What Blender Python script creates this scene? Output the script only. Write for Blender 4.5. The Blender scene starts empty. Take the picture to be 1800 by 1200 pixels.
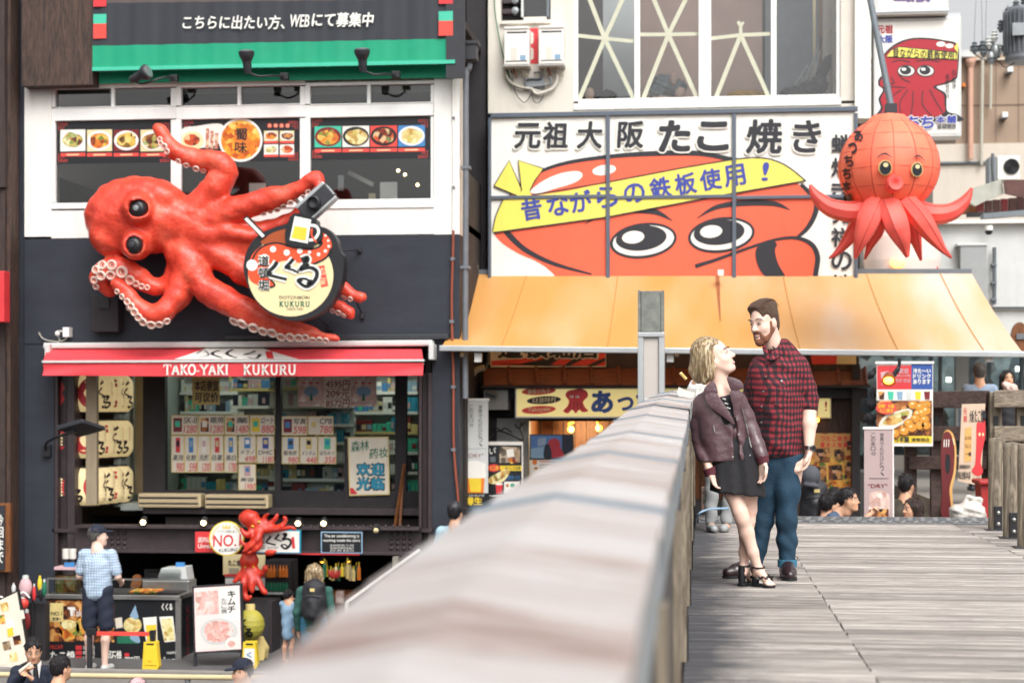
import bpy,bmesh,math,random
import numpy as np
from math import sin,cos,pi,radians,atan2,sqrt,floor
from mathutils import Vector,Matrix
from mathutils.bvhtree import BVHTree
random.seed(7)
S=bpy.context.scene
C=S.collection
# ---------------------------------------------------------------- camera, sky, sun, exposure
FPX=3000.0                       # focal length in photo pixels (1800 wide)
CAMZ=3.25                        # eye height over the street; the bridge deck is at DECK
DECK=2.16
YAW=math.atan(332/FPX)         # the bridge runs along +Y, the camera is turned a little to the left of it
CX,CY=900.0,719.0              # principal column and horizon row of the photo
cd=bpy.data.cameras.new('camera');cam=bpy.data.objects.new('camera',cd);C.objects.link(cam)
cam.location=(0,0,CAMZ);cam.rotation_euler=(pi/2,0,YAW)
cd.sensor_width=36;cd.lens=FPX/1800*36;cd.shift_y=(CY-600)/1800
cd.clip_start=0.05;cd.clip_end=400
cd.dof.use_dof=True;cd.dof.focus_distance=12.6;cd.dof.aperture_fstop=2.3
S.camera=cam
SUN=Vector((0.30,-0.62,0.80)).normalized()
w=bpy.data.worlds.new('World');S.world=w;w.use_nodes=True
nt=w.node_tree;nt.nodes.clear()
sky=nt.nodes.new('ShaderNodeTexSky');sky.sky_type='NISHITA';sky.sun_disc=False
sky.sun_elevation=math.asin(SUN.z);sky.sun_rotation=atan2(SUN.x,SUN.y)
sky.air_density=1.2;sky.dust_density=7.0
hs=nt.nodes.new('ShaderNodeHueSaturation');hs.inputs['Saturation'].default_value=0.08;hs.inputs['Value'].default_value=1.7   # bright overcast
bg=nt.nodes.new('ShaderNodeBackground');bg.inputs[1].default_value=0.15
wo=nt.nodes.new('ShaderNodeOutputWorld')
nt.links.new(sky.outputs[0],hs.inputs['Color']);nt.links.new(hs.outputs[0],bg.inputs[0]);nt.links.new(bg.outputs[0],wo.inputs[0])
sl=bpy.data.lights.new('sun','SUN');sl.energy=0.75;sl.angle=radians(25);sl.color=(1,.97,.94)
so=bpy.data.objects.new('sun',sl);C.objects.link(so);so.location=(4,-6,14)
so.rotation_euler=SUN.to_track_quat('Z','Y').to_euler()
S.view_settings.view_transform='Standard';S.view_settings.look='None'
S.view_settings.exposure=-0.08;S.view_settings.gamma=1
S.cycles.max_bounces=7;S.cycles.transparent_max_bounces=12;S.cycles.use_denoising=True
try: S.cycles.denoiser='OPENIMAGEDENOISE'
except Exception: pass
S.cycles.caustics_reflective=False;S.cycles.caustics_refractive=False
S.cycles.sample_clamp_indirect=6

# ---------------------------------------------------------------- pixel rays -> points at a real depth
RX,RY=cos(YAW),sin(YAW)
def P(px,py,Y):
    """point where the sight line through photo pixel (px,py) meets the upright plane y = Y"""
    a=(px-CX)/FPX;b=(CY-py)/FPX
    dx=-RY+RX*a;dy=RX+RY*a
    t=Y/dy
    return Vector((dx*t,Y,CAMZ+b*t))
def SC(px,Y):                     # metres per photo pixel at that place
    a=(px-CX)/FPX
    return Y/(RX+RY*a)/FPX
def PG(px,py,z):                 # point on the horizontal plane z
    a=(px-CX)/FPX;b=(CY-py)/FPX
    t=(z-CAMZ)/b
    return Vector(((-RY+RX*a)*t,(RX+RY*a)*t,z))

# ---------------------------------------------------------------- materials
def lin(h):
    if isinstance(h,tuple): return h
    o=[]
    for i in (0,2,4):
        c=int(h[i:i+2],16)/255
        o.append(c/12.92 if c <= .04045 else ((c+.055)/1.055) ** 2.4)
    return tuple(o)
MATS={}
class NG:
    def __init__(s,m): s.t=m.node_tree
    def n(s,typ,**kw):
        x=s.t.nodes.new(typ)
        for k,v in kw.items():
            if k in x.inputs: x.inputs[k].default_value=v
            else: setattr(x,k,v)
        return x
    def l(s,a,b): s.t.links.new(a,b)
def _new(name):
    m=bpy.data.materials.new(name);m.use_nodes=True
    g=NG(m);b=m.node_tree.nodes['Principled BSDF']
    MATS[name]=m
    return m,g,b
def mat(name,h,rough=.6,var=.12,sc=6,bump=0.0,bsc=None,metal=0,st=(1,1,1),emit=0,ecol=None,spec=.5,coat=0,sss=0,alpha=1,dirt=0):
    """plain surface: base colour broken up by noise, optional grain, bump, grime"""
    if name in MATS: return MATS[name]
    m,g,b=_new(name);c=lin(h)
    tc=g.n('ShaderNodeTexCoord');mp=g.n('ShaderNodeMapping');mp.inputs['Scale'].default_value=st
    g.l(tc.outputs['Object'],mp.inputs[0])
    nz=g.n('ShaderNodeTexNoise',Scale=sc,Detail=6.0,Roughness=.65);g.l(mp.outputs[0],nz.inputs['Vector'])
    rp=g.n('ShaderNodeValToRGB')
    rp.color_ramp.elements[0].position=.28;rp.color_ramp.elements[1].position=.74
    lo=tuple(max(0,x*(1-var)) for x in c);hi=tuple(min(1,x*(1+var*.7)+var*.01) for x in c)
    rp.color_ramp.elements[0].color=(*lo,1);rp.color_ramp.elements[1].color=(*hi,1)
    g.l(nz.outputs[0],rp.inputs[0]);out=rp.outputs[0]
    if dirt:
        n2=g.n('ShaderNodeTexNoise',Scale=1.7,Detail=8.0,Roughness=.7)
        m2=g.n('ShaderNodeMapping');m2.inputs['Scale'].default_value=(3.2,3.2,.35)
        g.l(tc.outputs['Object'],m2.inputs[0]);g.l(m2.outputs[0],n2.inputs['Vector'])
        r2=g.n('ShaderNodeValToRGB');r2.color_ramp.elements[0].position=.5;r2.color_ramp.elements[1].position=.78
        r2.color_ramp.elements[0].color=(0,0,0,1);r2.color_ramp.elements[1].color=(dirt,dirt,dirt,1)
        g.l(n2.outputs[0],r2.inputs[0])
        mx=g.n('ShaderNodeMix',data_type='RGBA');g.l(r2.outputs[0],mx.inputs[0]);g.l(out,mx.inputs[6])
        mx.inputs[7].default_value=(*[x*.35+.012 for x in c],1);out=mx.outputs[2]
    g.l(out,b.inputs['Base Color'])
    b.inputs['Roughness'].default_value=rough;b.inputs['Metallic'].default_value=metal
    b.inputs['Specular IOR Level'].default_value=spec;b.inputs['Coat Weight'].default_value=coat
    if sss: b.inputs['Subsurface Weight'].default_value=sss;b.inputs['Subsurface Radius'].default_value=(.02,.008,.004)
    if emit:
        b.inputs['Emission Strength'].default_value=emit
        if ecol: b.inputs['Emission Color'].default_value=(*lin(ecol),1)
        else: g.l(out,b.inputs['Emission Color'])
    if bump:
        n3=g.n('ShaderNodeTexNoise',Scale=bsc or sc*4,Detail=5.0);g.l(mp.outputs[0],n3.inputs['Vector'])
        bp=g.n('ShaderNodeBump',Strength=bump,Distance=.02);g.l(n3.outputs[0],bp.inputs['Height']);g.l(bp.outputs[0],b.inputs['Normal'])
    return m
def ramp_mat(name,cols,sc=14,rough=.5,kind='v',emit=0,st=(1,1,1),bump=.2,dist=0):
    """mottled many-coloured surface (food, photographs on posters, crowded shelves)"""
    if name in MATS: return MATS[name]
    m,g,b=_new(name)
    tc=g.n('ShaderNodeTexCoord');mp=g.n('ShaderNodeMapping');mp.inputs['Scale'].default_value=st
    mp.inputs['Location'].default_value=(random.random()*9,random.random()*9,random.random()*9)
    g.l(tc.outputs['Object'],mp.inputs[0])
    nz=g.n('ShaderNodeTexNoise',Scale=sc,Detail=4.0,Distortion=float(dist));g.l(mp.outputs[0],nz.inputs['Vector'])
    src=nz.outputs[0]
    if kind == 'v':
        vo=g.n('ShaderNodeTexVoronoi',Scale=sc*1.6);g.l(mp.outputs[0],vo.inputs['Vector'])
        sp=g.n('ShaderNodeSeparateColor');g.l(vo.outputs['Color'],sp.inputs[0])
        mx=g.n('ShaderNodeMix');mx.inputs[0].default_value=.45
        g.l(sp.outputs[0],mx.inputs[2]);g.l(nz.outputs[0],mx.inputs[3]);src=mx.outputs[0]
    rp=g.n('ShaderNodeValToRGB');e=rp.color_ramp.elements
    n=len(cols)
    for i,h in enumerate(cols):
        p=.25+.5*i/max(1,n-1)
        if i < 2: el=e[i];el.position=p
        else: el=e.new(p)
        el.color=(*lin(h),1)
    g.l(src,rp.inputs[0]);g.l(rp.outputs[0],b.inputs['Base Color']);b.inputs['Roughness'].default_value=rough
    if emit: b.inputs['Emission Strength'].default_value=emit;g.l(rp.outputs[0],b.inputs['Emission Color'])
    if bump:
        bp=g.n('ShaderNodeBump',Strength=bump,Distance=.01);g.l(src,bp.inputs['Height']);g.l(bp.outputs[0],b.inputs['Normal'])
    return m
def glass_mat(name,tint='ffffff',refl=1.0,rough=0.0):
    if name in MATS: return MATS[name]
    m,g,b=_new(name);m.node_tree.nodes.remove(b)
    o=m.node_tree.nodes['Material Output']
    tr=g.n('ShaderNodeBsdfTransparent');tr.inputs[0].default_value=(*lin(tint),1)
    gl=g.n('ShaderNodeBsdfGlossy');gl.inputs['Roughness'].default_value=rough
    fr=g.n('ShaderNodeFresnel',IOR=1.5);mu=g.n('ShaderNodeMath',operation='MULTIPLY');mu.inputs[1].default_value=refl
    mx=g.n('ShaderNodeMixShader');g.l(fr.outputs[0],mu.inputs[0]);g.l(mu.outputs[0],mx.inputs[0])
    g.l(tr.outputs[0],mx.inputs[1]);g.l(gl.outputs[0],mx.inputs[2]);g.l(mx.outputs[0],o.inputs[0])
    return m
def wood_mat(name,h1,h2,axis='Z',sc=5,rough=.65,bump=.25,stretch=14,knots=True):
    if name in MATS: return MATS[name]
    m,g,b=_new(name)
    tc=g.n('ShaderNodeTexCoord');mp=g.n('ShaderNodeMapping')
    s=[stretch]*3;s['XYZ'.index(axis)]=1.0;mp.inputs['Scale'].default_value=s
    g.l(tc.outputs['Object'],mp.inputs[0])
    n1=g.n('ShaderNodeTexNoise',Scale=float(sc),Detail=8.0,Roughness=.7,Distortion=1.2);g.l(mp.outputs[0],n1.inputs['Vector'])
    rp=g.n('ShaderNodeValToRGB');rp.color_ramp.elements[0].position=.33;rp.color_ramp.elements[1].position=.68
    rp.color_ramp.elements[0].color=(*lin(h1),1);rp.color_ramp.elements[1].color=(*lin(h2),1)
    g.l(n1.outputs[0],rp.inputs[0]);g.l(rp.outputs[0],b.inputs['Base Color']);b.inputs['Roughness'].default_value=rough
    bp=g.n('ShaderNodeBump',Strength=bump,Distance=.01);g.l(n1.outputs[0],bp.inputs['Height']);g.l(bp.outputs[0],b.inputs['Normal'])
    return m

# ---------------------------------------------------------------- mesh builder
def cr(pts,closed=True,n=6):
    """Catmull-Rom through points of any dimension"""
    pts=[tuple(p) for p in pts];L=len(pts);out=[]
    rng=range(L) if closed else range(L-1)
    for i in rng:
        if closed: a,b,c,d=pts[i-1],pts[i],pts[(i+1) % L],pts[(i+2) % L]
        else: a,b,c,d=pts[max(i-1,0)],pts[i],pts[i+1],pts[min(i+2,L-1)]
        for k in range(n):
            t=k/n
            out.append(tuple(.5*(2*q+(r-p)*t+(2*p-5*q+4*r-s)*t*t+(3*q-p-3*r+s)*t ** 3) for p,q,r,s in zip(a,b,c,d)))
    if not closed: out.append(pts[-1])
    return out
def circ(cx,cy,rx,ry=None,n=28,rot=0,a0=0,a1=2*pi):
    ry=rx if ry is None else ry;o=[]
    full=abs(a1-a0-2*pi) < 1e-6
    for i in range(n if full else n+1):
        a=a0+(a1-a0)*i/n;x,y=rx*cos(a),ry*sin(a)
        o.append((cx+x*cos(rot)-y*sin(rot),cy+x*sin(rot)+y*cos(rot)))
    return o
_TC={}
def text_geo(s,off=0.0):
    k=(s,off)
    if k in _TC: return _TC[k]
    cu=bpy.data.curves.new('t','FONT');cu.body=s;cu.size=1;cu.offset=off;cu.resolution_u=3
    ob=bpy.data.objects.new('t',cu)
    me=ob.to_mesh()
    v=[(p.co.x,p.co.y) for p in me.vertices];f=[tuple(q.vertices) for q in me.polygons]
    ob.to_mesh_clear();bpy.data.objects.remove(ob);bpy.data.curves.remove(cu)
    if not v: v=[(0,0),(1,0),(1,1)];f=[]
    x0=min(a for a,b in v);x1=max(a for a,b in v);y0=min(b for a,b in v);y1=max(b for a,b in v)
    _TC[k]=(v,f,x0,x1,y0,y1)
    return _TC[k]
class MB:
    def __init__(s): s.v=[];s.f=[];s.m=[];s.mi=[]
    def _m(s,m):
        m=MATS[m] if isinstance(m,str) else m
        if m not in s.m: s.m.append(m)
        return s.m.index(m)
    def add(s,vs,fs,m):
        k=len(s.v);s.v += [tuple(p) for p in vs];i=s._m(m)
        for f in fs: s.f.append(tuple(q+k for q in f));s.mi.append(i)
        return s
    def box(s,x0,x1,y0,y1,z0,z1,m):
        v=[(x,y,z) for x in (x0,x1) for y in (y0,y1) for z in (z0,z1)]
        return s.add(v,[(0,1,3,2),(4,6,7,5),(0,4,5,1),(2,3,7,6),(0,2,6,4),(1,5,7,3)],m)
    def bp(s,px0,py0,px1,py1,Y0,Y1,m):      # box whose front face covers that pixel rectangle at depth Y0
        a,b,c=P(px0,py0,Y0),P(px1,py1,Y0),(px0+px1)/2;a.z=P(c,py0,Y0).z;b.z=P(c,py1,Y0).z
        return s.box(min(a.x,b.x),max(a.x,b.x),Y0,Y1,min(a.z,b.z),max(a.z,b.z),m)
    def obox(s,c,ax,ay,az,m):                  # centre and three half-axis vectors
        c,ax,ay,az=map(Vector,(c,ax,ay,az))
        v=[c+ax*i+ay*j+az*k for i in (-1,1) for j in (-1,1) for k in (-1,1)]
        return s.add(v,[(0,1,3,2),(4,6,7,5),(0,4,5,1),(2,3,7,6),(0,2,6,4),(1,5,7,3)],m)
    def beam(s,a,b,wd,th,m,up=(0,0,1)):     # straight bar between two points
        a,b=Vector(a),Vector(b);d=(b-a);L=d.length;d.normalize()
        sd=d.cross(Vector(up));
        if sd.length < 1e-4: sd=d.cross(Vector((1,0,0)))
        sd.normalize();u=sd.cross(d)
        return s.obox((a+b)/2,d*L/2,sd*wd/2,u*th/2,m)
    def face(s,pts,m): return s.add(pts,[tuple(range(len(pts)))],m)
    def flat(s,px,Y,m): return s.face([P(x,y,Y) for x,y in px],m)          # flat paint on a board at depth Y
    def rect(s,x0,y0,x1,y1,Y,m):
        a,b,c=P(x0,y0,Y).x,P(x1,y0,Y).x,(x0+x1)/2;z1,z0=P(c,y0,Y).z,P(c,y1,Y).z
        return s.face([(a,Y,z0),(b,Y,z0),(b,Y,z1),(a,Y,z1)],m)
    def prism(s,pts,vec,m,ms=None):
        pts=[Vector(p) for p in pts];vec=Vector(vec);n=len(pts)
        s.add(pts,[tuple(range(n))],m);s.add([p+vec for p in pts],[tuple(range(n))[::-1]],ms or m)
        s.add(pts+[p+vec for p in pts],[(i,(i+1) % n,n+(i+1) % n,n+i) for i in range(n)],ms or m)
        return s
    def plate(s,px,Y,th,m,ms=None): return s.prism([P(x,y,Y) for x,y in px],(0,th,0),m,ms)
    def ribbon(s,px,wpx,Y,m):                    # painted stroke along a pixel polyline, width per point
        n=len(px);ws=wpx if isinstance(wpx,(list,tuple)) else [wpx]*n
        L=[];R=[]
        for i,(x,y) in enumerate(px):
            a=px[max(i-1,0)];b=px[min(i+1,n-1)]
            dx,dy=b[0]-a[0],b[1]-a[1];q=math.hypot(dx,dy) or 1
            nx,ny=-dy/q*ws[i]/2,dx/q*ws[i]/2
            L.append(P(x+nx,y+ny,Y));R.append(P(x-nx,y-ny,Y))
        return s.add(L+R,[(i,i+1,n+i+1,n+i) for i in range(n-1)],m)
    def tube(s,pts,r,m,n=10,caps=True,sq=1.0):
        pts=[Vector(p) for p in pts];N=len(pts);r=r if isinstance(r,(list,tuple)) else [r]*N
        t0=(pts[1]-pts[0]).normalized();u=t0.cross(Vector((0,0,1)))
        if u.length < 1e-3: u=t0.cross(Vector((1,0,0)))
        u.normalize();V=[];
        for i,p in enumerate(pts):
            t=(pts[min(i+1,N-1)]-pts[max(i-1,0)])
            if t.length > 1e-9:
                t.normalize();u=u-t*u.dot(t)
                if u.length < 1e-6: u=t.orthogonal()
                u.normalize()
            w_=t.cross(u)
            for k in range(n):
                a=2*pi*k/n;V.append(p+(u*cos(a)+w_*sin(a)*sq)*r[i])
        F=[(i*n+k,i*n+(k+1) % n,(i+1)*n+(k+1) % n,(i+1)*n+k) for i in range(N-1) for k in range(n)]
        if caps: F += [tuple(range(n))[::-1],tuple((N-1)*n+k for k in range(n))]
        return s.add(V,F,m)
    def lathe(s,prof,c,m,n=24,ax=(0,0,1),ms=None):   # profile (radius, height along ax)
        ax=Vector(ax).normalized();u=ax.orthogonal().normalized();w_=ax.cross(u);c=Vector(c);V=[]
        for r,h in prof:
            for k in range(n):
                a=2*pi*k/n;V.append(c+ax*h+(u*cos(a)+w_*sin(a))*r)
        for i in range(len(prof)-1):
            mm=ms[i] if ms else m
            kk=len(s.v);
            s.add([V[i*n+k] for k in range(n)]+[V[(i+1)*n+k] for k in range(n)],[(k,(k+1) % n,n+(k+1) % n,n+k) for k in range(n)],mm)
        return s
    def ell(s,c,r,m,nu=18,nv=11,M3=None):
        c=Vector(c);r=(r,r,r) if isinstance(r,(int,float)) else r;V=[]
        for j in range(nv+1):
            t=pi*j/nv
            for i in range(nu):
                a=2*pi*i/nu;p=Vector((r[0]*sin(t)*cos(a),r[1]*sin(t)*sin(a),r[2]*cos(t)))
                V.append(c+(M3 @ p if M3 else p))
        F=[(j*nu+i,j*nu+(i+1) % nu,(j+1)*nu+(i+1) % nu,(j+1)*nu+i) for j in range(nv) for i in range(nu)]
        return s.add(V,F,m)
    def txt(s,t,x0,y0,x1,y1,Y,m,b=.0,slant=0,rot=0,fit='wh',fn=None):
        """lettering filling the pixel box on an upright board at depth Y (or mapped by fn)"""
        if b > .012:                                  # heavier strokes: overlaid copies, a hair apart in depth
            n=6 if b < .05 else 10;r=b*min(abs(y1-y0),abs(x1-x0)/max(1,len(t)));g=fn
            for i in range(n):
                a=2*pi*i/n;ex=r*cos(a);ey=r*sin(a)
                if g: s.txt(t,x0+ex+r,y0+ey+r,x1+ex-r,y1+ey-r,Y,m,0,slant,rot,fit,lambda u,v,i=i: (lambda q: q+(EYE-q).normalized()*.0002*i)(g(u,v)))
                else: s.txt(t,x0+ex+r,y0+ey+r,x1+ex-r,y1+ey-r,Y-.0002*i,m,0,slant,rot,fit)
            return s
        v,f,a0,a1,b0,b1=text_geo(t,b)
        if fit == 'h':                                # keep the proportions, centred
            k=min((x1-x0)/(a1-a0),(y1-y0)/(b1-b0));cx,cy=(x0+x1)/2,(y0+y1)/2
            hw,hh=(a1-a0)*k/2,(b1-b0)*k/2;x0,x1,y0,y1=cx-hw,cx+hw,cy-hh,cy+hh
        cx,cy=(x0+x1)/2,(y0+y1)/2;o=[]
        for x,y in v:
            qx=(x-a0)/(a1-a0)*(x1-x0)+x0;qy=y1-(y-b0)/(b1-b0)*(y1-y0)
            qx += (y1-qy)*slant
            if rot: dx,dy=qx-cx,qy-cy;qx,qy=cx+dx*cos(rot)-dy*sin(rot),cy+dx*sin(rot)+dy*cos(rot)
            o.append(fn(qx,qy) if fn else P(qx,qy,Y))
        return s.add(o,f,m)
    def vtxt(s,t,x0,y0,x1,y1,Y,m,b=.0,rot=0,fn=None):     # vertical Japanese lettering
        n=len(t);h=(y1-y0)/n
        for i,c in enumerate(t):
            if c != ' ':
                small=c in 'っょゃゅ、。'
                q=.22 if small else .06
                s.txt(c,x0+(x1-x0)*q,y0+h*i+h*q,x1,y0+h*(i+1)-h*.05,Y,m,b,fn=fn)
        return s
    def build(s,name,parent=None,label=None,cat=None,group=None,kind=None,smooth=None,bevel=0,local=False,seg=2):
        me=bpy.data.meshes.new(name);o=bpy.data.objects.new(name,me);C.objects.link(o)
        org=Vector((0,0,0))
        if parent is not None:
            o.parent=parent
            if not local: org=worg(parent)
        elif s.v and not local:
            V=np.array(s.v);a,b=V.min(0),V.max(0);org=Vector(((a[0]+b[0])/2,(a[1]+b[1])/2,a[2]));o.location=org
        me.from_pydata([(p[0]-org.x,p[1]-org.y,p[2]-org.z) for p in s.v],[],s.f)
        for m in s.m: me.materials.append(m)
        me.polygons.foreach_set('material_index',s.mi)
        if smooth is not None:
            me.shade_smooth()
            if smooth < 179: me.set_sharp_from_angle(angle=radians(smooth))
        me.update()
        if bevel:
            md=o.modifiers.new('bevel','BEVEL');md.width=bevel;md.segments=seg;md.limit_method='ANGLE';md.harden_normals=False
        tag(o,label,cat,group,kind)
        return o
def worg(o):
    p=Vector((0,0,0))
    while o is not None: p=p+o.location;o=o.parent
    return p
def tag(o,label=None,cat=None,group=None,kind=None):
    if label: o['label']=label
    if cat: o['category']=cat
    if group: o['group']=group
    if kind: o['kind']=kind
    return o
def thing(name,label,cat,loc=(0,0,0),group=None,rz=0):
    o=bpy.data.objects.new(name,None);C.objects.link(o);o.location=loc;o.rotation_euler=(0,0,rz)
    o.empty_display_size=.2
    return tag(o,label,cat,group)
def copy_tree(o,loc,label=None,parent=None,**kw):
    c=o.copy();C.objects.link(c);c.parent=parent
    if parent is None:
        c.location=loc
        if label: c['label']=label
        for k,v in kw.items(): setattr(c,k,v)
    for ch in [x for x in o.children]: copy_tree(ch,None,None,c)
    return c

# ---------------------------------------------------------------- smooth-blended volumes -> one continuous surface (surface nets)
class SDF:
    def __init__(s,k=.03): s.p=[];s.k=k
    def cone(s,a,b,ra,rb=None,k=None): s.p.append(('c',Vector(a),Vector(b),ra,ra if rb is None else rb,k,0));return s
    def ball(s,c,r,k=None): return s.cone(c,(c[0],c[1],c[2]+1e-5),r,r,k)
    def ell(s,c,r,k=None,M3=None): s.p.append(('e',Vector(c),r,M3,None,k,0));return s
    def cut(s,k=.01): t=list(s.p[-1]);t[6]=1;t[5]=k;s.p[-1]=tuple(t);return s
    def chain(s,pts,rs,k=None):
        for i in range(len(pts)-1): s.cone(pts[i],pts[i+1],rs[i],rs[i+1],k)
        return s
    def plane(s,pt,nrm,k=.004): s.p.append(('p',Vector(pt),Vector(nrm).normalized(),0,None,k,2));return s   # keep the side opposite to nrm
    def mesh(s,h,wr=None,pad=.03):
        lo=np.full(3,1e9);hi=-lo
        for q in s.p:
            if q[6]: continue
            if q[0] == 'c':
                for c,r in ((q[1],q[3]),(q[2],q[4])): lo=np.minimum(lo,np.array(c)-r);hi=np.maximum(hi,np.array(c)+r)
            else:
                r=np.full(3,max(q[2])) if q[3] is not None else np.array(q[2]);lo=np.minimum(lo,np.array(q[1])-r);hi=np.maximum(hi,np.array(q[1])+r)
        lo -= pad+2*h;hi += pad+2*h
        n=np.ceil((hi-lo)/h).astype(int)+1
        D=np.full(n,1.0,np.float32)
        G=[lo[i]+h*np.arange(n[i]) for i in range(3)]
        for q in s.p:
            k=q[5] if q[5] is not None else s.k;mg=k+3*h
            if q[0] == 'c': a=np.minimum(np.array(q[1])-q[3],np.array(q[2])-q[4]);b=np.maximum(np.array(q[1])+q[3],np.array(q[2])+q[4])
            elif q[0] == 'e': r=np.full(3,max(q[2])) if q[3] is not None else np.array(q[2]);a=np.array(q[1])-r;b=np.array(q[1])+r
            else: a,b=lo,hi
            i0=np.clip(np.floor((a-mg-lo)/h).astype(int),0,n-1);i1=np.clip(np.ceil((b+mg-lo)/h).astype(int)+1,1,n)
            if (i1 <= i0).any(): continue
            X=G[0][i0[0]:i1[0],None,None];Y=G[1][None,i0[1]:i1[1],None];Z=G[2][None,None,i0[2]:i1[2]]
            if q[0] == 'c':
                A,B=np.array(q[1]),np.array(q[2]);ab=B-A;L=ab @ ab+1e-12
                t=np.clip(((X-A[0])*ab[0]+(Y-A[1])*ab[1]+(Z-A[2])*ab[2])/L,0,1)
                d=np.sqrt((X-A[0]-t*ab[0]) ** 2+(Y-A[1]-t*ab[1]) ** 2+(Z-A[2]-t*ab[2]) ** 2)-(q[3]+(q[4]-q[3])*t)
            elif q[0] == 'e':
                c=np.array(q[1]);x,y,z=X-c[0],Y-c[1],Z-c[2]
                if q[3] is not None:
                    R=np.array(q[3]).T;x,y,z=(R[i,0]*x+R[i,1]*y+R[i,2]*z for i in range(3))
                r=q[2];k0=np.sqrt((x/r[0]) ** 2+(y/r[1]) ** 2+(z/r[2]) ** 2)
                k1=np.sqrt((x/r[0] ** 2) ** 2+(y/r[1] ** 2) ** 2+(z/r[2] ** 2) ** 2)+1e-9
                d=k0*(k0-1)/k1
            else:
                d=(X-q[1].x)*q[2].x+(Y-q[1].y)*q[2].y+(Z-q[1].z)*q[2].z
            sub=D[i0[0]:i1[0],i0[1]:i1[1],i0[2]:i1[2]]
            if q[6] == 1: d=-d
            k=max(k,1e-5)
            if q[6]:
                hh=np.clip(.5-.5*(sub-d)/k,0,1);sub[...]=sub*(1-hh)+d*hh+k*hh*(1-hh)
            else:
                hh=np.clip(.5+.5*(sub-d)/k,0,1);sub[...]=sub*(1-hh)+d*hh-k*hh*(1-hh)
        if wr is not None:
            X,Y,Z=np.meshgrid(*G,indexing='ij',sparse=True);D += wr(X,Y,Z).astype(np.float32)
        return nets(D,lo,h)
def nets(D,lo,h):
    s=D < 0;a=s[:-1,:-1,:-1]
    n=np.array(D.shape)-1
    cnt=np.zeros(n,np.int8)
    cs=[(i,j,k) for i in (0,1) for j in (0,1) for k in (0,1)]
    sl=lambda A,c: A[c[0]:c[0]+n[0],c[1]:c[1]+n[1],c[2]:c[2]+n[2]]
    for c in cs: cnt += sl(s,c)
    act=(cnt > 0) & (cnt < 8);I=np.argwhere(act)
    if len(I) == 0: return [],[]
    idx=np.full(n,-1,np.int32);idx[act]=np.arange(len(I))
    pos=np.zeros((len(I),3));num=np.zeros(len(I))
    val={c: D[I[:,0]+c[0],I[:,1]+c[1],I[:,2]+c[2]] for c in cs}
    for c in cs:
        for ax in range(3):
            if c[ax]: continue
            e=list(c);e[ax]=1;e=tuple(e)
            va,vb=val[c],val[e];m=(va < 0) != (vb < 0)
            t=np.where(m,va/np.where(m,va-vb,1),0)
            p=np.tile(np.array(c,float),(len(I),1));p[:,ax] += t
            pos[m] += p[m];num[m] += 1
    V=lo+h*(I+pos/num[:,None])
    F=[]
    for ax in range(3):
        u,w_=[(1,2),(2,0),(0,1)][ax]
        A=[slice(None)]*3;B=[slice(None)]*3
        A[ax]=slice(0,-1);B[ax]=slice(1,None)
        ch=s[tuple(A)] != s[tuple(B)]
        E=np.argwhere(ch);E=E[(E[:,u] > 0) & (E[:,w_] > 0) & (E[:,u] < n[u]) & (E[:,w_] < n[w_])]
        sg=s[E[:,0],E[:,1],E[:,2]]
        du=np.zeros(3,int);du[u]=1;dw=np.zeros(3,int);dw[w_]=1
        q=[idx[tuple((E-o).T)] for o in (0*du,du,du+dw,dw)]
        q=np.stack(q,1);q[~sg]=q[~sg][:,::-1];F.append(q)
    F=np.concatenate(F);F=F[(F >= 0).all(1)]
    return V,F
def organic(name,sdf,h,m,parent=None,wr=None,relax=1,local=False,fm=None,**kw):
    """one continuous smooth mesh from an SDF; fm(centres)->material index array"""
    V,F=sdf.mesh(h,wr)
    V=np.asarray(V)
    for _ in range(relax):                                # light relaxation removes the grid's steps
        acc=np.zeros_like(V);c=np.zeros(len(V))
        for i in range(4):
            np.add.at(acc,F[:,i],V[F[:,(i+1) % 4]]);np.add.at(acc,F[:,i],V[F[:,i-1]]);np.add.at(c,F[:,i],2)
        V=V*.5+.5*acc/np.maximum(c,1)[:,None]
    ms=m if isinstance(m,(list,tuple)) else [m]
    ms=[MATS[x] if isinstance(x,str) else x for x in ms]
    me=bpy.data.meshes.new(name);o=bpy.data.objects.new(name,me);C.objects.link(o);org=np.zeros(3)
    if parent is not None:
        o.parent=parent
        if not local: org=np.array(worg(parent))
    elif not local:
        a,b=V.min(0),V.max(0);org=np.array([(a[0]+b[0])/2,(a[1]+b[1])/2,a[2]]);o.location=org
    me.from_pydata((V-org).tolist(),[],F.tolist())
    for q in ms: me.materials.append(q)
    if fm is not None: me.polygons.foreach_set('material_index',fm(V[F].mean(1)).astype(np.int32))
    me.shade_smooth();me.update()
    tag(o,kw.get('label'),kw.get('cat'),kw.get('group'),kw.get('kind'))
    o_bvh[o.name]=(V,F)
    return o
o_bvh={}
EYE=Vector((0,0,CAMZ))
def hit(o,px,py):
    """where the sight line through a photo pixel meets an organic surface (world space meshes)"""
    V,F=o_bvh[o.name]
    key='_t' +o.name
    if key not in o_bvh: o_bvh[key]=BVHTree.FromPolygons([tuple(p) for p in V],[tuple(int(i) for i in f) for f in F])
    d=(P(px,py,10)-EYE).normalized()
    r=o_bvh[key].ray_cast(EYE,d)
    return (r[0],r[1]) if r[0] is not None else (None,None)
def M3(rx=0,ry=0,rz=0): return Matrix.Rotation(rz,3,'Z') @ Matrix.Rotation(ry,3,'Y') @ Matrix.Rotation(rx,3,'X')
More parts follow.
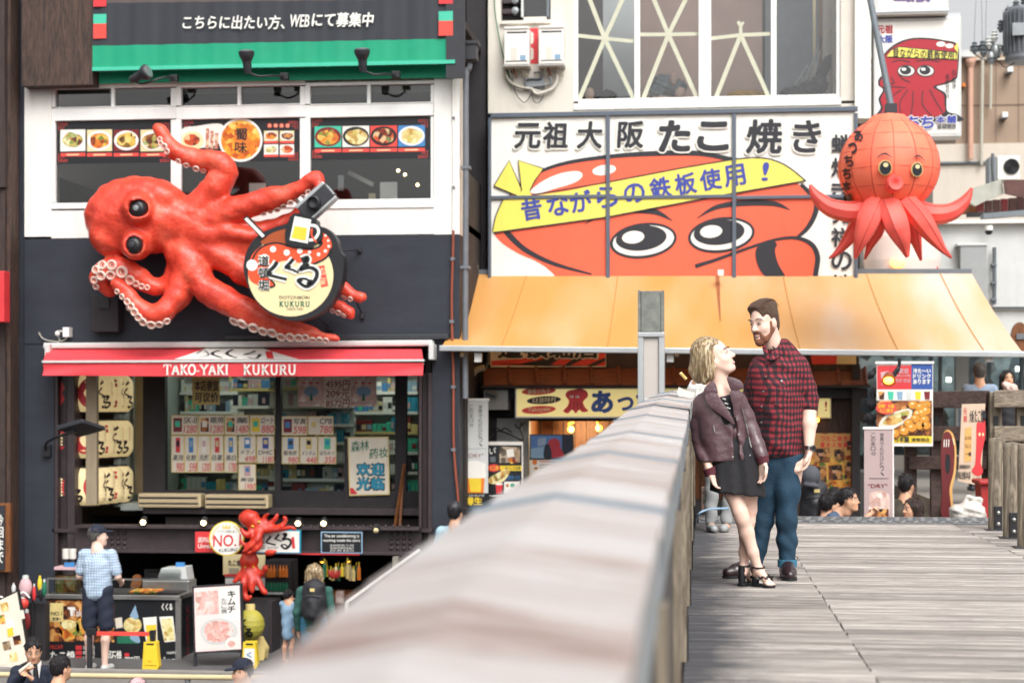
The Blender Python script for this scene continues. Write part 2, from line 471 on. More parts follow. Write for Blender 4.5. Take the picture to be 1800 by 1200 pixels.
# ---------------------------------------------------------------- shared materials (real base colours)
mat('white_paint','e6e3dc',.55,.05,3,dirt=.18,bump=.05)
mat('white_frame','e9e8e4',.4,.04,5,dirt=.12)
mat('navy_wall','2a2e37',.6,.24,2.2,bump=.14,bsc=7,dirt=.45,spec=.4,st=(.6,1,1.5))
mat('navy_trim','1c2029',.5,.2,4)
mat('black','1a1a1e',.45,.2,9)
mat('soft_black','222126',.7,.25,9)
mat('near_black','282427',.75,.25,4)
mat('charcoal','2c2d32',.5,.18,8)
mat('ink','23242b',.55,.1,9)
mat('steel_brown','3b3032',.45,.25,5,bump=.08)
mat('dark_room','2b2321',.85,.4,2)
mat('grey_metal','8d9193',.4,.15,7,metal=.6)
mat('alu','b9bcbd',.35,.08,6,metal=.55)
mat('alu_dark','70777c',.4,.12,8,metal=.4)
mat('steel','b4b2ae',.28,.12,9,metal=.85)
mat('grey_paint','9a9c9c',.55,.1,5)
mat('pale_grey','c9cac7',.5,.08,4,dirt=.15)
mat('white','e9e7e2',.5,.04,8)
mat('paper','e0d6c4',.75,.1,7)
mat('paper_white','e6e2da',.7,.06,7)
mat('paper_yellow','d8c27f',.75,.14,8)
mat('cream','e5d3a2',.55,.06,5)
mat('sign_white','eae8e0',.35,.05,2,dirt=.16)
mat('sign_black','15171c',.4,.12,4)
mat('red','d0353a',.5,.12,5)
mat('awning_red','dc4149',.75,.1,4,bump=.12,bsc=9)
mat('bright_red','e2493f',.45,.1,5)
mat('dark_red','761a1e',.5,.15,6)
mat('vermilion','e8472c',.4,.05,3)
mat('yellow','e6c531',.5,.08,5)
mat('sign_yellow','e9dc62',.4,.06,3,dirt=.12)
mat('green','00956f',.6,.08,3,bump=.1,bsc=5)
mat('green_pale','41ba9a',.55,.06,3)
mat('blue','2c4f96',.5,.08,5)
mat('indigo','37439a',.45,.05,4)
mat('sky_blue','3f7fb8',.5,.1,6)
mat('teal','1f8fae',.5,.15,8)
mat('ink_green','1f6f52',.6,.15,12)
mat('orange','df7a26',.55,.12,8)
mat('beige','c9b78f',.5,.08,6)
mat('ac_beige','b9a583',.5,.06,6)
mat('copper_pipe','8a4530',.55,.2,8)
mat('pipe_grey','6b6f75',.5,.2,6)
mat('pipe_beige','b5b0a2',.5,.12,6)
mat('pipe_pink','c99c86',.55,.12,6)
mat('skin','d9a58a',.5,.08,14,sss=.12,spec=.4)
mat('skin_pale','e8c4b2',.48,.07,14,sss=.12,spec=.4)
mat('skin_asian','d3a283',.5,.08,14,sss=.12,spec=.4)
mat('joint_metal','7f8f9b',.4,.15,8,metal=.4)
mat('ball_gold','d58f2c',.5,.2,14)
mat('ball_brown','8a4f1a',.6,.2,14)
mat('board_red','641419',.5,.2,6)
mat('crate_red','a32322',.5,.12,5)
mat('lips','b0655c',.4,.08,20)
mat('teeth','ece6dc',.3,.03,8)
mat('eye_white','e4e0da',.2,.02,8)
mat('eye_dark','1d1512',.15,.1,8)
mat('hair_black','191417',.42,.4,30,st=(6,6,1),bump=.5,bsc=60)
mat('hair_brown','35231c',.45,.45,30,st=(6,6,1),bump=.6,bsc=60)
mat('hair_grey','5a5450',.55,.3,40,bump=.4)
mat('lamp_on','fff0cf',.3,.02,3,emit=9,ecol='ffdfa6')
mat('lamp_warm','ffd27a',.3,.02,3,emit=6,ecol='ffb040')
glass_mat('window_glass','eef2f2',2.4)
glass_mat('shop_glass','e8f0ee',.8)
glass_mat('clear_plastic','f2f5f5',1.2,.1)
for nm,cols in (('food_green',['5b2a12','b97a35','d9b56a','6d8a35','e6d6a6']),('food_orange',['7a2c0c','c9651d','e39a35','e8b759','5a7a2c']),
                 ('food_yellow',['4d2e10','b98a2c','e0bd55','efe0a0']),('food_red',['3c120c','9c2c14','cf5a24','e6b98a','4c6a2c']),
                 ('food_pale',['b98f42','d9c27a','e9dfae','c7b25a']),('food_soup',['b94e10','d97d18','eaa52c','f2cf6a']),
                 ('food_brown',['2c120a','6d3515','a8642c','d9a35e']),('photo_people',['1d1210','6d3a20','b9763c','d9a060','2c1a14']),
                 ('photo_pink',['c9a79c','d9c2b6','b98f84','e2d3c9']),('photo_room',['2c2420','6d5e50','c9b79c','8a6f52'])):
    ramp_mat(nm,cols,9)
ramp_mat('shelf_goods',['20303a','4f7f8a','a9c4c0','d6d2c0','8a3a44','5a7a9c'],7,kind='v',st=(2,2,1))
ramp_mat('scribble',['c9b492','d4c2a2','b04a3c','d8c7a8'],18,kind='n')
wood_mat('dark_wood','1c1412','5a4338','Z',3,.7,.5,10)
wood_mat('dark_wood_edge','201815','463530','Z',3,.7,.3,12)
wood_mat('counter_wood','4a2a14','8d5426','Z',4,.55,.2,12)
wood_mat('post_wood','463b32','a39682','Z',3.2,.75,.5,9)
wood_mat('rail_wood','54483e','a89a86','X',3.2,.75,.4,9)
wood_mat('dark_rail','2a201e','5d4740','X',3.2,.7,.3,9)
wood_mat('tile_brown','4d2f2a','7a4c40','X',3,.5,.2,6)
wood_mat('beige_strip','8a7a63','a4937a','Z',4,.6,.1,10)

# the octopus's painted skin: orange-red, mottled with darker red and paler pink
def octo_mat(name,a,b_,c_,sc=2.2,coat=.15,bump=.25):
    m,g,b=_new(name)
    tc=g.n('ShaderNodeTexCoord')
    n1=g.n('ShaderNodeTexNoise',Scale=float(sc),Detail=5.0,Roughness=.6);g.l(tc.outputs['Object'],n1.inputs['Vector'])
    n2=g.n('ShaderNodeTexNoise',Scale=float(sc)*9,Detail=4.0);g.l(tc.outputs['Object'],n2.inputs['Vector'])
    rp=g.n('ShaderNodeValToRGB');e=rp.color_ramp.elements;e[0].position=.3;e[1].position=.52
    e[0].color=(*lin(a),1);e[1].color=(*lin(b_),1);x=e.new(.76);x.color=(*lin(c_),1)
    mx=g.n('ShaderNodeMix');mx.inputs[0].default_value=.22;g.l(n1.outputs[0],mx.inputs[2]);g.l(n2.outputs[0],mx.inputs[3])
    g.l(mx.outputs[0],rp.inputs[0]);g.l(rp.outputs[0],b.inputs['Base Color'])
    b.inputs['Roughness'].default_value=.42;b.inputs['Coat Weight'].default_value=coat;b.inputs['Coat Roughness'].default_value=.3
    bp=g.n('ShaderNodeBump',Strength=bump,Distance=.03);g.l(n2.outputs[0],bp.inputs['Height']);g.l(bp.outputs[0],b.inputs['Normal'])
octo_mat('octopus_skin','a8241b','dd4731','ec7358',2.2,.08,.35)
octo_mat('octopus_small','8e1710','c2301c','d4472c',7)
mat('sucker_rim','e8cfc2',.45,.1,12)
mat('sucker_pink','dd7a66',.5,.12,12)
def deck_mat():
    """weathered grey planks: tint per plank, long grain, knots, much darker tone along the parapet"""
    m,g,b=_new('deck_planks')
    tc=g.n('ShaderNodeTexCoord');geo=g.n('ShaderNodeNewGeometry')
    mp=g.n('ShaderNodeMapping');mp.inputs['Scale'].default_value=(.9,14,14);g.l(tc.outputs['Object'],mp.inputs[0])
    rnd=geo.outputs['Random Per Island']
    ad=g.n('ShaderNodeVectorMath',operation='ADD');cb=g.n('ShaderNodeCombineXYZ')
    mu=g.n('ShaderNodeMath',operation='MULTIPLY');mu.inputs[1].default_value=37;g.l(rnd,mu.inputs[0]);g.l(mu.outputs[0],cb.inputs[0])
    g.l(mp.outputs[0],ad.inputs[0]);g.l(cb.outputs[0],ad.inputs[1])
    n1=g.n('ShaderNodeTexNoise',Scale=2.6,Detail=9.0,Roughness=.72,Distortion=.7);g.l(ad.outputs[0],n1.inputs['Vector'])
    rp=g.n('ShaderNodeValToRGB');e=rp.color_ramp.elements;e[0].position=.3;e[1].position=.66
    e[0].color=(*lin('57514f'),1);e[1].color=(*lin('beb7af'),1);x=e.new(.47);x.color=(*lin('9c948e'),1)
    g.l(n1.outputs[0],rp.inputs[0])
    tint=g.n('ShaderNodeMapRange');tint.inputs[3].default_value=.58;tint.inputs[4].default_value=1.12;g.l(rnd,tint.inputs[0])
    m1=g.n('ShaderNodeMix',data_type='RGBA',blend_type='MULTIPLY');m1.inputs[0].default_value=1
    g.l(rp.outputs[0],m1.inputs[6]);g.l(tint.outputs[0],m1.inputs[7])
    # darker tone close to the parapet, its edge broken by noise
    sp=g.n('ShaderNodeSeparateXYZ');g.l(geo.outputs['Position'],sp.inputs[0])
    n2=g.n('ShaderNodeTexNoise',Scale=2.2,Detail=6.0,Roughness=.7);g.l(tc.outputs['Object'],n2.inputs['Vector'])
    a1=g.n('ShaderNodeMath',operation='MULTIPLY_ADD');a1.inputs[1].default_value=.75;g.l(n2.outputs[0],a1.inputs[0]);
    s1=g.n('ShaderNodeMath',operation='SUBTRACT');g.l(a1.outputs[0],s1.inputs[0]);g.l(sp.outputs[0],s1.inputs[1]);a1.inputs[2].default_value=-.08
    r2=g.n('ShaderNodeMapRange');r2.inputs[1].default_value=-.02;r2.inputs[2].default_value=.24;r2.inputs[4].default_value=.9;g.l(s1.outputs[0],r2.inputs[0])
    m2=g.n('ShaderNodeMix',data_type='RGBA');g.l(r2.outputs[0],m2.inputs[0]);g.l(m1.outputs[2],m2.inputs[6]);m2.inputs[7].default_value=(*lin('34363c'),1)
    # knots and small dark marks
    vo=g.n('ShaderNodeTexVoronoi',Scale=1.1);mv=g.n('ShaderNodeMapping');mv.inputs['Scale'].default_value=(1.0,4.0,1);g.l(tc.outputs['Object'],mv.inputs[0]);g.l(mv.outputs[0],vo.inputs['Vector'])
    r3=g.n('ShaderNodeMapRange');r3.inputs[1].default_value=.05;r3.inputs[2].default_value=.085;r3.inputs[3].default_value=.75;r3.inputs[4].default_value=0;g.l(vo.outputs[0],r3.inputs[0])
    m3=g.n('ShaderNodeMix',data_type='RGBA');g.l(r3.outputs[0],m3.inputs[0]);g.l(m2.outputs[2],m3.inputs[6]);m3.inputs[7].default_value=(*lin('2f2b2a'),1)
    g.l(m3.outputs[2],b.inputs['Base Color']);b.inputs['Roughness'].default_value=.7
    bp=g.n('ShaderNodeBump',Strength=.35,Distance=.01);g.l(n1.outputs[0],bp.inputs['Height']);g.l(bp.outputs[0],b.inputs['Normal'])
deck_mat()
def coping_mat():
    m,g,b=_new('coping')
    tc=g.n('ShaderNodeTexCoord');geo=g.n('ShaderNodeNewGeometry')
    n1=g.n('ShaderNodeTexNoise',Scale=4.5,Detail=8.0,Roughness=.65);mp=g.n('ShaderNodeMapping');mp.inputs['Scale'].default_value=(1.0,4,1)
    g.l(tc.outputs['Object'],mp.inputs[0]);g.l(mp.outputs[0],n1.inputs['Vector'])
    ad=g.n('ShaderNodeMath',operation='MULTIPLY_ADD');ad.inputs[1].default_value=.42;g.l(geo.outputs['Random Per Island'],ad.inputs[0]);g.l(n1.outputs[0],ad.inputs[2])
    rp=g.n('ShaderNodeValToRGB');e=rp.color_ramp.elements;e[0].position=.42;e[1].position=1.0
    e[0].color=(*lin('75584f'),1);e[1].color=(*lin('b9b8b8'),1);x=e.new(.60);x.color=(*lin('a39893'),1)
    g.l(ad.outputs[0],rp.inputs[0]);g.l(rp.outputs[0],b.inputs['Base Color']);b.inputs['Roughness'].default_value=.5
coping_mat()
def plaid(name,c1,c2,c3,per,w=.5):
    m,g,b=_new(name)
    tc=g.n('ShaderNodeTexCoord');sp=g.n('ShaderNodeSeparateXYZ')
    nz=g.n('ShaderNodeTexNoise',Scale=7.0,Detail=2.0);g.l(tc.outputs['Object'],nz.inputs['Vector'])
    wv=g.n('ShaderNodeVectorMath',operation='MULTIPLY_ADD');wv.inputs[1].default_value=(.03,.03,.03);g.l(nz.outputs['Color'],wv.inputs[0]);g.l(tc.outputs['Object'],wv.inputs[2])
    g.l(wv.outputs[0],sp.inputs[0])
    def band(src):
        a=g.n('ShaderNodeMath',operation='MULTIPLY');a.inputs[1].default_value=1/per;g.l(src,a.inputs[0])
        f=g.n('ShaderNodeMath',operation='FRACT');g.l(a.outputs[0],f.inputs[0])
        l=g.n('ShaderNodeMath',operation='LESS_THAN');l.inputs[1].default_value=w;g.l(f.outputs[0],l.inputs[0]);return l.outputs[0]
    ax=g.n('ShaderNodeMath',operation='ADD');g.l(sp.outputs[0],ax.inputs[0]);g.l(sp.outputs[1],ax.inputs[1])
    s=g.n('ShaderNodeMath',operation='ADD');g.l(band(ax.outputs[0]),s.inputs[0]);g.l(band(sp.outputs[2]),s.inputs[1])
    h=g.n('ShaderNodeMath',operation='MULTIPLY');h.inputs[1].default_value=.5;g.l(s.outputs[0],h.inputs[0])
    rp=g.n('ShaderNodeValToRGB');rp.color_ramp.interpolation='CONSTANT';e=rp.color_ramp.elements
    e[0].color=(*lin(c1),1);e[0].position=0;e[1].position=.4;e[1].color=(*lin(c2),1);x=e.new(.9);x.color=(*lin(c3),1)
    g.l(h.outputs[0],rp.inputs[0]);g.l(rp.outputs[0],b.inputs['Base Color']);b.inputs['Roughness'].default_value=.85
plaid('shirt_plaid','8e2a35','4a1b23','1a161b',.038)
plaid('blue_check','b9c6d2','93a9c0','6c86a6',.035,.35)
mat('leather','583f44',.36,.22,12,bump=.35,bsc=26,coat=.25)
mat('denim','173a50',.8,.35,7,bump=.3,bsc=120,st=(1,1,.6))
mat('denim_light','3b7590',.8,.2,12)
mat('black_knit','131116',.8,.3,30,bump=.2,bsc=90)
mat('shoe_leather','2e1a1c',.3,.3,10,coat=.3)
mat('watch_steel','a9adb0',.2,.1,8,metal=1)
mat('pale_blue','86a3bb',.85,.12,8,bump=.15)
mat('navy_cloth','1b2133',.85,.2,9,bump=.15)
mat('light_blue_cloth','9fc0cf',.85,.1,8,bump=.15)
mat('green_cloth','2f5a52',.85,.15,8)
mat('white_cloth','dcdad6',.85,.08,8,bump=.15)
mat('brown_cloth','4a4338',.85,.2,8,bump=.15)
mat('hoodie','8d9fb5',.85,.1,8,bump=.15)
mat('grey_blue_cloth','43566d',.85,.15,8,bump=.15)
mat('pink_cloth','c9a4a8',.85,.1,8)
# ---------------------------------------------------------------- the setting: street, deck, terrace
mb=MB();mat('street_paving','5b5a5a',.8,.25,1.5,bump=.2);mb.box(-60,60,-10,90,-.3,0,'street_paving');mb.build('street',kind='structure')
DX0,DX1,DY1=-.07,3.35,17.45
mb=MB();y=.4;rows=0
while y < 16.4:
    wd=.118
    for (a,b) in ((DX0,.70),(.706,2.36),(2.366,DX1)):
        a2=a+random.uniform(-.006,.006) if a > 0 else a
        dz=random.uniform(-.004,.003);tl=random.uniform(-.002,.002)
        x0,x1,y0,y1=a2,b,y,y+wd;z=DECK+dz
        v=[(x0,y0,z-.05),(x1,y0,z-.05),(x1,y1,z-.05),(x0,y1,z-.05),(x0,y0+.008,z),(x1,y0+.008,z+tl),(x1,y1-.008,z+tl),(x0,y1-.008,z),
             (x0,y0,z-.009),(x1,y0,z-.009),(x1,y1,z-.009),(x0,y1,z-.009)]
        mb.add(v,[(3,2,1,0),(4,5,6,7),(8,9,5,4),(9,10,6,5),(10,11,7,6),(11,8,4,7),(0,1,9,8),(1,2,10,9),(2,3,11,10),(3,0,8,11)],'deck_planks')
    y += wd+.011
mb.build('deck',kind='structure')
mb=MB();mb.box(DX0-.45,DX1+.3,.3,DY1-.03,DECK-.5,DECK-.06,'near_black');mb.build('deck_base',kind='structure')
mb=MB();mb.box(-.02,3.3,16.56,DY1+.12,DECK-.25,DECK+.004,'alu_dark')
random.seed(3)
for i in range(52):                                    # raised studs of the chequer-plate nosing
    for j in range(3):
        x=.03+i*.062+(j % 2)*.03;yy=16.8+j*.26;d=Vector((.35,1 if (i+j) % 2 else -1,0)).normalized()
        mb.obox((x,yy,DECK+.008),d*.1,Vector((-d.y,d.x,0))*.010,(0,0,.006),'alu')
mb.build('deck_nosing',kind='structure')
TER=1.32
mb=MB();mat('terrace_stone','8b8680',.8,.18,3,bump=.2)
mb.box(-.02,9,DY1+.13,24.3,0,TER,'terrace_stone');mb.build('terrace',kind='structure')
mb=MB();mb.box(2.9,12,20.6,33,TER-.6,DECK-.05,'terrace_stone');mb.build('promenade',kind='structure')

# ---------------------------------------------------------------- wooden parapet running up the left side of the deck
RAILZ=[(.6,-.30),(1.2,-.295),(2,-.25),(3.3,-.205),(5,-.165),(7.1,-.125),(9,-.06),(10.9,0),(14,.075),(17,.14),(20,.19)]
def railz(y):
    for (a,za),(b,zb) in zip(RAILZ,RAILZ[1:]):
        if y <= b: return CAMZ+za+(zb-za)*(y-a)/(b-a)
    return CAMZ+RAILZ[-1][1]
rp=thing('parapet','long wooden bridge parapet with a pale ridged coping, blurred close up','parapet',(-.27,10,DECK))
XL,XR,XM=-.455,-.073,-.29
JY=[1.15,2.02,3.42,5.25,7.12,9.0,10.9,13.0,15.2,17.6,20.0]
mb=MB();y=.7;jn=set()
edges=sorted(set([.7]+JY));
for a,b in zip(edges,edges[1:]):
    n=max(1,round((b-a)/.31));
    for i in range(n):
        y0=a+(b-a)*i/n+.005;y1=a+(b-a)*(i+1)/n-.005
        dz=random.uniform(-.003,.004);q=random.uniform(-.003,.003)
        f=lambda yy,x,h: (x+q,yy,railz(yy)+h+dz)
        pr=[(XL,-.034),(XL,-.004),(XM,.026),(XR,-.004),(XR,-.034)]
        A=[f(y0,*p) for p in pr];B=[f(y1,*p) for p in pr]
        mb.add(A+B,[(k,5+k,5+(k+1) % 5,(k+1) % 5) for k in range(5)]+[(0,1,2,3,4),(9,8,7,6,5)],'coping')
mb.build('coping',rp,bevel=.004)
for jy in JY[2:]:                                       # metal saddles over the joints
    mb=MB();z=railz(jy);h=.003
    for (xa,za,xb,zb) in ((XL-.004,-.004,XM,.026),(XM,.026,XR+.004,-.004)):
        for zz in (0,): mb.prism([(xa,jy-.045,z+za+h-.003),(xb,jy-.045,z+zb+h-.003),(xb,jy-.045,z+zb+h+.004),(xa,jy-.045,z+za+h+.004)],(0,.09,0),'joint_metal')
    mb.box(XR+.001,XR+.006,jy-.03,jy+.03,z-.12,z-.003,'grey_metal')
    mb.build('joint_saddle',rp)
mat('parapet_board','4b4644',.7,.35,5,st=(1,.2,4),bump=.3);mat('zinc','9aa4aa',.45,.2,6,metal=.5)
N=40
for xa,xb in ((XR-.02,XR-.006),(XL+.006,XL+.02)):
    mb=MB();A=[];F=[]
    for i in range(N+1):
        y0=.7+i*(19.3/N);z=railz(y0)-.036;A += [(xa,y0,z),(xb,y0,z),(xb,y0,z-.15),(xa,y0,z-.15)]
        if i: k=4*(i-1);F += [(k+j,k+(j+1) % 4,k+4+(j+1) % 4,k+4+j) for j in range(4)]
    mb.add(A,F+[(0,1,2,3),(4*N,4*N+1,4*N+2,4*N+3)],'zinc');mb.build('edge_flashing',rp)
for xa,xb in ((XR-.05,XR-.014),(XL+.014,XL+.05)):
    mb=MB()
    for i in range(N):
        y0=.7+i*(19.3/N);y1=y0+19.3/N-.012;zt=railz(y0)-.15
        for k in range(4):
            a=DECK+.02+(zt-DECK-.03)*k/4;b=DECK+.02+(zt-DECK-.03)*(k+1)/4-.012;mb.box(xa,xb,y0,y1,a,b,'parapet_board')
    mb.build('side_boards',rp)
for i in range(9):
    mb=MB();y0=1.1+i*2.1;mb.box(XR-.012,XR+.012,y0,y0+.1,DECK,railz(y0)-.16,'post_wood')
    mb.box(XR+.012,XR+.02,y0+.03,y0+.07,DECK,DECK+.2,'black');mb.build('side_post',rp)
mb=MB();mb.box(XL+.06,XR-.06,.8,19.9,DECK-.3,railz(.8)-.06,'near_black');mb.build('core',rp)

# tall grey light pillar at the far end of the parapet
lp=thing('light_pillar','tall square grey light pillar with a bare bolted plate on top, at the parapet end','pillar',P(1145,760,20.1)*1)
Yp=20.0
mb=MB();
mb.bp(1121,592,1131,1000,Yp,Yp+.3,'alu');mb.bp(1158,592,1168,1000,Yp,Yp+.3,'alu');mb.bp(1131,700,1158,1000,Yp+.02,Yp+.28,'alu')
mb.bp(1121,584,1168,592,Yp-.01,Yp+.31,'alu');mb.build('frame',lp,bevel=.006)
mat('diffuser','b9b1ab',.5,.04,5);mb=MB();mb.bp(1131.5,593,1157.5,700,Yp+.03,Yp+.27,'diffuser');mb.build('diffuser',lp)
mb=MB();mat('old_zinc','7d8079',.55,.35,9,metal=.35,bump=.15)
mb.bp(1126,513,1162,583,Yp+.02,Yp+.27,'old_zinc');mb.bp(1127,511,1161,583.5,Yp,Yp+.26,'old_zinc');mb.build('plate',lp,bevel=.004)
mb=MB();mb.bp(1121,510,1126,584,Yp,Yp+.28,'old_zinc');mb.bp(1162,510,1167,584,Yp,Yp+.28,'old_zinc');mb.build('flange',lp)
# ================================================================ left building: restaurant
F1=22.6
bl=thing('restaurant_building','left restaurant building with white upper storey and dark navy wall below','building',P(420,1172,F1)*1)
mb=MB()
mb.bp(43,100,90,416,F1,F1+.3,'white_paint');mb.bp(763,120,808,412,F1,F1+.3,'white_paint')
mb.bp(90,366,763,415,F1,F1+.3,'white_paint');mb.bp(90,60,763,143,F1,F1+.3,'white_paint');mb.bp(43,-90,808,99,F1+.02,F1+.3,'white_paint')
mb.build('upper_wall',bl)
mb=MB()
mb.bp(43,416,808,604,F1,F1+.35,'navy_wall');mb.bp(43,604,95,1260,F1,F1+.35,'navy_wall');mb.bp(760,604,808,1260,F1,F1+.35,'navy_wall')
mb.bp(17,-90,43,1260,F1+.06,F1+.5,'navy_wall');mb.build('lower_wall',bl)
mb=MB()                                              # side walls, floors, back wall of the shop rooms
mb.bp(95,600,760,1260,28.5,28.7,'dark_room');a=P(95,700,F1).x;b=P(760,700,F1).x
mb.box(a-.5,a-.12,F1+.35,28.5,-.3,6.5,'dark_room');mb.box(b+.02,b+.4,F1+.35,28.5,-.3,6.5,'dark_room')
zc=P(400,604,F1).z;mb.box(a-.1,b,F1+.36,28.5,zc,zc+.15,'dark_room')
zf=P(400,900,23.0).z;mb.box(a+1.3,b,23.45,28.5,zf-.25,zf-.1,'dark_room')
mb.bp(43,60,808,416,26.5,26.6,'dark_room');zt=P(400,390,F1).z;mb.box(a-.5,b+.4,F1+.31,26.5,zt-.1,zt,'dark_room')
mb.box(a-.5,b+.4,F1+.31,26.5,P(1,60,F1).z,P(1,60,F1).z+.1,'dark_room')
mb.build('interior',bl)
# window frames of the upper storey, panes as sub-parts
G=.045
for (x0,x1,xm) in ((97,300,198),(318,527,420),(545,757,648)):
    mb=MB();L=x0-7;R=x1+(9 if x1 < 700 else 6)
    if x0 > 100: L=x0-9
    sl=lambda x:-.0125*(x-97)
    dy=sl((x0+x1)/2)
    yt0,yt1,yb0,yb1=156+dy,190+dy,212+dy,357+dy
    Yw=F1+.03
    mb.bp(L,143,R,yt0,Yw,Yw+.1,'white_frame');mb.bp(L,yt1,R,yb0,Yw,Yw+.1,'white_frame')
    mb.bp(L,yb1,R,366,Yw-.05,Yw+.1,'white_frame')
    mb.bp(L,yt0,x0,yt1,Yw,Yw+.1,'white_frame');mb.bp(x1,yt0,R,yt1,Yw,Yw+.1,'white_frame');mb.bp(xm-3,yt0,xm+3,yt1,Yw+.003,Yw+.1,'white_frame')
    mb.bp(L,yb0,x0,yb1,Yw,Yw+.1,'white_frame');mb.bp(x1,yb0,R,yb1,Yw,Yw+.1,'white_frame')
    mb.bp(x0,yt1-2,x1,yt1,Yw-.01,Yw+.05,'white_frame')
    fr=mb.build('window',bl,bevel=.006)
    mb=MB()
    mb.rect(x0,yt0,xm-3,yt1,Yw+.06,'window_glass');mb.rect(xm+3,yt0,x1,yt1,Yw+.065,'window_glass');mb.rect(x0,yb0,x1,yb1,Yw+.06,'window_glass')
    mb.build('pane',fr)
mb=MB();mat('blind','6e6a62',.7,.15,6)
for x0,x1 in ((97,300),(318,527),(545,757)): mb.bp(x0,146,x1,164,F1+.25,F1+.27,'blind')
mb.build('blinds',bl)
mb=MB()                                              # things half seen in the dining room
for (x0,y0,x1,y1,m) in ((438,322,467,360,'paper_white'),(668,320,698,362,'paper_white'),(648,340,660,362,'beige'),(594,308,604,335,'grey_paint')):
    mb.bp(x0,y0,x1,y1,F1+.35,F1+.37,m)
mb.build('table_menus',bl)
mb=MB();mb.beam(P(613,303,23.3),P(656,325,23.3),.1,.06,'white_paint');mb.build('ceiling_lamp',bl)
mb=MB();
for x,y in ((700,300),(712,307),(734,325)): mb.ell(P(x,y,25.5),.025,'lamp_on',8,6)
mb.build('bulb',bl)

# menu strips stuck behind the three window panes
def food_tile(mb,x0,y0,x1,y1,Y,food,bowl=None,label=True,bg=None):
    mb.rect(x0,y0,x1,y1,Y,bg or random.choice(['paper_white','cream','dark_red']))
    cx,cy=(x0+x1)/2,(y0+y1)/2;w_,h_=(x1-x0),(y1-y0)
    mb.flat(circ(cx,cy,w_*.49,h_*.46),Y-.002,bowl or random.choice(['white','white','cream','dark_red','black']))
    mb.flat([(min(max(x,x0),x1),min(max(y,y0),y1)) for x,y in cr([(cx+w_*.41*cos(a)*random.uniform(.85,1.1),cy+h_*.37*sin(a)*random.uniform(.8,1.1)) for a in [i*pi/5 for i in range(10)]],True,3)],Y-.004,food)
    if label is True:
        mb.rect(x0,y1+3,x1,y1+9,Y,'bright_red');mb.rect(x0+w_*.25,y1+5,x1-w_*.25,y1+7,Y-.002,'cream')
def corners(mb,x0,y0,x1,y1,Y):
    for cx,cy,sx,sy in ((x0,y0,1,1),(x1,y0,-1,1),(x0,y1,1,-1),(x1,y1,-1,-1)):
        for k in (0,4,8):
            mb.ribbon([(cx+sx*16,cy+sy*k*.7),(cx+sx*k,cy+sy*k*.7),(cx+sx*k,cy+sy*13)],.9,Y,'bright_red') if k < 8 else mb.ribbon([(cx+sx*10,cy+sy*6),(cx+sx*6,cy+sy*10)],.9,Y,'bright_red')
Ym=F1+.085
def menu(label,x0,y0,x1,y1):
    t=thing('menu_poster',label,'poster',P((x0+x1)/2,y1,Ym),'menu strips in the upper windows')
    mb=MB();mb.bp(x0,y0,x1,y1,Ym,Ym+.006,'sign_black');mb.build('sheet',t);return t
t=menu('black menu strip with four dish photos in the left upper window',98,210,300,287)
mb=MB();[food_tile(mb,106+i*47,228,150+i*47,266,Ym-.002,f,'white') for i,f in enumerate(('food_green','food_orange','food_yellow','food_green'))]
corners(mb,103,217,297,284,Ym-.002);mb.build('dish_photos',t)
t=menu('black menu strip with a big round soup bowl in the middle upper window',319,207,526,284)
mb=MB();mb.flat(cr([(320,228),(345,222),(388,218),(398,240),(380,255),(345,262),(322,268)],True,5),Ym-.002,'paper_white');mb.flat(circ(338,248,20,17),Ym-.004,'cream');mb.flat(circ(337,246,14,10),Ym-.006,'food_red')
for k in range(3): mb.flat([(362+k*8,226+k*4),(368+k*8,226+k*4),(367+k*8,262),(361+k*8,262)],Ym-.005,'scribble')
food=('food_orange','food_brown','food_green','food_red')
for i in range(4): food_tile(mb,464+(i % 2)*28,230+(i // 2)*24,489+(i % 2)*28,248+(i // 2)*24,Ym-.002,food[i],'white',None);mb.rect(464+(i % 2)*28,248.5+(i // 2)*24,489+(i % 2)*28,252+(i // 2)*24,Ym-.003,'bright_red')
for i,c in enumerate('麻辣担担'): mb.flat(circ(474+i*10.5,221,4.2,n=14),Ym-.002,'bright_red');mb.txt(c,471+i*10.5,218,477+i*10.5,224,Ym-.004,'cream')
corners(mb,324,214,523,281,Ym-.002);mb.build('dish_photos',t)
mb=MB();mb.plate(circ(423,246,38.5,n=40),Ym-.012,.008,'white');mb.flat(circ(423,246,34.5,n=40),Ym-.014,'food_soup');mb.flat(circ(423,246,34.5,n=40)[:0] or circ(424,246,13,18),Ym-.0155,'orange')
mb.txt('蜀',414,226,434,247,Ym-.017,'sign_black',.03);mb.txt('味',413,249,434,269,Ym-.017,'sign_black',.02);mb.build('bowl_photo',t)
t=menu('black menu strip with four noodle photos in the right upper window',546,204,755,280)
mb=MB();[food_tile(mb,553+i*49,222-i*.5,600+i*49,259-i*.5,Ym-.002,f,b,True,g) for i,(f,b,g) in enumerate((('food_orange','dark_red','green_pale'),('food_pale','sign_black','paper_white'),('food_red','sign_black','bright_red'),('food_pale','white','sky_blue')))]
corners(mb,550,211,751,277,Ym-.002);mb.build('dish_photos',t)

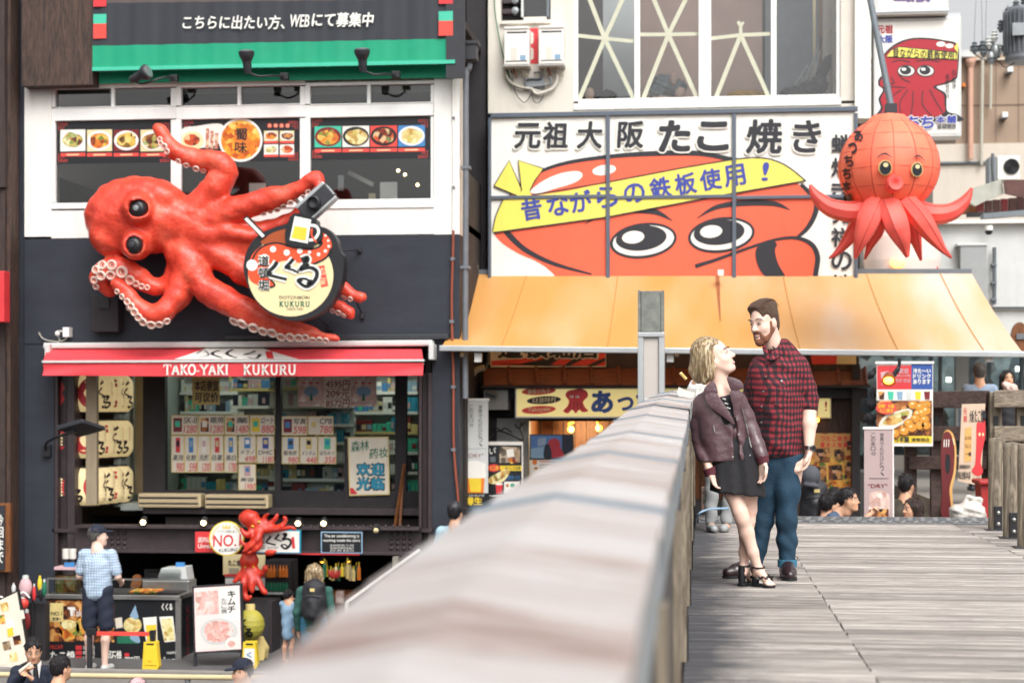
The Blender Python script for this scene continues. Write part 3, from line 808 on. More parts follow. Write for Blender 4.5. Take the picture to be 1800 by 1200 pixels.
# big black and green banner over the windows, with its lower green strip
bn=thing('banner_sign','wide black and green fabric banner with white Japanese lettering','banner',P(480,145,F1-.3))
Yb=F1-.28
mb=MB()
def banner_pt(x,y,d=0): q=P(x,y,Yb);return Vector((q.x,Yb+.012*sin(x*.09+y*.02)+.008*sin(x*.23)+(8-y)*.0009*0+d,q.z))
def strip(y0f,y1f,m,x0=163,x1=800,n=64):
    X=[x0+(x1-x0)*i/n for i in range(n+1)]
    A=[banner_pt(x,y0f(x)) for x in X];B=[banner_pt(x,y1f(x)) for x in X];A2=[a+Vector((0,.02,0)) for a in A];B2=[a+Vector((0,.02,0)) for a in B]
    mb.add(A+B,[(i,i+1,n+2+i,n+1+i) for i in range(n)],m);mb.add(A2+B2,[(i,i+1,n+2+i,n+1+i) for i in range(n)],m)
sl2=lambda x:-(x-163)*.02
mat('banner_black','2b2e35',.6,.06,3);mat('banner_top','574c4a',.6,.08,3)
strip(lambda x:-60,lambda x: 6+sl2(x)*.6,'banner_top');strip(lambda x: 6+sl2(x)*.6,lambda x: 81+sl2(x),'banner_black');strip(lambda x: 81+sl2(x),lambda x: 122+sl2(x),'green')
mb.build('fabric',bn,smooth=180)
mb=MB();
mb.txt('こちらに出たい方、',320,27,500,52,Yb-.03,'sign_white',.025,.12);mb.txt('WEB',508,26,543,48,Yb-.03,'sign_white',.035,.12);mb.txt('にて募集中',547,22,655,48,Yb-.03,'sign_white',.03,.12);mb.build('lettering',bn)
for x0,x1,y0 in ((164,187,-3),(771,796,-8)):
    mb=MB()
    for k,(a,b,m) in enumerate(((-14,15,'red'),(28,45,'green_pale'),(45,71,'bright_red'))): mb.rect(x0,y0+a,x1,y0+b,Yb-.026,m)
    mb.build('colour_squares',bn)
mb=MB();mb.beam(P(163,122,Yb-.02),P(800,109,Yb-.02),.04,.05,'green_pale');mb.build('lower_rail',bn)
mb=MB();mb.beam(P(801,-60,Yb),P(801,138,Yb),.05,.25,'charcoal');mb.build('end_bracket',bn)
mb=MB();a=[P(174,127,F1-.06),P(800,113,F1-.06),P(800,136,F1-.06),P(174,147,F1-.06)];mb.prism(a,(0,.05,0),'green')
mb.build('fascia_board',label='narrow green board under the big banner',cat='board')
def spotlight(lab,hx,hy,dirx,diry,bx,by,ring=True):
    Ys=Yb-.45;t=thing('spotlight',lab,'spotlight',P(bx,by,Yb-.05),'black spotlights under the green banner')
    mb=MB();d=Vector((dirx,-.25,diry)).normalized();c=P(hx,hy,Ys)
    mb.lathe([(0,-.17),(.045,-.17),(.055,-.1),(.06,-.02),(.1,.06),(.105,.11),(.085,.125),(0,.12)],c,'charcoal',20,d);mb.build('head',t,smooth=40)
    mb=MB();mb.lathe([(0,.121),(.085,.127),(.08,.13),(0,.14)],c,'grey_metal',18,d);mb.build('lens',t,smooth=60)
    mb=MB();e=c-d*.15;mb.tube(cr([e,e+Vector((.15,0,-.06)),P((hx*.3+bx*.7),by-2,Ys+.15),P(bx,by,Yb-.04)],False,5),.014,'black',8);mb.build('arm',t,smooth=60)
    mb=MB();mb.obox(P(bx,by,Yb-.03),(.055,0,0),(0,.05,0),(0,0,.045),'black');mb.build('mount',t,bevel=.01)
spotlight('black spotlight under the banner swung sideways, left of the three',248,132,.85,.3,306,138)
spotlight('middle black spotlight under the banner, pointing up at the lettering',434,106,.0,1,500,135)
spotlight('right black spotlight under the banner, near the drainpipe',637,103,.0,1,696,132)

# timber cladding and neighbour at the far left
mb=MB();mb.bp(38,-90,163,150,F1-.25,F1+.0,'dark_wood');mb.build('timber_cladding',label='dark weathered timber cladding beside the green banner',cat='cladding')
nb=thing('timber_building','dark timber clad neighbour building at the far left edge','building',P(5,1172,22.2)*1)
mb=MB();mb.bp(-160,-90,8,330,22.2,22.6,'dark_wood_edge');mb.bp(-160,332,9,1260,22.25,22.6,'dark_wood_edge');mb.bp(8.5,-90,18,1260,22.3,22.6,'dark_wood');mb.build('wall',nb)
mb=MB();mb.bp(-40,476,7,566,21.9,22.1,'red');mb.build('wall_sign',label='plain red sign box cut by the left edge',cat='sign',bevel=.01)
t=thing('wood_sign','framed dark wood sign with white characters at left edge','sign',P(5,1005,22.1))
mb=MB();mb.bp(-30,884,18,1005,22.08,22.16,'counter_wood');mb.build('frame',t,bevel=.01)
mb=MB();mb.bp(-26,888,8,1001,22.06,22.079,'charcoal');mb.vtxt('今回まで',-5,902,6,990,22.055,'sign_white',.03);mb.build('face',t)

# drain pipes between the two buildings
def pipe(label,px,Y,r,m,brackets,name='drainpipe',cat='pipe'):
    t=thing(name,label,cat,P(*px[-1],Y));mb=MB();mb.tube(cr([P(x,y,Y) for x,y in px],False,5),r,m,12);mb.build('pipe',t,smooth=60)
    mb=MB();
    for x,y in brackets: q=P(x,y,Y);mb.box(q.x-r*1.5,q.x+r*1.5,Y-r*1.25,Y+r+.05,q.z-.02,q.z+.02,'pipe_grey')
    mb.build('brackets',t);return t
pipe('reddish copper pipe running down the navy wall corner',[(797,405),(796,450),(794,520),(795,600),(797,660),(797,760),(800,820),(806,890),(806,960)],F1-.05,.018,'copper_pipe',[(796,455),(794,565),(797,680),(797,790)])
t=pipe('dark grey drainpipe with square hopper in the alley gap',[(826,112),(824,122),(819,140),(819,300),(818,480),(818,700)],F1+.0,.04,'pipe_grey',[(819,295),(818,470)])
mb=MB();mb.bp(813,76,837,104,F1-.1,F1+.12,'charcoal');mb.bp(811,71,840,77,F1-.12,F1+.14,'charcoal');mb.build('hopper',t)
pipe('thin white conduit down the right edge of the white wall',[(796,136),(797,300),(796,404)],F1-.02,.012,'white_paint',[(797,208),(797,330)],'conduit')
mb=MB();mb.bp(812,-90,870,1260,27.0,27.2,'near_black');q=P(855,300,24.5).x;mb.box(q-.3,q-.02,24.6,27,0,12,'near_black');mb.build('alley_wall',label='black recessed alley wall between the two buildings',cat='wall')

# wall furniture on the navy wall
t=thing('speaker_box','black wall box with a square plate under the octopus','box',P(185,582,F1-.2));mb=MB();mb.bp(158,518,208,583,F1-.22,F1,'soft_black');mb.build('case',t,bevel=.015)
mb=MB();mb.bp(173,522,192,543,F1-.24,F1-.22,'black');mb.build('plate',t,bevel=.006)
t=thing('wall_sensor','small white wall sensor with looping cables over the red awning','sensor',P(108,600,F1-.1))
mb=MB();mb.bp(110,575,121,592,F1-.14,F1,'white');mb.ell(P(101,586,F1-.1),.035,'white',12,8);mb.obox(P(107,582,F1-.1),(.05,0,0),(0,.02,0),(0,0,.012),'pale_grey');mb.build('housing',t,bevel=.006)
mb=MB();mb.tube(cr([P(x,y,F1-.05) for x,y in ((68,584),(76,595),(95,600),(112,598),(118,592))],False,5),.008,'pipe_beige',6);mb.tube(cr([P(x,y,F1-.06) for x,y in ((100,588),(105,597),(100,603))],False,5),.007,'pipe_beige',6);mb.build('cables',t)
t=thing('stay_rods','thin black stay rods bracing the round sign to the wall','rods',P(630,560,F1-.1));mb=MB()
mb.tube([P(590,440,F1-.6),P(632,440,F1-.03)],.012,'black',6);mb.tube([P(590,455,F1-.7),P(637,552,F1-.03)],.014,'black',6);mb.tube([P(560,560,F1-.5),P(578,574,F1-.03)],.012,'black',6);mb.build('rods',t)
for x,y in ((632,437),(637,553),(580,574)): mb=MB();mb.bp(x-3,y-6,x+3,y+6,F1-.05,F1,'charcoal');mb.build('wall_plate',t)
mb=MB();mb.bp(395,588,788,597,F1-.09,F1-.002,'charcoal');mb.build('cable_duct',label='long dark duct along the wall above the red awning',cat='duct',bevel=.01)

# red awning
aw=thing('awning','red fabric awning with white capital lettering on its valance','awning',P(410,660,21.9))
mb=MB();mb.beam(P(80,608,F1-.12),P(762,603,F1-.12),.2,.08,'pale_grey');mb.build('housing',aw,bevel=.02)
mb=MB()
for x in (82,757): mb.bp(x-4,604,x+5,632,F1-.3,F1-.02,'pale_grey')
mb.build('end_caps',aw,bevel=.01)
Ya=21.95
def awpt(x,u): q0=P(x*.985+8,613,F1-.16);q1=P(x,634,Ya);return q0.lerp(q1,u)
n=40;X=[76+(744-76)*i/n for i in range(n+1)]
mb=MB();A=[awpt(x,0) for x in X];B=[awpt(x,1) for x in X];mb.add(A+B,[(i,i+1,n+2+i,n+1+i) for i in range(n)],'awning_red');mb.build('canopy',aw)
mb=MB();mb.beam(P(75,635.5,Ya),P(746,633,Ya),.05,.028,'pale_grey');mb.build('front_bar',aw)
mb=MB();rows=8;V=[]
for j in range(rows+1):
    for i in range(n*2+1):
        x=76+(744-76)*i/(n*2);u=j/rows;e=max(0,1-(x-76)/150) ** 2+max(0,1-(744-x)/130) ** 2
        y=637+u*(22+2.5*math.exp(-((x-410)/300) ** 2));q=P(x,y,Ya)
        V.append((q.x,Ya+.006*sin(x*.05)*u-.035*e*sin(u*5+x*.03)*u,q.z))
W=n*2+1;mb.add(V,[(j*W+i,j*W+i+1,(j+1)*W+i+1,(j+1)*W+i) for j in range(rows) for i in range(n*2)],'awning_red');mb.build('valance',aw,smooth=180)
mb=MB()
# hand-drawn serif capitals
SER={'T': [[(0,0),(10,0)],[(5,0),(5,14)]],'A': [[(5,0),(0.5,14)],[(5,0),(9.5,14)],[(2.4,9),(7.6,9)]],'K': [[(2,0),(2,14)],[(9,0),(2,8)],[(4,6),(9.5,14)]],
       'Y': [[(0,0),(5,7)],[(10,0),(5,7)],[(5,7),(5,14)]],'I': [[(2,0),(2,14)]],'U': [[(1.5,0),(1.5,9),(3,13),(5.5,13.8),(8,13),(9,9),(9,0)]],
       'R': [[(2,0),(2,14)],[(2,0.6),(7,0.6),(8.6,3.5),(7,6.8),(2,7)],[(5,7),(9.5,14)]],'O': [[(5+4.6*cos(a),7+7*sin(a)) for a in [i*pi/8 for i in range(17)]]],
       'D': [[(2,0),(2,14)],[(2,.5),(6,.5),(9,4),(9,10),(6,13.5),(2,13.5)]],'N': [[(1.5,14),(1.5,0),(9,14),(9,0)]],'B': [[(2,0),(2,14)],[(2,.5),(7,.5),(8,3.5),(6.5,6.5),(2,6.8)],[(6,6.8),(9,10),(7,13.5),(2,13.5)]],'-': [[(0,9),(4,9)]],' ': []}
SERB={'T': [(5,14),(0,1.5,'v'),(10,1.5,'v')],'A': [(1,14),(9,14)],'K': [(2,0),(2,14),(8.6,0),(9.4,14)],'Y': [(0.4,0),(9.6,0),(5,14)],'I': [(2,0),(2,14)],'U': [(1.5,0),(9,0)],'R': [(2,0),(2,14),(9.4,14)],'N': [(1.3,0),(1.3,14),(9,0)],'B': [],'D': [],'O': []}
def serif(mb,t,x0,y0,h,Y,m,adv=11.6,wt=2.5):
    k=h/14;x=x0
    for c in t:
        for st in SER[c]:
            thin=1 if len(st) > 2 or abs(st[0][0]-st[-1][0]) < .1 or c in 'AKRY' else .55
            mb.ribbon([(x+a*k,y0+b*k) for a,b in st],wt*k*thin,Y,m)
        for q in SERB.get(c,[]):
            if len(q) == 2: mb.ribbon([(x+(q[0]-2.1)*k,y0+q[1]*k),(x+(q[0]+2.1)*k,y0+q[1]*k)],1.2*k,Y,m)
            else: mb.ribbon([(x+q[0]*k,y0-.5*k),(x+q[0]*k,y0+3.2*k)],1.1*k,Y,m)
        x += (5.6 if c in 'I-' else adv)*k
    return x
serif(mb,'TAKO-YAKI',288,641,17,Ya-.045,'sign_white',11.9);serif(mb,'KUKURU',428,641,17,Ya-.045,'sign_white',13.0);mb.build('lettering',aw)
mb=MB();
A=[(306,.95),(360,.05),(462,.05),(525,.95)];mb.face([awpt(x,u)+Vector((0,-.012,.012)) for x,u in A],'sign_white')
for st,wd in ((((345,.5),(356,.2),(366,.6),(350,.8)),3),(((385,.2),(372,.5),(390,.85)),6),(((408,.15),(398,.5),(416,.85)),6),(((430,.25),(448,.3),(430,.6),(456,.55),(450,.9),(436,.8)),6)):
    pts=cr(st,False,5);L=[awpt(x-wd/2,u)+Vector((0,-.016,.016)) for x,u in pts];R=[awpt(x+wd/2,u)+Vector((0,-.016,.016)) for x,u in pts];k=len(L)
    mb.add(L+R,[(i,i+1,k+i+1,k+i) for i in range(k-1)],'sign_black')
mb.face([awpt(x,u)+Vector((0,-.015,.015)) for x,u in ((466,.3),(478,.3),(482,.9),(470,.9))],'red')
mb.build('painted_emblem',aw)
# ================================================================ the giant octopus on the wall
OY=22.05;U=SC(350,OY)
oc=thing('octopus_sculpture','giant red octopus sculpture lying across the white and navy wall','sculpture',P(380,600,OY))
s=SDF(.09)
def o3(p): return P(p[0],p[1],OY+(p[2] if len(p) > 2 else 0))
def arm(pts,k=.05,n=4):
    q=cr([(p[0],p[1],p[2],p[3]) for p in pts],False,n)
    for a,b in zip(q,q[1:]): s.cone(o3(a),o3(b),a[3]*U*.93,b[3]*U*.93,k)
    return [(o3(a),a[3]*U) for a in q]
# mantle and brow
s.ell(o3((232,382,0)),(80*U,.48,66*U),.1);s.ell(o3((205,385,0)),(50*U,.42,60*U),.1);s.cone(o3((262,385,0)),o3((352,398,.05)),57*U,44*U,.14)
s.ell(o3((250,335,-.05)),(55*U,.32,24*U),.1);s.ell(o3((196,420,-.1)),(34*U,.3,30*U),.1);s.ell(o3((285,350,-.1)),(40*U,.3,26*U),.1)
s.cone(o3((325,390,.05)),o3((378,398,.12)),42*U,28*U,.1)
EYES=[(243,367,31,16),(236,431,27,15.5)]
for x,y,R,r in EYES: s.cone(o3((x+4,y,-.25)),o3((x,y,-.50)),R*U,(R-5)*U,.06)
for x,y,R,r in EYES: s.cone(o3((x,y,-.9)),o3((x,y,-.60)),r*U,r*U).cut(.02)
T1=arm([(338,388,.0,40),(362,352,-.05,28),(384,325,-.1,23),(398,302,-.12,19),(382,285,-.15,18.5),(345,279,-.18,17),(312,268,-.2,14),(293,250,-.22,11.5),(283,233,-.22,9),(277,226,-.22,7)])
s.cone(o3((376,318,-.1)),o3((408,306,-.1)),13*U,10*U,.03);s.cone(o3((368,312,-.2)),o3((384,300,-.22)),7*U,6*U,.02)     # creased cuff at the bend
T2=arm([(345,395,.0,38),(400,374,-.08,27),(450,358,-.12,22),(500,343,-.15,17),(535,327,-.18,12.5),(551,314,-.2,9.5),(558,312,-.2,8),(561,320,-.25,6.5),(560,332,-.3,5.5)])
T3=arm([(360,402,.0,30),(420,402,.0,19),(470,402,.05,15),(510,388,.05,13),(538,366,0,11),(556,352,-.1,8)])
T4=arm([(356,418,.0,30),(410,428,.0,24),(460,446,.05,19),(520,470,.08,17),(570,496,.05,14),(602,508,0,11),(626,519,-.03,8),(641,523,-.03,5)])
T5=arm([(346,430,.0,30),(400,456,-.02,25),(450,490,0,22),(510,520,.05,17),(560,530,.0,13),(592,538,-.03,11),(612,548,-.04,8),(617,556,-.04,5)])
T45=arm([(350,412,-.12,20),(410,410,-.15,14),(450,415,-.1,10)])
T6=arm([(318,428,-.02,34),(336,466,-.08,28),(362,505,-.1,25),(405,533,-.12,24),(455,556,-.12,22),(500,574,-.12,17),(540,583,-.14,11.5),(570,592,-.15,7),(592,594,-.15,4)])
T7=arm([(322,446,-.02,28),(319,490,-.1,20),(306,525,-.18,19),(284,551,-.22,18.5),(262,553,-.24,16.5),(242,540,-.26,13.5),(228,521,-.28,11.5),(213,506,-.3,9.5),(201,498,-.3,8)])
T8=arm([(318,470,.02,24),(300,497,-.02,17),(268,503,-.06,15),(245,488,-.1,18),(218,474,-.14,20),(192,473,-.16,18),(177,484,-.14,16),(178,500,-.06,13),(196,512,.0,11)],.05)
arm([(330,500,.05,18),(312,540,-.05,9)],.1)
# paint ridges between the arms
def wr_oct(X,Y,Z): return .016*np.sin(X*9+1.3*np.sin(Z*7))*np.sin(Z*8+Y*5)+.009*np.sin(X*23+Z*9+np.sin(Z*13))*np.sin(Z*21-X*6)
body=organic('body',s,.027,'octopus_skin',oc,wr_oct,relax=2)
for x,y,R,r in EYES:
    c=o3((x,y,-.555));e=MB();e.lathe([(0,-.05),(r*U*.98,-.05),(r*U,.02),(r*U*.9,.05),(r*U*.86,.03),(r*U*.5,.055),(0,.06)],c+Vector((0,-.02,0)),'black',28,(0,-1,0))
    ob=e.build('eye',oc,smooth=40)
    e=MB();e.lathe([(0,0),(r*U*.34,0),(r*U*.30,.02),(0,.025)],c+Vector((0,-.085,0)),'grey_metal' if y < 400 else 'charcoal',20,(0,-1,0));e.build('pupil',ob,smooth=60)
def suckers(lst,name='sucker',lean=(0,0)):
    for x,y,r in lst:
        p,nr=hit(body,x,y)
        if p is None:                                   # at the rim of the arm: step towards the body until it sits on it
            for dx,dy in ((0,-2),(0,-4),(2,-3),(4,-4),(3,-6),(6,-6),(5,2),(8,0)):
                p,nr=hit(body,x+dx,y+dy)
                if p is not None: break
        if p is None: continue
        nr=(nr+Vector((0,-.6,0))).normalized() if nr.y < .2 else Vector((0,-1,0));r2=r*U*1.25
        e=MB();e.lathe([(r2*.9,-.03),(r2*1.05,r2*.15),(r2*.95,r2*.42),(r2*.74,r2*.48),(r2*.6,r2*.25),(r2*.28,r2*.2),(r2*.2,r2*.06),(0,r2*.04)],p,'sucker_rim',14,nr,
                              ['sucker_rim','sucker_rim','sucker_rim','sucker_rim','sucker_pink','sucker_rim','dark_red'])
        e.build(name,oc,smooth=60)
suckers([(388,563,8),(409,567,8),(427,572,8),(446,579,8),(463,585,7.5),(479,588,7.5),(495,591,7.5),(511,592,7),(525,593,6.5),(537,593,5.5),(549,596,5),(562,598,5),(573,598,4.5)])
suckers([(206,512,4),(215,521,4.5),(224,530,5),(231,538,5.5),(226,543,4),(237,548,6),(244,557,6),(252,565,6.5),(266,570,6.5),(280,569,6),(293,564,5),(240,552,3)])
suckers([(180,466,6.5),(197,466,7.5),(215,478,8.5),(229,492,7),(239,498,5),(249,503,4.5),(259,505,4),(178,484,7),(195,483,7),(169,474,6),(166,492,5.5),(169,503,5)])
suckers([(541,337,4),(531,345,4),(521,351,4.5),(510,358,4.5),(498,364,4.5),(487,368,4.5),(475,373,4),(463,377,4),(289,258,5),(294,266,4.5),(281,245,4),(283,252,4),(314,283,4),(328,290,4.5),(345,296,5),(358,303,5)])
suckers([(594,517,4),(605,522,4.5),(616,527,4),(585,546,4),(595,551,4.5),(605,556,4)])

# old camera held up by one arm (held, so its own thing)
t=thing('camera','black and silver toy camera gripped by the upright octopus arm','camera',P(560,372,OY-.4));cc=P(558,357,OY-.42);d=Vector((cos(.72),0,sin(.72)));up=Vector((-sin(.72),0,cos(.72)))
mb=MB();mb.obox(cc,d*.24,(0,.09,0),up*.10,'charcoal');mb.build('case',t,bevel=.012)
mb=MB();mb.obox(cc+up*.125,d*.24,(0,.09,0),up*.024,'alu');mb.obox(cc-up*.118,d*.24,(0,.09,0),up*.017,'alu');mb.obox(cc+d*.242,d*.01,(0,.07,0),up*.08,'grey_metal');mb.build('chrome_trim',t,bevel=.008)
mb=MB();mb.lathe([(0,-.02),(.085,-.02),(.085,.1),(.07,.11),(.06,.07),(0,.06)],cc+Vector((0,-.09,0))-d*.02,'black',22,(0,-1,0));mb.build('lens',t,smooth=40)
mb=MB();mb.lathe([(0,0),(.06,0),(.06,.05),(0,.06)],cc+up*.15-d*.15,'steel',16,up);mb.build('dial',t,smooth=40)

# round shop sign standing proud of the octopus
SY=21.42
rs=thing('round_sign','round cream shop sign with black rim and a painted beer mug','sign',P(512,562,SY))
mb=MB();k=lambda L: L
rim=cr([(428,466),(436,436),(456,412),(482,400),(506,392),(513,379),(552,384),(558,396),(575,402),(590,418),(597,440),(604,452),(603,482),(597,505),(583,532),(560,552),(528,563),(495,560),(464,544),(443,518),(432,490)],True,5)
mb.plate(rim,SY,.22,'black');mb.build('backing',rs,bevel=.012)
mb=MB();Q=SY-.004
mb.flat(circ(511,484,75,72,48),Q,'cream');mb.build('disc',rs)
mb=MB();Q -= .003
mat('sign_brown','a2491d',.45,.08,3);mat('sign_orange','e2512a',.4,.05,3)
mb.flat(cr([(459,424),(480,409),(505,402),(520,402),(520,430),(490,428),(466,430)],True,5),Q,'sign_brown')
mb.flat(cr([(436,478),(441,452),(460,432),(486,427),(510,433),(536,437),(556,436),(566,428),(560,420),(548,424),(538,420),(548,408),(566,408),(580,420),(583,436),(574,452),(556,462),(530,462),(498,458),(474,470),(470,486),(482,500),(470,504),(452,500),(440,492)],True,5),Q-.003,'sign_orange')
mb.ribbon(cr([(440,470),(447,449),(462,433),(486,427),(510,433),(536,437),(556,436),(566,428),(560,420),(549,424)],False,5),3.2,Q-.005,'sign_black')
mb.ribbon(cr([(582,436),(574,452),(556,462),(545,465)],False,5),3,Q-.005,'sign_black');mb.ribbon(cr([(456,502),(470,505),(483,501),(472,488)],False,4),3,Q-.005,'sign_black')
for x,y,r in ((480,438,5.5),(504,444,5.5),(527,441,5),(544,443,3),(560,447,3.2),(572,441,3),(578,433,2.6),(577,423,2.4),(572,414,2.2),(562,411,2),(443,466,10),(465,455,8.5)): mb.flat(circ(x,y,r,n=16),Q-.0065,'sign_white')
mb.build('painted_tentacle',rs)
mb=MB();mat('beer','e9c93c',.35,.08,4)
m0=[(517,378),(551,386),(545,432),(505,425)]
Qm=SY-.04
mb.plate(cr([(514,376),(553,384),(556,396),(566,402),(566,420),(551,431),(546,436),(502,427)],True,3),Qm,.06,'sign_black')
mb.build('mug_outline',rs)
mb=MB();mb.flat([(518,380),(547,386),(541,428),(509,422)],Qm-.003,'sign_white');mb.flat([(518,397),(540,401),(537,423),(512,418)],Qm-.006,'beer')
mb.ribbon(cr([(546,396),(556,398),(560,408),(553,420),(543,422)],False,4),5,Qm-.003,'sign_white');mb.ribbon(cr([(548,402),(548,414),(556,426)],False,4),[3,4,4]+[3]*6,Qm-.007,'sign_orange');mb.build('mug',rs)
mb=MB()                                               # brush lettering
def brush(mb,strokes,Y,m,grow=0,x0=0,y0=0,sx=1,sy=1):
    for pts,ws in strokes:
        q=cr([(x0+x*sx,y0+y*sy,(w_+grow)) for (x,y),w_ in zip(pts,ws)],False,5)
        mb.ribbon([(a[0],a[1]) for a in q],[a[2] for a in q],Y,m)
KU=[([(487,460),(482,468),(471,481),(484,486),(504,491)],[7,7,5,5,5]),
      ([(516,455),(508,464),(502,470),(514,474),(524,479)],[6,6,4,4,3.5]),
      ([(530,457),(540,454),(538,462),(530,470),(529,474),(544,470),(556,476),(556,488),(546,500),(536,503),(524,494),(528,490),(540,491),(546,500)],[9,9,7,6,5,6,7,7,7,6,5,4,4,5])]
brush(mb,KU,SY-.0145,'sign_white',7);brush(mb,KU,SY-.018,'sign_black')
mb.vtxt('道頓堀',452,446,474,512,SY-.014,'sign_white',.09);mb.vtxt('道頓堀',453,448,473,511,SY-.0195,'sign_black',.02)
mb.flat([(559,468),(570,466),(577,502),(565,505)],SY-.009,'bright_red');mb.vtxt('たこ家',562,470,573,501,SY-.012,'cream',.01)
mb.txt('DOTONBORI',491,520,544,525.5,SY-.009,'ink',0);serif(mb,'KUKURU',491,529.5,9,SY-.009,'ink_green',14.4,2.8)
mb.txt('TAKO-YAKI',503,541,533,545,SY-.009,'ink',0);mb.build('lettering',rs)
mb=MB();mb.plate([(427,385),(434,379),(469,414),(461,421)],SY-.02,.05,'black');mb.flat([(429.5,385.5),(434,382),(465.5,414),(461,417.5)],SY-.024,'sign_white');mb.build('chopstick',rs)
# ================================================================ ground floor of the left building
# steel columns
def column(label,x0,x1,y0,y1,Y):
    t=thing('steel_column',label,'column',P((x0+x1)/2,y1,Y),'brown steel columns of the shopfront');w3=(x1-x0)
    mb=MB();mb.bp(x0,y0,x0+w3*.2,y1,Y,Y+.3,'steel_brown');mb.bp(x1-w3*.36,y0,x1,y1,Y,Y+.3,'steel_brown');mb.bp(x0+w3*.2,y0,x1-w3*.36,y1,Y+.12,Y+.18,'steel_brown');mb.build('flanges',t,bevel=.008)
    mb=MB();mb.bp(x0-2,929,x1+1,935,Y-.02,Y+.2,'steel_brown');mb.build('stiffener',t)
column('brown steel column left of the paper lanterns',94,131,655,1250,F1+.02)
column('brown steel column at the right end of the riveted beam',736,761,655,1250,F1+.02)
# paper lanterns along the side wall
def lantern(label,x,Y,row):
    y0,y1=((657,726),(736,806),(814,890))[row]
    k=Y/23.4
    yc=(y0+y1)/2;c=P(x,719+(yc-719)/(SC(x,Y)/SC(x,23.4)),Y);r=.24;h=.26
    t=thing('paper_lantern',label,'lantern',c-Vector((0,0,h)),'glowing paper lanterns stacked beside the column')
    mb=MB();prof=[]
    for i in range(25):
        z=-h+2*h*i/24;q=abs(z)/h;rr=r*(1-.34*max(0,(q-.45)/.55) ** 2.4)+(.004 if i % 2 else 0);prof.append((rr,z))
    mb.lathe(prof,c,'lantern_paper',28);mb.build('shade',t,smooth=25)
    mb=MB();mb.lathe([(0,h+.02),(r*.66,h+.02),(r*.68,h-.01)],c,'black',20);mb.lathe([(0,-h-.02),(r*.66,-h-.02),(r*.68,-h+.01)],c,'black',20);mb.build('hoops',t)
    mb=MB();view=atan2(-c.y,-c.x)
    def on(a0,sc=1.0):
        def f(u,v):                                     # u,v in lantern units (-1..1) -> wrapped round the shade
            a=a0+u;z=-v*h;q=abs(z)/h;rr=r*(1-.34*max(0,(q-.45)/.55) ** 2.4)+.009
            return c+Vector((cos(a)*rr,sin(a)*rr,z))
        return f
    def wrapbrush(f,strokes,m,ox,oy,sc):
        for pts,ws in strokes:
            q=cr([(x,y,w_) for (x,y),w_ in zip(pts,ws)],False,4);L=[];R=[]
            for i,(x,y,w_) in enumerate(q):
                a=q[max(i-1,0)];b=q[min(i+1,len(q)-1)];dx,dy=b[0]-a[0],b[1]-a[1];n_=math.hypot(dx,dy) or 1
                L.append(f((x-dy/n_*w_/2-515)*sc+ox,(y+dx/n_*w_/2-478)*sc*1.1+oy));R.append(f((x+dy/n_*w_/2-515)*sc+ox,(y-dx/n_*w_/2-478)*sc*1.1+oy))
            k2=len(L);mb.add(L+R,[(i,i+1,k2+i+1,k2+i) for i in range(k2-1)],m)
    k4=min(3,max(0,round((Y-23.0)*4)));ph=((.35,-.2,.75,.2),(.1,.75,.1,-.25),(.7,.15,.75,.2))[row][k4]
    f=on(view+ph)
    wrapbrush(f,[([(538,456),(520,458),(508,478),(520,498),(538,500)],[15,17,17,17,13])],'red',-.62,0,.023)
    v=[((x-515)*1,y) for x,y in ((0,0),)]
    f2=on(view+ph+.55)
    vert=[([(520,452),(505,462)],[9,5]),([(512,470),(500,484),(520,492)],[6,4,5]),([(512,496),(534,494),(520,508),(540,512),(530,524),(515,520)],[6,7,6,7,7,5])]
    wrapbrush(f2,vert,'sign_black',0,-.15,.018)
    wrapbrush(f2,[([(548,440+j*9),(556,440+j*9)],[3,3]) for j in range(6)],'sign_black',.12,-.05,.0125)
    f3=on(view+ph-1.5);wrapbrush(f3,vert,'sign_black',0,-.15,.018)
    mb.build('lettering',t)
mat('lantern_paper','e8d4a8',.7,.06,2,st=(1,1,30),emit=.42,ecol='f2d69a')
for row,rn in enumerate(('top','middle','bottom')):
    for x,Y,pn in ((204,23.75,'rightmost'),(187,23.5,'second from the right'),(171,23.25,'third from the right'),(155,23.0,'leftmost')):
        lantern(f'{pn} paper lantern in the {rn} row of four overlapping lanterns',x,Y,row)
    lantern(f'{rn} paper lantern half hidden behind the left steel column',117,22.98,row)
mb=MB();mb.bp(151,655,170,886,22.72,22.8,'beige_strip');mb.build('timber_post',label='pale timber post between the two lantern stacks',cat='post')
mb=MB();mb.bp(237,655,251,868,24.1,24.2,'beige_strip');mb.build('timber_post',label='pale timber post right of the lantern stacks',cat='post')
mb=MB();mb.bp(120,600,292,905,24.4,24.45,'dark_room');mb.build('lantern_wall',label='dark wall behind the paper lanterns',cat='wall')
# black arm lamp sticking out over the lanterns
t=thing('arm_lamp','black flat floodlight on a bent arm before the left column','lamp',P(80,800,F1));mb=MB()
mb.tube(cr([P(80,790,F1-.05),P(82,778,F1-.25),P(100,768,F1-.6),P(124,760,F1-.8)],False,5),.016,'black',8);mb.bp(74,782,88,802,F1-.06,F1,'black');mb.build('arm',t)
mb=MB();c=P(142,752,F1-.85);d=Vector((.97,-.05,.26)).normalized();mb.obox(c,d*.19,Vector((.1,.16,-.05)),Vector((-.25,0,.95)).normalized()*.028,'charcoal');mb.obox(c-d*.13,d*.06,(0,.06,0),(0,0,.045),'black');mb.build('head',t,bevel=.01)

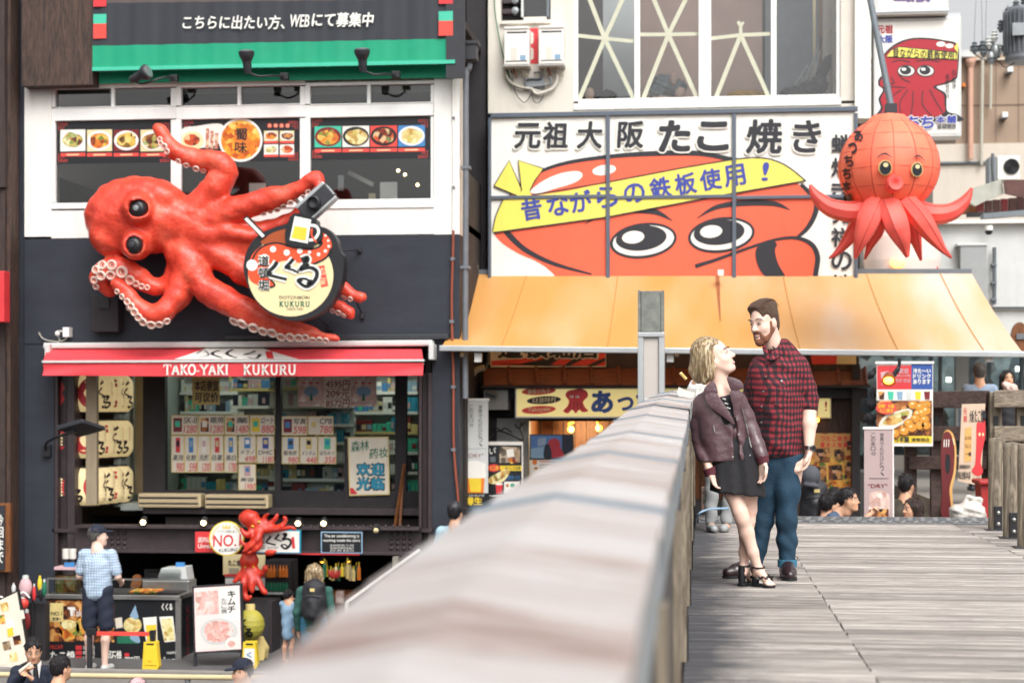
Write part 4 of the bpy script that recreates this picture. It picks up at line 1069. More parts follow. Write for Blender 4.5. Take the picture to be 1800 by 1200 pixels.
# drugstore behind the upper glass
ds=thing('drugstore_front','dark framed drugstore glazing with lit shelves behind it','shopfront',P(500,900,23.5));DY=23.5
mb=MB()
for a,b,c_,d in ((251,640,290,900),(484,640,493,866),(605,770,612,890),(694,640,714,890),(734,640,745,900)): mb.bp(a,b,c_,d,DY-.03,DY+.1,'near_black')
mb.bp(290,862,735,892,DY-.02,DY+.12,'near_black');mb.bp(251,600,745,640,DY-.02,DY+.1,'near_black');mb.bp(251,892,745,904,DY-.2,DY+.1,'steel_brown');mb.build('frame',ds,bevel=.004)
mb=MB();mb.rect(290,640,484,862,DY+.03,'shop_glass');mb.rect(493,640,694,862,DY+.03,'shop_glass');mb.rect(714,640,734,862,DY+.03,'shop_glass');mb.build('pane',ds)
zf=P(400,880,23.5).z
mb=MB();a,b=P(285,700,24).x-.5,P(740,700,24).x+.1
mat('store_wall','a9b0aa',.7,.1,3);mb.box(a,b,27.6,27.7,zf-.2,zf+3,'store_wall');mb.box(a,b,23.7,27.6,zf+2.02,zf+2.1,'store_wall');mb.box(a,b,23.65,27.6,zf-.15,zf-.05,'store_wall');mb.box(a-.1,a,23.65,27.6,zf-.1,zf+2.4,'store_wall');mb.box(b,b+.1,23.65,27.6,zf-.1,zf+2.4,'store_wall');mb.build('store_room',ds)
mb=MB();mat('tube_light','f4f8f4',.3,.02,3,emit=6,ecol='f2f4e8')
for k in range(3): mb.box(a+.3,b-.3,24.3+k*1.1,24.42+k*1.1,zf+1.93,zf+2.0,'tube_light')
mb.build('tube_lights',ds)
random.seed(11);cols=['sky_blue','teal','paper_white','white','dark_red','paper_yellow','navy_cloth','pink_cloth','green_pale','charcoal','pale_blue','pale_grey','beige']
def shelf(label,x0,x1,Y,n,rot=0):
    t=thing('shelf_unit',label,'shelf',Vector(((x0+x1)/2,Y,zf)),'drugstore shelves');mb=MB();H=1.85
    mb.box(x0,x1,Y+.3,Y+.34,zf,zf+H,'pale_grey')
    for j in range(n+1): mb.box(x0,x1,Y,Y+.3,zf+H*j/n-.012,zf+H*j/n+.012,'white');mb.box(x0,x1,Y-.012,Y,zf+H*j/n-.02,zf+H*j/n+.025,random.choice(['paper_white','paper_yellow','white']))
    mb.build('shelves',t);mb=MB()
    for j in range(n):
        x=x0+.01
        while x < x1-.05:
            wd=random.uniform(.035,.09);m=random.choice(cols);hh=random.uniform(.12,H/n-.05)
            for r in range(random.randint(1,4)):
                if x+wd > x1: break
                mb.box(x,x+wd-.006,Y+.02,Y+.16,zf+H*j/n+.013,zf+H*j/n+.013+hh,m)
                if random.random() < .5: mb.box(x+.005,x+wd-.011,Y+.017,Y+.02,zf+H*j/n+hh*.3,zf+H*j/n+hh*.7,random.choice(cols))
                x += wd
    mb.build('goods',t,kind='stuff')
shelf('left wall of drugstore shelves behind the price sheets',a+.05,a+2.0,26.3,6);shelf('long middle drugstore shelf packed with boxes',a+1.2,a+2.9,25.2,7);shelf('right hand drugstore shelf behind the tree posters',a+2.7,b-.1,25.9,6)
shelf('low shelf close behind the right pane of glass',a+2.0,a+3.2,24.3,7)
# hand-written sheets taped to the glass
Yg=DY+.02
def sheet(label,x0,y0,x1,y1,fn,m='paper_yellow',rot=0,group='price sheets taped to the drugstore glass'):
    t=thing('price_sheet',label,'sheet',P((x0+x1)/2,y1,Yg),group);mb=MB();mb.bp(x0,y0,x1,y1,Yg-.012,Yg-.008,m);mb.build('paper',t)
    mb=MB();fn(mb,Yg-.015);mb.build('print',t)
def card(x0,y0,x1,y1,prod,price,words,pc='red',bg='paper'):
    def f(mb,Y):
        mb.rect(x0+1.3,y0+1.3,x1-1.3,y1-1.3,Y+.001,bg);w_,h_=x1-x0,y1-y0
        mb.rect(x0+w_*.34,y0+h_*.06,x0+w_*.68,y0+h_*.46,Y-.001,prod)
        mb.rect(x0+w_*.4,y0+h_*.14,x0+w_*.62,y0+h_*.3,Y-.002,random.choice(cols))
        mb.txt(words,x0+w_*.1,y0+h_*.52,x1-w_*.12,y0+h_*.68,Y-.001,'ink',.01,.1);mb.txt(price,x0+w_*.35,y0+h_*.74,x1-w_*.06,y0+h_*.97,Y-.001,pc,.02,.1)
    return f
random.seed(21)
names=['薬用','化粧','洗顔','目薬','美白','日焼','頭痛','胃薬','メラノ','毛穴','のど','保湿','マスク','湿布']
for i,(x,pr) in enumerate(((302,'980'),(325,'598'),(348,'1200'),(371,'1080'),(395,'1780'))):
    sheet(f'price card with red {pr} below the row of sample packs',x-1,765,x+22,830,card(x-1,765,x+22,830,random.choice(['dark_red','red','paper_white','sky_blue']),pr,names[i]))
for x0,y0,x1,y1,pr,nm,pd in ((301,729,348,764,'1280','SK-II','dark_red'),(349,729,394,764,'1280','眼用','food_brown'),(395,729,438,764,'1480','薬','food_brown'),(439,729,483,764,'880','ロート','yellow'),
                                   (419,766,450,813,'498','メラノ','sky_blue'),(451,766,482,814,'1180','DHC','indigo'),(419,815,450,861,'1980','美容','pink_cloth'),
                                   (495,731,540,765,'598','写真','dark_red'),(541,731,586,764,'780','CPB','paper'),(495,767,526,815,'980','龍角散','sky_blue'),(527,767,558,815,'448','メンタム','paper_yellow'),(559,767,591,815,'358','はちみつ','green_pale')):
    wide=x1-x0 > 35
    def wf(mb,Y,x0=x0,y0=y0,x1=x1,y1=y1,pr=pr,nm=nm,pd=pd):
        mb.rect(x0+1.4,y0+1.4,x1-1.4,y1-1.4,Y+.001,'paper');w_=x1-x0;h_=y1-y0
        mb.rect(x0+w_*.08,y0+h_*.15,x0+w_*.4,y0+h_*.85,Y-.001,pd);mb.rect(x0+w_*.14,y0+h_*.3,x0+w_*.33,y0+h_*.6,Y-.002,random.choice(cols))
        mb.txt(nm,x0+w_*.46,y0+h_*.12,x1-w_*.06,y0+h_*.42,Y-.001,'ink',.015,.1);mb.txt(pr,x0+w_*.46,y0+h_*.52,x1-w_*.05,y0+h_*.9,Y-.001,'red',.02,.1)
    sheet(f'{"wide" if wide else "upright"} price card reading {pr} beside a {pd.replace("_", " ")} pack at the {"left" if x0 < 490 else "right"} pane, {"upper" if y0 < 740 else "middle" if y0 < 800 else "bottom"} row' ,x0,y0,x1,y1,wf if wide else card(x0,y0,x1,y1,pd,pr,nm))
def f(mb,Y): mb.txt('本店便宜',342,668,384,687,Y,'ink',.03);mb.txt('可议价',342,689,384,707,Y,'ink',.03)
sheet('tan paper with thick black Chinese writing high on the glass',338,655,386,711,f,'paper_yellow')
def tree(cx):
    def f(mb,Y):
        mb.flat(circ(cx,688,13,9),Y,'pale_blue');mb.flat([(cx-1.5,692),(cx+1.5,692),(cx+3,704),(cx-3,704)],Y-.001,'ink_green')
        for k in range(3): mb.flat([(cx-16+k*12,672),(cx-10+k*12,672),(cx-10+k*12,674),(cx-16+k*12,674)],Y,'red')
        mb.rect(cx-14,707,cx+14,708.5,Y,'grey_paint')
    return f
sheet('pale poster with a round tree left of the red number sheet',524,655,570,714,tree(547),'photo_pink');sheet('pale poster with a round tree right of the red number sheet',616,655,662,714,tree(639),'photo_pink')
def f(mb,Y):
    for i,tx in enumerate(('4595円','209元','8572円')): mb.txt(tx,572,668+i*17,614,682+i*17,Y,'dark_red',.03,.1)
    mb.rect(571,683,615,684,Y,'dark_red');mb.rect(571,700,615,701,Y,'dark_red')
sheet('sheet of large red hand-written numbers between two tree posters',570,655,616,716,f,'paper')
t=thing('welcome_poster','white poster with blue bubble Chinese characters and green writing','poster',P(648,870,DY-.06));mb=MB();a4=[(611,768),(683,767),(685,869),(614,871)]
mb.plate(a4,DY-.06,.01,'paper_yellow');mb.flat([(613,770),(681,769),(683,867),(616,869)],DY-.063,'paper');mb.build('paper',t);mb=MB();Y=DY-.067
mb.txt('森林',616,774,648,793,Y,'ink_green',.01,.1,-.12);mb.txt('药妆',648,787,681,805,Y,'ink_green',.01,.1,-.1)
for i,c in enumerate('欢迎光临'): x=627+(i % 2)*25;y=813+(i // 2)*25;mb.txt(c,x-1,y-1,x+25,y+24,Y,'ink',.06);mb.txt(c,x+1,y+1,x+23,y+22,Y-.003,'teal',.035)
mb.flat([(615,857),(620,857),(628,866),(626,868),(616,868)],Y,'red');mb.build('lettering',t)
# long timber battens leaning beside the column
for x0,x1,dy,lab in ((711,694,0,'longer'),(709,703,22,'shorter')):
    mb=MB();mb.beam(P(x0,815+dy,23.3),P(x1,926,23.15),.03,.03,'counter_wood');mb.build('timber_batten',label=f'{lab} timber batten leaning by the right steel column',cat='batten',group='leaning timber battens')
# two beige air conditioners
ac=thing('air_conditioner','left beige air conditioner below the drugstore glass','air conditioner',P(297,892,23.2),'beige air conditioners')
mb=MB();mb.bp(242,867,352,892,23.18,23.42,'ac_beige');mb.build('casing',ac,bevel=.02)
mb=MB();mb.bp(244,873,346,876,23.172,23.19,'black');mb.bp(244,883,348,885.5,23.172,23.19,'black');mb.build('slots',ac)
mb=MB();mb.bp(348,868,353,891,23.17,23.4,'beige');mb.build('end_cap',ac,bevel=.01)
ac2=copy_tree(ac,ac.location+Vector((P(415,892,23.2).x-P(297,892,23.2).x,0,-.01)),'right beige air conditioner below the drugstore glass')
# riveted steel beam with lamps on it
bm=thing('steel_beam','long brown riveted steel beam over the counter','beam',P(420,972,F1-.1));BY=F1-.02
mb=MB();mb.bp(131,925,737,930,BY-.16,BY+.16,'steel_brown');mb.bp(131,968,737,973,BY-.16,BY+.16,'steel_brown');mb.bp(131,930,737,968,BY-.01,BY+.01,'steel_brown');mb.build('flanges',bm,bevel=.004)
mb=MB()
for x0 in (186,688,300):
    for i in range(4):
        for j in range(4 if x0 != 300 else 0): mb.ell(P(x0+i*11,936+j*9,BY-.012),.028,'steel_brown',8,6)
for i in range(44): mb.ell(P(150+i*13.2,924.5,BY-.1),.022,'steel_brown',8,6)
mb.build('rivets',bm,smooth=180)
mb=MB();mb.bp(380,971.5,632,974,BY-.17,BY-.161,'red');mb.build('red_strip',bm)
def lamp(label,x,y,on=True):
    t=thing('spot_lamp',label,'lamp',P(x,y+8,F1-.15),'small lamps on the steel beam');c=P(x,y,F1-.2);d=Vector((.1,-.85,-.35)).normalized()
    mb=MB();mb.lathe([(0,-.1),(.035,-.1),(.05,-.02),(.058,.03),(.05,.03)],c,'charcoal',16,d);mb.tube([c-d*.06,P(x,y+11,F1-.15)],.012,'black',6);mb.build('housing',t,smooth=40)
    mb=MB();mb.lathe([(.036,.02),(.033,.04),(.015,.05),(0,.052)],c,'lamp_on' if on else 'cream',16,d);mb.build('bulb',t,smooth=60)
lamp('lit lamp on the beam below the left air conditioner',252,916);lamp('lit lamp on the beam above the red notice',358,917);lamp('lit lamp on the beam above the black notice',569,918);lamp('lit shaded lamp behind the small octopus arms',524,918);lamp('unlit black lamp at the right of the beam',661,930,False)
# signs on the beam
t=thing('notice','red notice half hidden behind the round NO.1 sign','sign',P(358,969,F1-.2));mb=MB();mb.bp(343,934,378,970,F1-.21,F1-.19,'red');mb.build('board',t);mb=MB();mb.txt('店内は',348,943,371,953,F1-.214,'sign_white',.02);mb.txt('Unres',348,955,371,963,F1-.214,'sign_white',.02);mb.build('lettering',t)
t=thing('award_sign','round white NO.1 sign with gold rim and little crown','sign',P(398,976,F1-.35));Y=F1-.36
mb=MB();mb.plate(circ(398,946,30.5,n=44),Y,.05,'beer');mb.plate(circ(398,946,28.5,n=44),Y-.006,.02,'sign_white');mb.build('disc',t)
mb=MB();mb.txt('NO.1',374,939,423,960,Y-.01,'red',.035,.05,-.03);mb.txt('KUKURU',385,963,416,969,Y-.01,'ink',.02,0,-.06);mb.txt('コナモン五貫お気に',381,931,416,936,Y-.01,'ink',0)
mb.flat([(391,929),(390,921),(395,925),(398,920),(401,925),(406,921),(405,929)],Y-.01,'paper_yellow')
for i in range(9):
    for sd in (-1,1): a=-pi/2+sd*(.55+i*.13);mb.flat(circ(398+25*cos(a),946+25*sin(a),2.2,1.0,8,a+pi/2+sd*.5),Y-.01,'paper_yellow')
mb.build('lettering',t)
t=thing('shop_sign','white oblong shop sign with brush lettering on the beam','sign',P(489,971,F1-.3));Y=F1-.32
mb=MB();mb.bp(450,931,528,972,Y,Y+.06,'teal');mb.bp(452,933,526,970,Y-.004,Y+.02,'sign_white');mb.build('board',t)
mb=MB();brush(mb,KU,Y-.008,'sign_black',0,-20,628-0,.985,.67) if False else brush(mb,[([(x,y) for x,y in p],[w_*.6 for w_ in ws]) for p,ws in KU],Y-.008,'sign_black',0,468-471*.50,938-454*.52,.50,.52)
mb.vtxt('道頓堀',458,938,466,966,Y-.008,'ink',0);mb.txt('TAKOYAKI',468,960,488,964,Y-.008,'ink',0);mb.flat([(512,944),(517,943),(519,963),(514,964)],Y-.008,'red');mb.build('lettering',t)
t=thing('notice','black English notice about air conditioning on the beam','sign',P(601,972,F1-.2));Y=F1-.2
mb=MB();mb.bp(564,934,637,972,Y,Y+.02,'pale_blue');mb.bp(566,936,635,970,Y-.003,Y+.01,'sign_black');mb.build('board',t)
mb=MB();mb.txt('The air conditioning is',570,938.5,631,945.5,Y-.006,'sign_white',.02);mb.txt('working inside the store',568,946.5,633,953,Y-.006,'sign_white',.02)
for i,tx in enumerate(('店内は冷房が効いています','店内的空调正在运行','실내 냉방 중입니다')): mb.txt(tx,580,956+i*4.6,622,959.8+i*4.6,Y-.006,'sign_white',0)
mb.build('lettering',t)
# the two small octopus figures on the beam and below it
def small_octopus(label,head,hr,arms,Y,m,eyes,h=.016):
    t=thing('octopus_figure',label,'figure',P(head[0],max(a[-1][1] for a in arms),Y));s2=SDF(.03);u=SC(head[0],Y)
    for (x,y,rx,ry) in hr: q=P(x,y,Y);s2.ell(q,(rx*u,min(rx,ry)*u*.9,ry*u),.04)
    for a in arms:
        q=cr([(x,y,z,r) for x,y,z,r in [(*p,0,3)[:4] if len(p) < 4 else p for p in a]],False,3)
        for p0,p1 in zip(q,q[1:]): s2.cone(P(p0[0],p0[1],Y+p0[2]),P(p1[0],p1[1],Y+p1[2]),p0[3]*u,p1[3]*u,.025)
    organic('body',s2,h,m,t,lambda X,Y_,Z: .004*np.sin(X*40)*np.sin(Z*37))
    for x,y,r in eyes:
        mb=MB();q=P(x,y,Y-hr[0][2]*u*.55);mb.ell(q,r*u,'yellow',12,8);mb.ell(q+Vector((0,-r*u*.7,0)),r*u*.5,'black',10,6);mb.build('eye',t,smooth=180)
small_octopus('small orange-red octopus figure perched on the beam signs',(440,912),[(438,910,19,15),(447,920,16,12),(455,926,11,9)],
  [[(455,924,0,8),(464,918,0,5),(466,908,0,3),(472,903,-.05,2)],[(456,926,0,8),(472,922,0,5),(484,912,0,3.5),(488,903,0,2)],[(458,928,0,8),(482,928,0,5),(498,922,0,4),(502,912,0,2.5),(498,908,0,2)],
   [(458,930,0,7),(488,930,-.05,4.5),(510,927,-.1,3),(519,930,-.1,2)],[(452,930,0,9),(455,944,-.1,6),(440,960,-.15,4),(428,970,-.15,2.5)],[(446,930,0,7),(436,940,-.1,5),(428,935,-.12,3.5),(424,928,-.12,2)],
   [(448,934,0,7),(446,952,-.1,5),(432,958,-.12,3.5),(424,950,-.12,2.5)],[(450,934,0,7),(456,958,-.1,5),(444,968,-.12,3),(432,974,-.12,2)],[(470,972,-.1,5),(478,970,-.12,4),(484,968,-.12,2)]],
  F1-.42,'octopus_small',[(444,925,2.6),(455,917,2.2)])
small_octopus('dark red octopus figure hanging under the beam by the menu board',(438,990),[(438,985,17,15),(438,997,13,9)],
  [[(438,1002,0,11),(432,1020,-.05,7),(430,1040,-.08,5),(434,1052,-.1,4),(441,1048,-.12,3)],[(440,1004,0,9),(442,1024,-.1,6.5),(443,1038,-.12,4)],[(444,1002,0,8),(454,1020,-.08,5),(462,1036,-.1,4.5),(468,1042,-.1,3)],
   [(446,1000,0,7),(458,1008,-.05,5),(467,999,-.08,4),(466,996,-.08,3)],[(432,1002,0,8),(420,1014,-.02,5),(412,1022,-.05,3)],[(434,1004,0,7),(428,1024,-.1,5),(426,1034,-.12,3)]],
  F1-.3,'octopus_small',[(431,996,1.8),(445,996,1.8)])
# posters and fridge behind
t=thing('wall_poster','pale takoyaki poster behind the dark red octopus figure','poster',P(428,1035,23.4));mb=MB();mb.bp(392,974,466,1010,23.4,23.42,'cream');mb.bp(396,1012,466,1036,23.4,23.42,'paper_white');mb.build('paper',t)
mb=MB();mb.txt('たこ焼',401,983,424,994,23.39,'ink',.03);mb.bp(394,1009,466,1013,23.38,23.41,'red')
for i in range(3): mb.rect(402,998+i*4,420,999.5+i*4,23.39,'grey_paint')
mb.build('lettering',t)
# ================================================================ things on the street before the left building
CYf=21.6
ct=thing('food_counter','stainless takoyaki counter covered with black menu photographs','counter',P(208,1180,CYf));
mb=MB();mb.bp(82,1052,313,1176,CYf,CYf+.75,'near_black');mb.build('body',ct)
mb=MB();mb.bp(79,1045,316,1053,CYf-.04,CYf+.8,'steel');mb.bp(308,1053,318,1176,CYf-.02,CYf+.03,'steel');mb.bp(79,1170,318,1177,CYf-.03,CYf+.03,'steel');mb.build('rim',ct,bevel=.006)
q=P(313,1110,CYf);mb=MB();x=P(313,1100,CYf).x+.003;z0,z1=P(313,1174,CYf).z,P(313,1054,CYf).z
mb.face([(x,CYf+.04,z0),(x,CYf+.74,z0),(x,CYf+.74,z1),(x,CYf+.04,z1)],'sign_black');
for i,c in enumerate('くくるたこ焼'): zz=z1-.12-i*.12;mb.txt(c,0,0,1,1,0,'dark_red',.02,fn=lambda u,v,zz=zz: Vector((x+.004,CYf+.33+u*.14,zz-v*.1)))
mb.build('side_panel',ct)
mb=MB();Y=CYf-.005
mb.rect(84,1055,201,1127,Y,'food_brown');mb.flat(circ(122,1105,18,19),Y-.002,'food_orange');mb.flat(circ(121,1097,13,9),Y-.004,'food_pale');mb.flat(circ(95,1112,15,13),Y-.002,'food_brown');mb.flat(circ(150,1100,17,18),Y-.002,'food_orange')
mb.flat([(87,1059),(111,1059),(111,1092),(87,1092)],Y-.004,'paper_yellow');mb.txt('NO.1',90,1074,109,1081,Y-.006,'ink',.03);mb.txt('受賞!!',92,1084,107,1090,Y-.006,'ink',.02)
mb.flat([(119,1066),(132,1066),(132,1070),(129,1071),(128,1082),(124,1082),(123,1071),(119,1070)],Y-.004,'paper_white');mb.txt('Tako',127,1070,150,1083,Y-.005,'paper_white',.02)
mb.rect(84,1128,201,1172,Y,'sign_black');mb.txt('大たこ入り',86,1132,110,1140,Y-.003,'bright_red',.03);mb.txt('たこ焼',88,1143,132,1160,Y-.003,'sign_white',.03)
for i,pr in enumerate(('570円','870円','1140円')): mb.rect(133,1134+i*9,144,1141+i*9,Y-.002,'red');mb.txt(pr,146,1134+i*9,166,1141+i*9,Y-.003,'sign_white',.02)
mb.rect(203,1055,307,1168,Y,'sign_black')
mb.flat(circ(233,1098,16,14),Y-.002,'food_pale');mb.flat([(202,1086),(214,1084),(216,1102),(204,1104)],Y-.003,'paper');mb.flat([(228,1082),(238,1062),(240,1072),(244,1084),(238,1088)],Y-.003,'pale_blue');mb.flat(cr([(236,1112),(244,1118),(246,1128),(238,1128),(228,1120)],True,4),Y-.003,'pale_blue');mb.flat([(206,1118),(232,1114),(246,1130),(206,1130)],Y-.001,'ink_green')
for x0,m in ((251,'beer'),(280,'food_pale')):
    dx=3 if x0 == 280 else 0
    mb.flat([(x0,1085+dx*-.5),(x0+24,1083-dx*.3),(x0+26-dx*-1,1126),(x0+6+dx,1128)],Y-.002,'paper_white');mb.flat([(x0+5,1098),(x0+24,1097),(x0+24,1125),(x0+8+dx,1127)] if m == 'beer' else [(x0+3,1088),(x0+23,1086),(x0+27,1124),(x0+9,1126)],Y-.004,m)
mb.txt('くくる',284,1060,303,1072,Y-.003,'sign_white',.06);mb.txt('明石焼',186,1142,214,1162,Y-.003,'sign_white',.04);mb.rect(219,1147,227,1153,Y-.002,'red');mb.txt('790円',219,1153,245,1162,Y-.003,'sign_white',.03);mb.txt('ビール',276,1153,292,1163,Y-.003,'sign_white',.03);mb.txt('500円',293,1144,308,1149,Y-.003,'sign_white',.02);mb.txt('550円',293,1157,308,1162,Y-.003,'sign_white',.02);mb.build('menu_photos',ct)
t=thing('glass_case','low glass sneeze guard on the steel counter behind the checked shirt man','glass',P(200,1045,CYf));mb=MB();mb.rect(84,1018,330,1045,CYf-.02,'clear_plastic');mb.build('pane',t);mb=MB();mb.bp(83,1016,331,1019,CYf-.025,CYf-.012,'steel');mb.bp(82,1016,85,1046,CYf-.03,CYf-.01,'steel');mb.build('rails',t)
t=thing('display_case','small glass display case with cups on its pink lid','case',P(114,1046,CYf+.2));mb=MB();mb.bp(97,1000,135,1045,CYf+.1,CYf+.4,'clear_plastic');mb.build('box',t);mb=MB();mb.bp(95,996,137,1001,CYf+.08,CYf+.42,'pink_cloth');mb.build('lid',t)
mb=MB();mb.bp(100,1012,132,1044,CYf+.15,CYf+.35,'food_green');mb.build('contents',t)
for i,(x,lab) in enumerate(((116,'left'),(128,'right'))):
    mb=MB();c=P(x,996,CYf+.25);mb.lathe([(.035,0),(.045,.11),(.043,.11),(.033,.01)],c,'clear_plastic',16);
    for k in range(6): mb.lathe([(.044,.11+k*.022),(.049,.128+k*.022),(.047,.13+k*.022)],c,'paper_white',16)
    mb.build('cup_stack',label=f'{lab} stack of clear plastic cups on the glass case',cat='cups',group='cup stacks on the glass case')
mb=MB();mb.bp(113,988,131,996,CYf+.1,CYf+.12,'sky_blue');mb.build('blue_card',label='small blue card standing before the cup stacks',cat='card')
t=thing('griddle','iron takoyaki griddle with rows of balls on the left half','griddle',P(268,1046,CYf+.2));mb=MB();g0=P(224,1045,CYf+.1);g1=P(313,1045,CYf+.1);z=g0.z+.02
mb.box(g0.x,g1.x,CYf+.08,CYf+.5,z-.03,z,'black');mb.build('plate',t);mb=MB()
for i in range(20):
    for j in range(5): mb.ell((g0.x+.03+i*(g1.x-g0.x-.05)/19,CYf+.13+j*.08,z+.012),(.018,.024,.022 if i < 11 else .006),'food_orange' if i < 11 else 'steel_brown',8,6)
mb.build('takoyaki',t,kind='stuff',smooth=180)
t=thing('steel_cabinet','stainless warming cabinet behind the griddle','cabinet',P(285,1042,CYf+.6));mb=MB();mb.bp(250,1020,332,1045,CYf+.55,CYf+.9,'steel');mb.build('body',t,bevel=.01);mb=MB();mb.bp(253,1000,318,1020,CYf+.55,CYf+.56,'clear_plastic');mb.build('guard',t)
t=thing('cash_register','white cash register with a small blue display','cash register',P(302,1020,CYf+.7));mb=MB();a=[(278,1012),(284,998),(326,996),(330,1020),(278,1020)];mb.plate(a,CYf+.6,.3,'pale_grey');mb.build('body',t,bevel=.01);mb=MB();mb.bp(309,988,324,997,CYf+.7,CYf+.74,'sky_blue');mb.build('display',t)
mb=MB();mb.plate(cr([(232,1018),(236,1010),(246,1012),(247,1030),(230,1032)],True,4),CYf+.95,.05,'counter_wood');mb.build('serving_board',label='brown rounded wooden board standing behind the counter',cat='board')
# backlit menu board on an easel
t=thing('menu_board','pale pink backlit kimchi menu board on a black easel','sign',P(382,1188,21.0));Yv=21.0;v0=[(338,1030),(424,1025),(427,1143),(341,1149)]
mb=MB();mb.plate(v0,Yv,.07,'charcoal');mb.bp(340,1148,345,1192,Yv+.02,Yv+.06,'charcoal');mb.bp(422,1142,427,1192,Yv+.02,Yv+.06,'charcoal');mb.build('frame',t,bevel=.006)
mat('lit_pink','ddbfbb',.3,.05,4,emit=.35,ecol='f3d8d4');ramp_mat('lit_food',['b98a80','d9ada4','c2857c','e2c7c0','d29a90'],10,emit=.25,bump=0)
mb=MB();Y=Yv-.004;mb.flat([(341,1033),(421,1028),(424,1140),(344,1145)],Y,'lit_pink');mb.flat([(343,1040),(383,1037),(385,1078),(345,1080)],Y-.002,'lit_food');mb.flat(cr([(352,1112),(358,1095),(378,1086),(400,1088),(416,1100),(416,1116),(398,1130),(366,1131)],True,4),Y-.002,'pale_grey');mb.flat(cr([(358,1110),(366,1094),(384,1090),(402,1094),(410,1106),(402,1122),(380,1128),(364,1124)],True,4),Y-.004,'lit_food');mb.flat([(386,1036),(420,1033),(422,1090),(388,1092)],Y-.001,'paper_white');mb.flat(circ(407,1130,11,11),Y-.005,'paper_white');mb.flat(circ(407,1131,7,6),Y-.007,'lit_food');mb.build('lit_face',t)
mb=MB();mb.vtxt('キムチ',399,1036,414,1077,Y-.004,'ink',.03);mb.vtxt('たこ焼',388,1050,399,1078,Y-.004,'grey_metal',.02);mb.txt('1人前790円',346,1132,382,1141,Y-.006,'sign_white',.03);mb.build('lettering',t)
# belt barrier, yellow stands
t=thing('belt_barrier','black queue barrier post with a red belt behind the checked shirt man','barrier',P(158,1190,20.3));Yq=20.3;mb=MB()
mb.bp(152,1112,160,1186,Yq,Yq+.06,'soft_black');mb.bp(150,1104,168,1116,Yq-.02,Yq+.07,'black');c=P(156,1188,Yq);mb.lathe([(0,0),(.16,0),(.16,.02),(.03,.05)],(c.x,c.y,0.0),'black',20);mb.build('post',t,bevel=.006)
mb=MB();mb.prism([P(165,1109,Yq+.02),P(262,1110,Yq+.03),P(262,1117,Yq+.03),P(165,1116,Yq+.02)],(0,.008,0),'bright_red');mb.build('belt',t)
def stand(label,x0,x1,y0,y1,Y,word=None):
    t=thing('floor_stand',label,'stand',P((x0+x1)/2,y1,Y),'yellow plastic floor stands');w_=x1-x0;mb=MB()
    mb.plate([(x0+w_*.1,y0),(x1-w_*.14,y0),(x1,y1-14),(x1-w_*.2,y1),(x0+w_*.1,y1),(x0,y1-12)],Y,.1,'yellow');mb.build('shell',t,bevel=.02)
    mb=MB();mb.bp(x0+w_*.25,y0+3,x1-w_*.3,y0+6,Y-.004,Y+.02,'black')
    if word: mb.rect(x0+w_*.15,y0+12,x1-w_*.2,y1-14,Y-.004,'paper_white');mb.txt(word,x0+w_*.3,y0+18,x0+w_*.62,y0+28,Y-.008,'sky_blue',.04)
    else: mb.bp(x0+w_*.14,y0+10,x1-w_*.12,y1-16,Y-.01,Y+.02,'yellow');mb.txt('←',x0+w_*.35,y0+32,x1-w_*.4,y0+37,Y-.014,'orange')
    mb.build('face',t);return t
t=stand('yellow plastic floor stand with the black belt catch on top',250,279,1127,1184,20.3);mb=MB();mb.plate([(262,1108),(272,1107),(271,1128),(264,1128)],20.32,.06,'black');mb.build('belt_catch',t,bevel=.008)
stand('yellow floor stand with a white card beside the round yellow lantern',425,453,1127,1182,20.9,'く')
t=thing('round_lantern','mottled olive yellow ball lantern with black brush characters','lantern',P(442,1125,21.4));mat('olive_yellow','a9a03f',.6,.25,6,bump=.2);mb=MB();c=P(440,1097,21.4);prof=[(.145*sin(pi*i/18)*(1+.02*(i % 2)),-.2*cos(pi*i/18)) for i in range(19)];mb.lathe([(r*1.25,z) for r,z in prof],c,'olive_yellow',24);mb.build('ball',t,smooth=180)
mb=MB();mb.lathe([(0,.19),(.06,.19),(.06,.26),(0,.26)],c,'paper_yellow',14);mb.build('cap',t)
mb=MB();rr=.184
def onball(u,v):
    q=P(u,v,21.4)-c;d2=q.x ** 2+q.z ** 2;return c+Vector((q.x,-sqrt(max(.0004,rr*rr-d2*.8))-.004,q.z))
mb.txt('く',428,1084,440,1099,0,'sign_black',.06,fn=onball);mb.txt('る',436,1100,450,1117,0,'sign_black',.06,fn=onball);mb.build('lettering',t)
mb=MB();mb.plate([(432,1128),(455,1120),(466,1140),(464,1160),(440,1160)],21.5,.2,'paper_yellow');mb.build('yellow_bag',label='pale yellow bag behind the yellow floor stand',cat='bag',bevel=.03)
# dark cabinet, drink fridge, bar shelf with bottles
t=thing('dark_cabinet','dark cabinet beside the olive ball lantern','cabinet',P(448,1180,22.4));mb=MB();mb.bp(392,1056,478,1240,22.3,22.8,'near_black');mb.build('body',t,bevel=.01);mb=MB();mb.bp(474,1060,477,1180,22.29,22.31,'steel_brown');mb.build('edge',t)
t=thing('drinks_fridge','glass drinks fridge with amber and green bottles','fridge',P(485,1050,23.2));mb=MB();mb.bp(466,985,512,1048,23.3,23.7,'near_black');mb.bp(468,1040,504,1044,23.25,23.3,'pale_grey');mb.build('cabinet',t)
mb=MB()
for i in range(7): 
    c=P(471+i*5.4,1014,23.25);mb.lathe([(0,0),(.022,0),(.022,.1),(.009,.14),(.009,.17),(0,.17)],c,'orange' if i != 3 else 'counter_wood',8);c=P(471+i*5.4,1038,23.25);mb.lathe([(0,0),(.022,0),(.022,.09),(.009,.12),(0,.12)],c,'ink_green',8)
mb.build('bottles',t,kind='stuff')
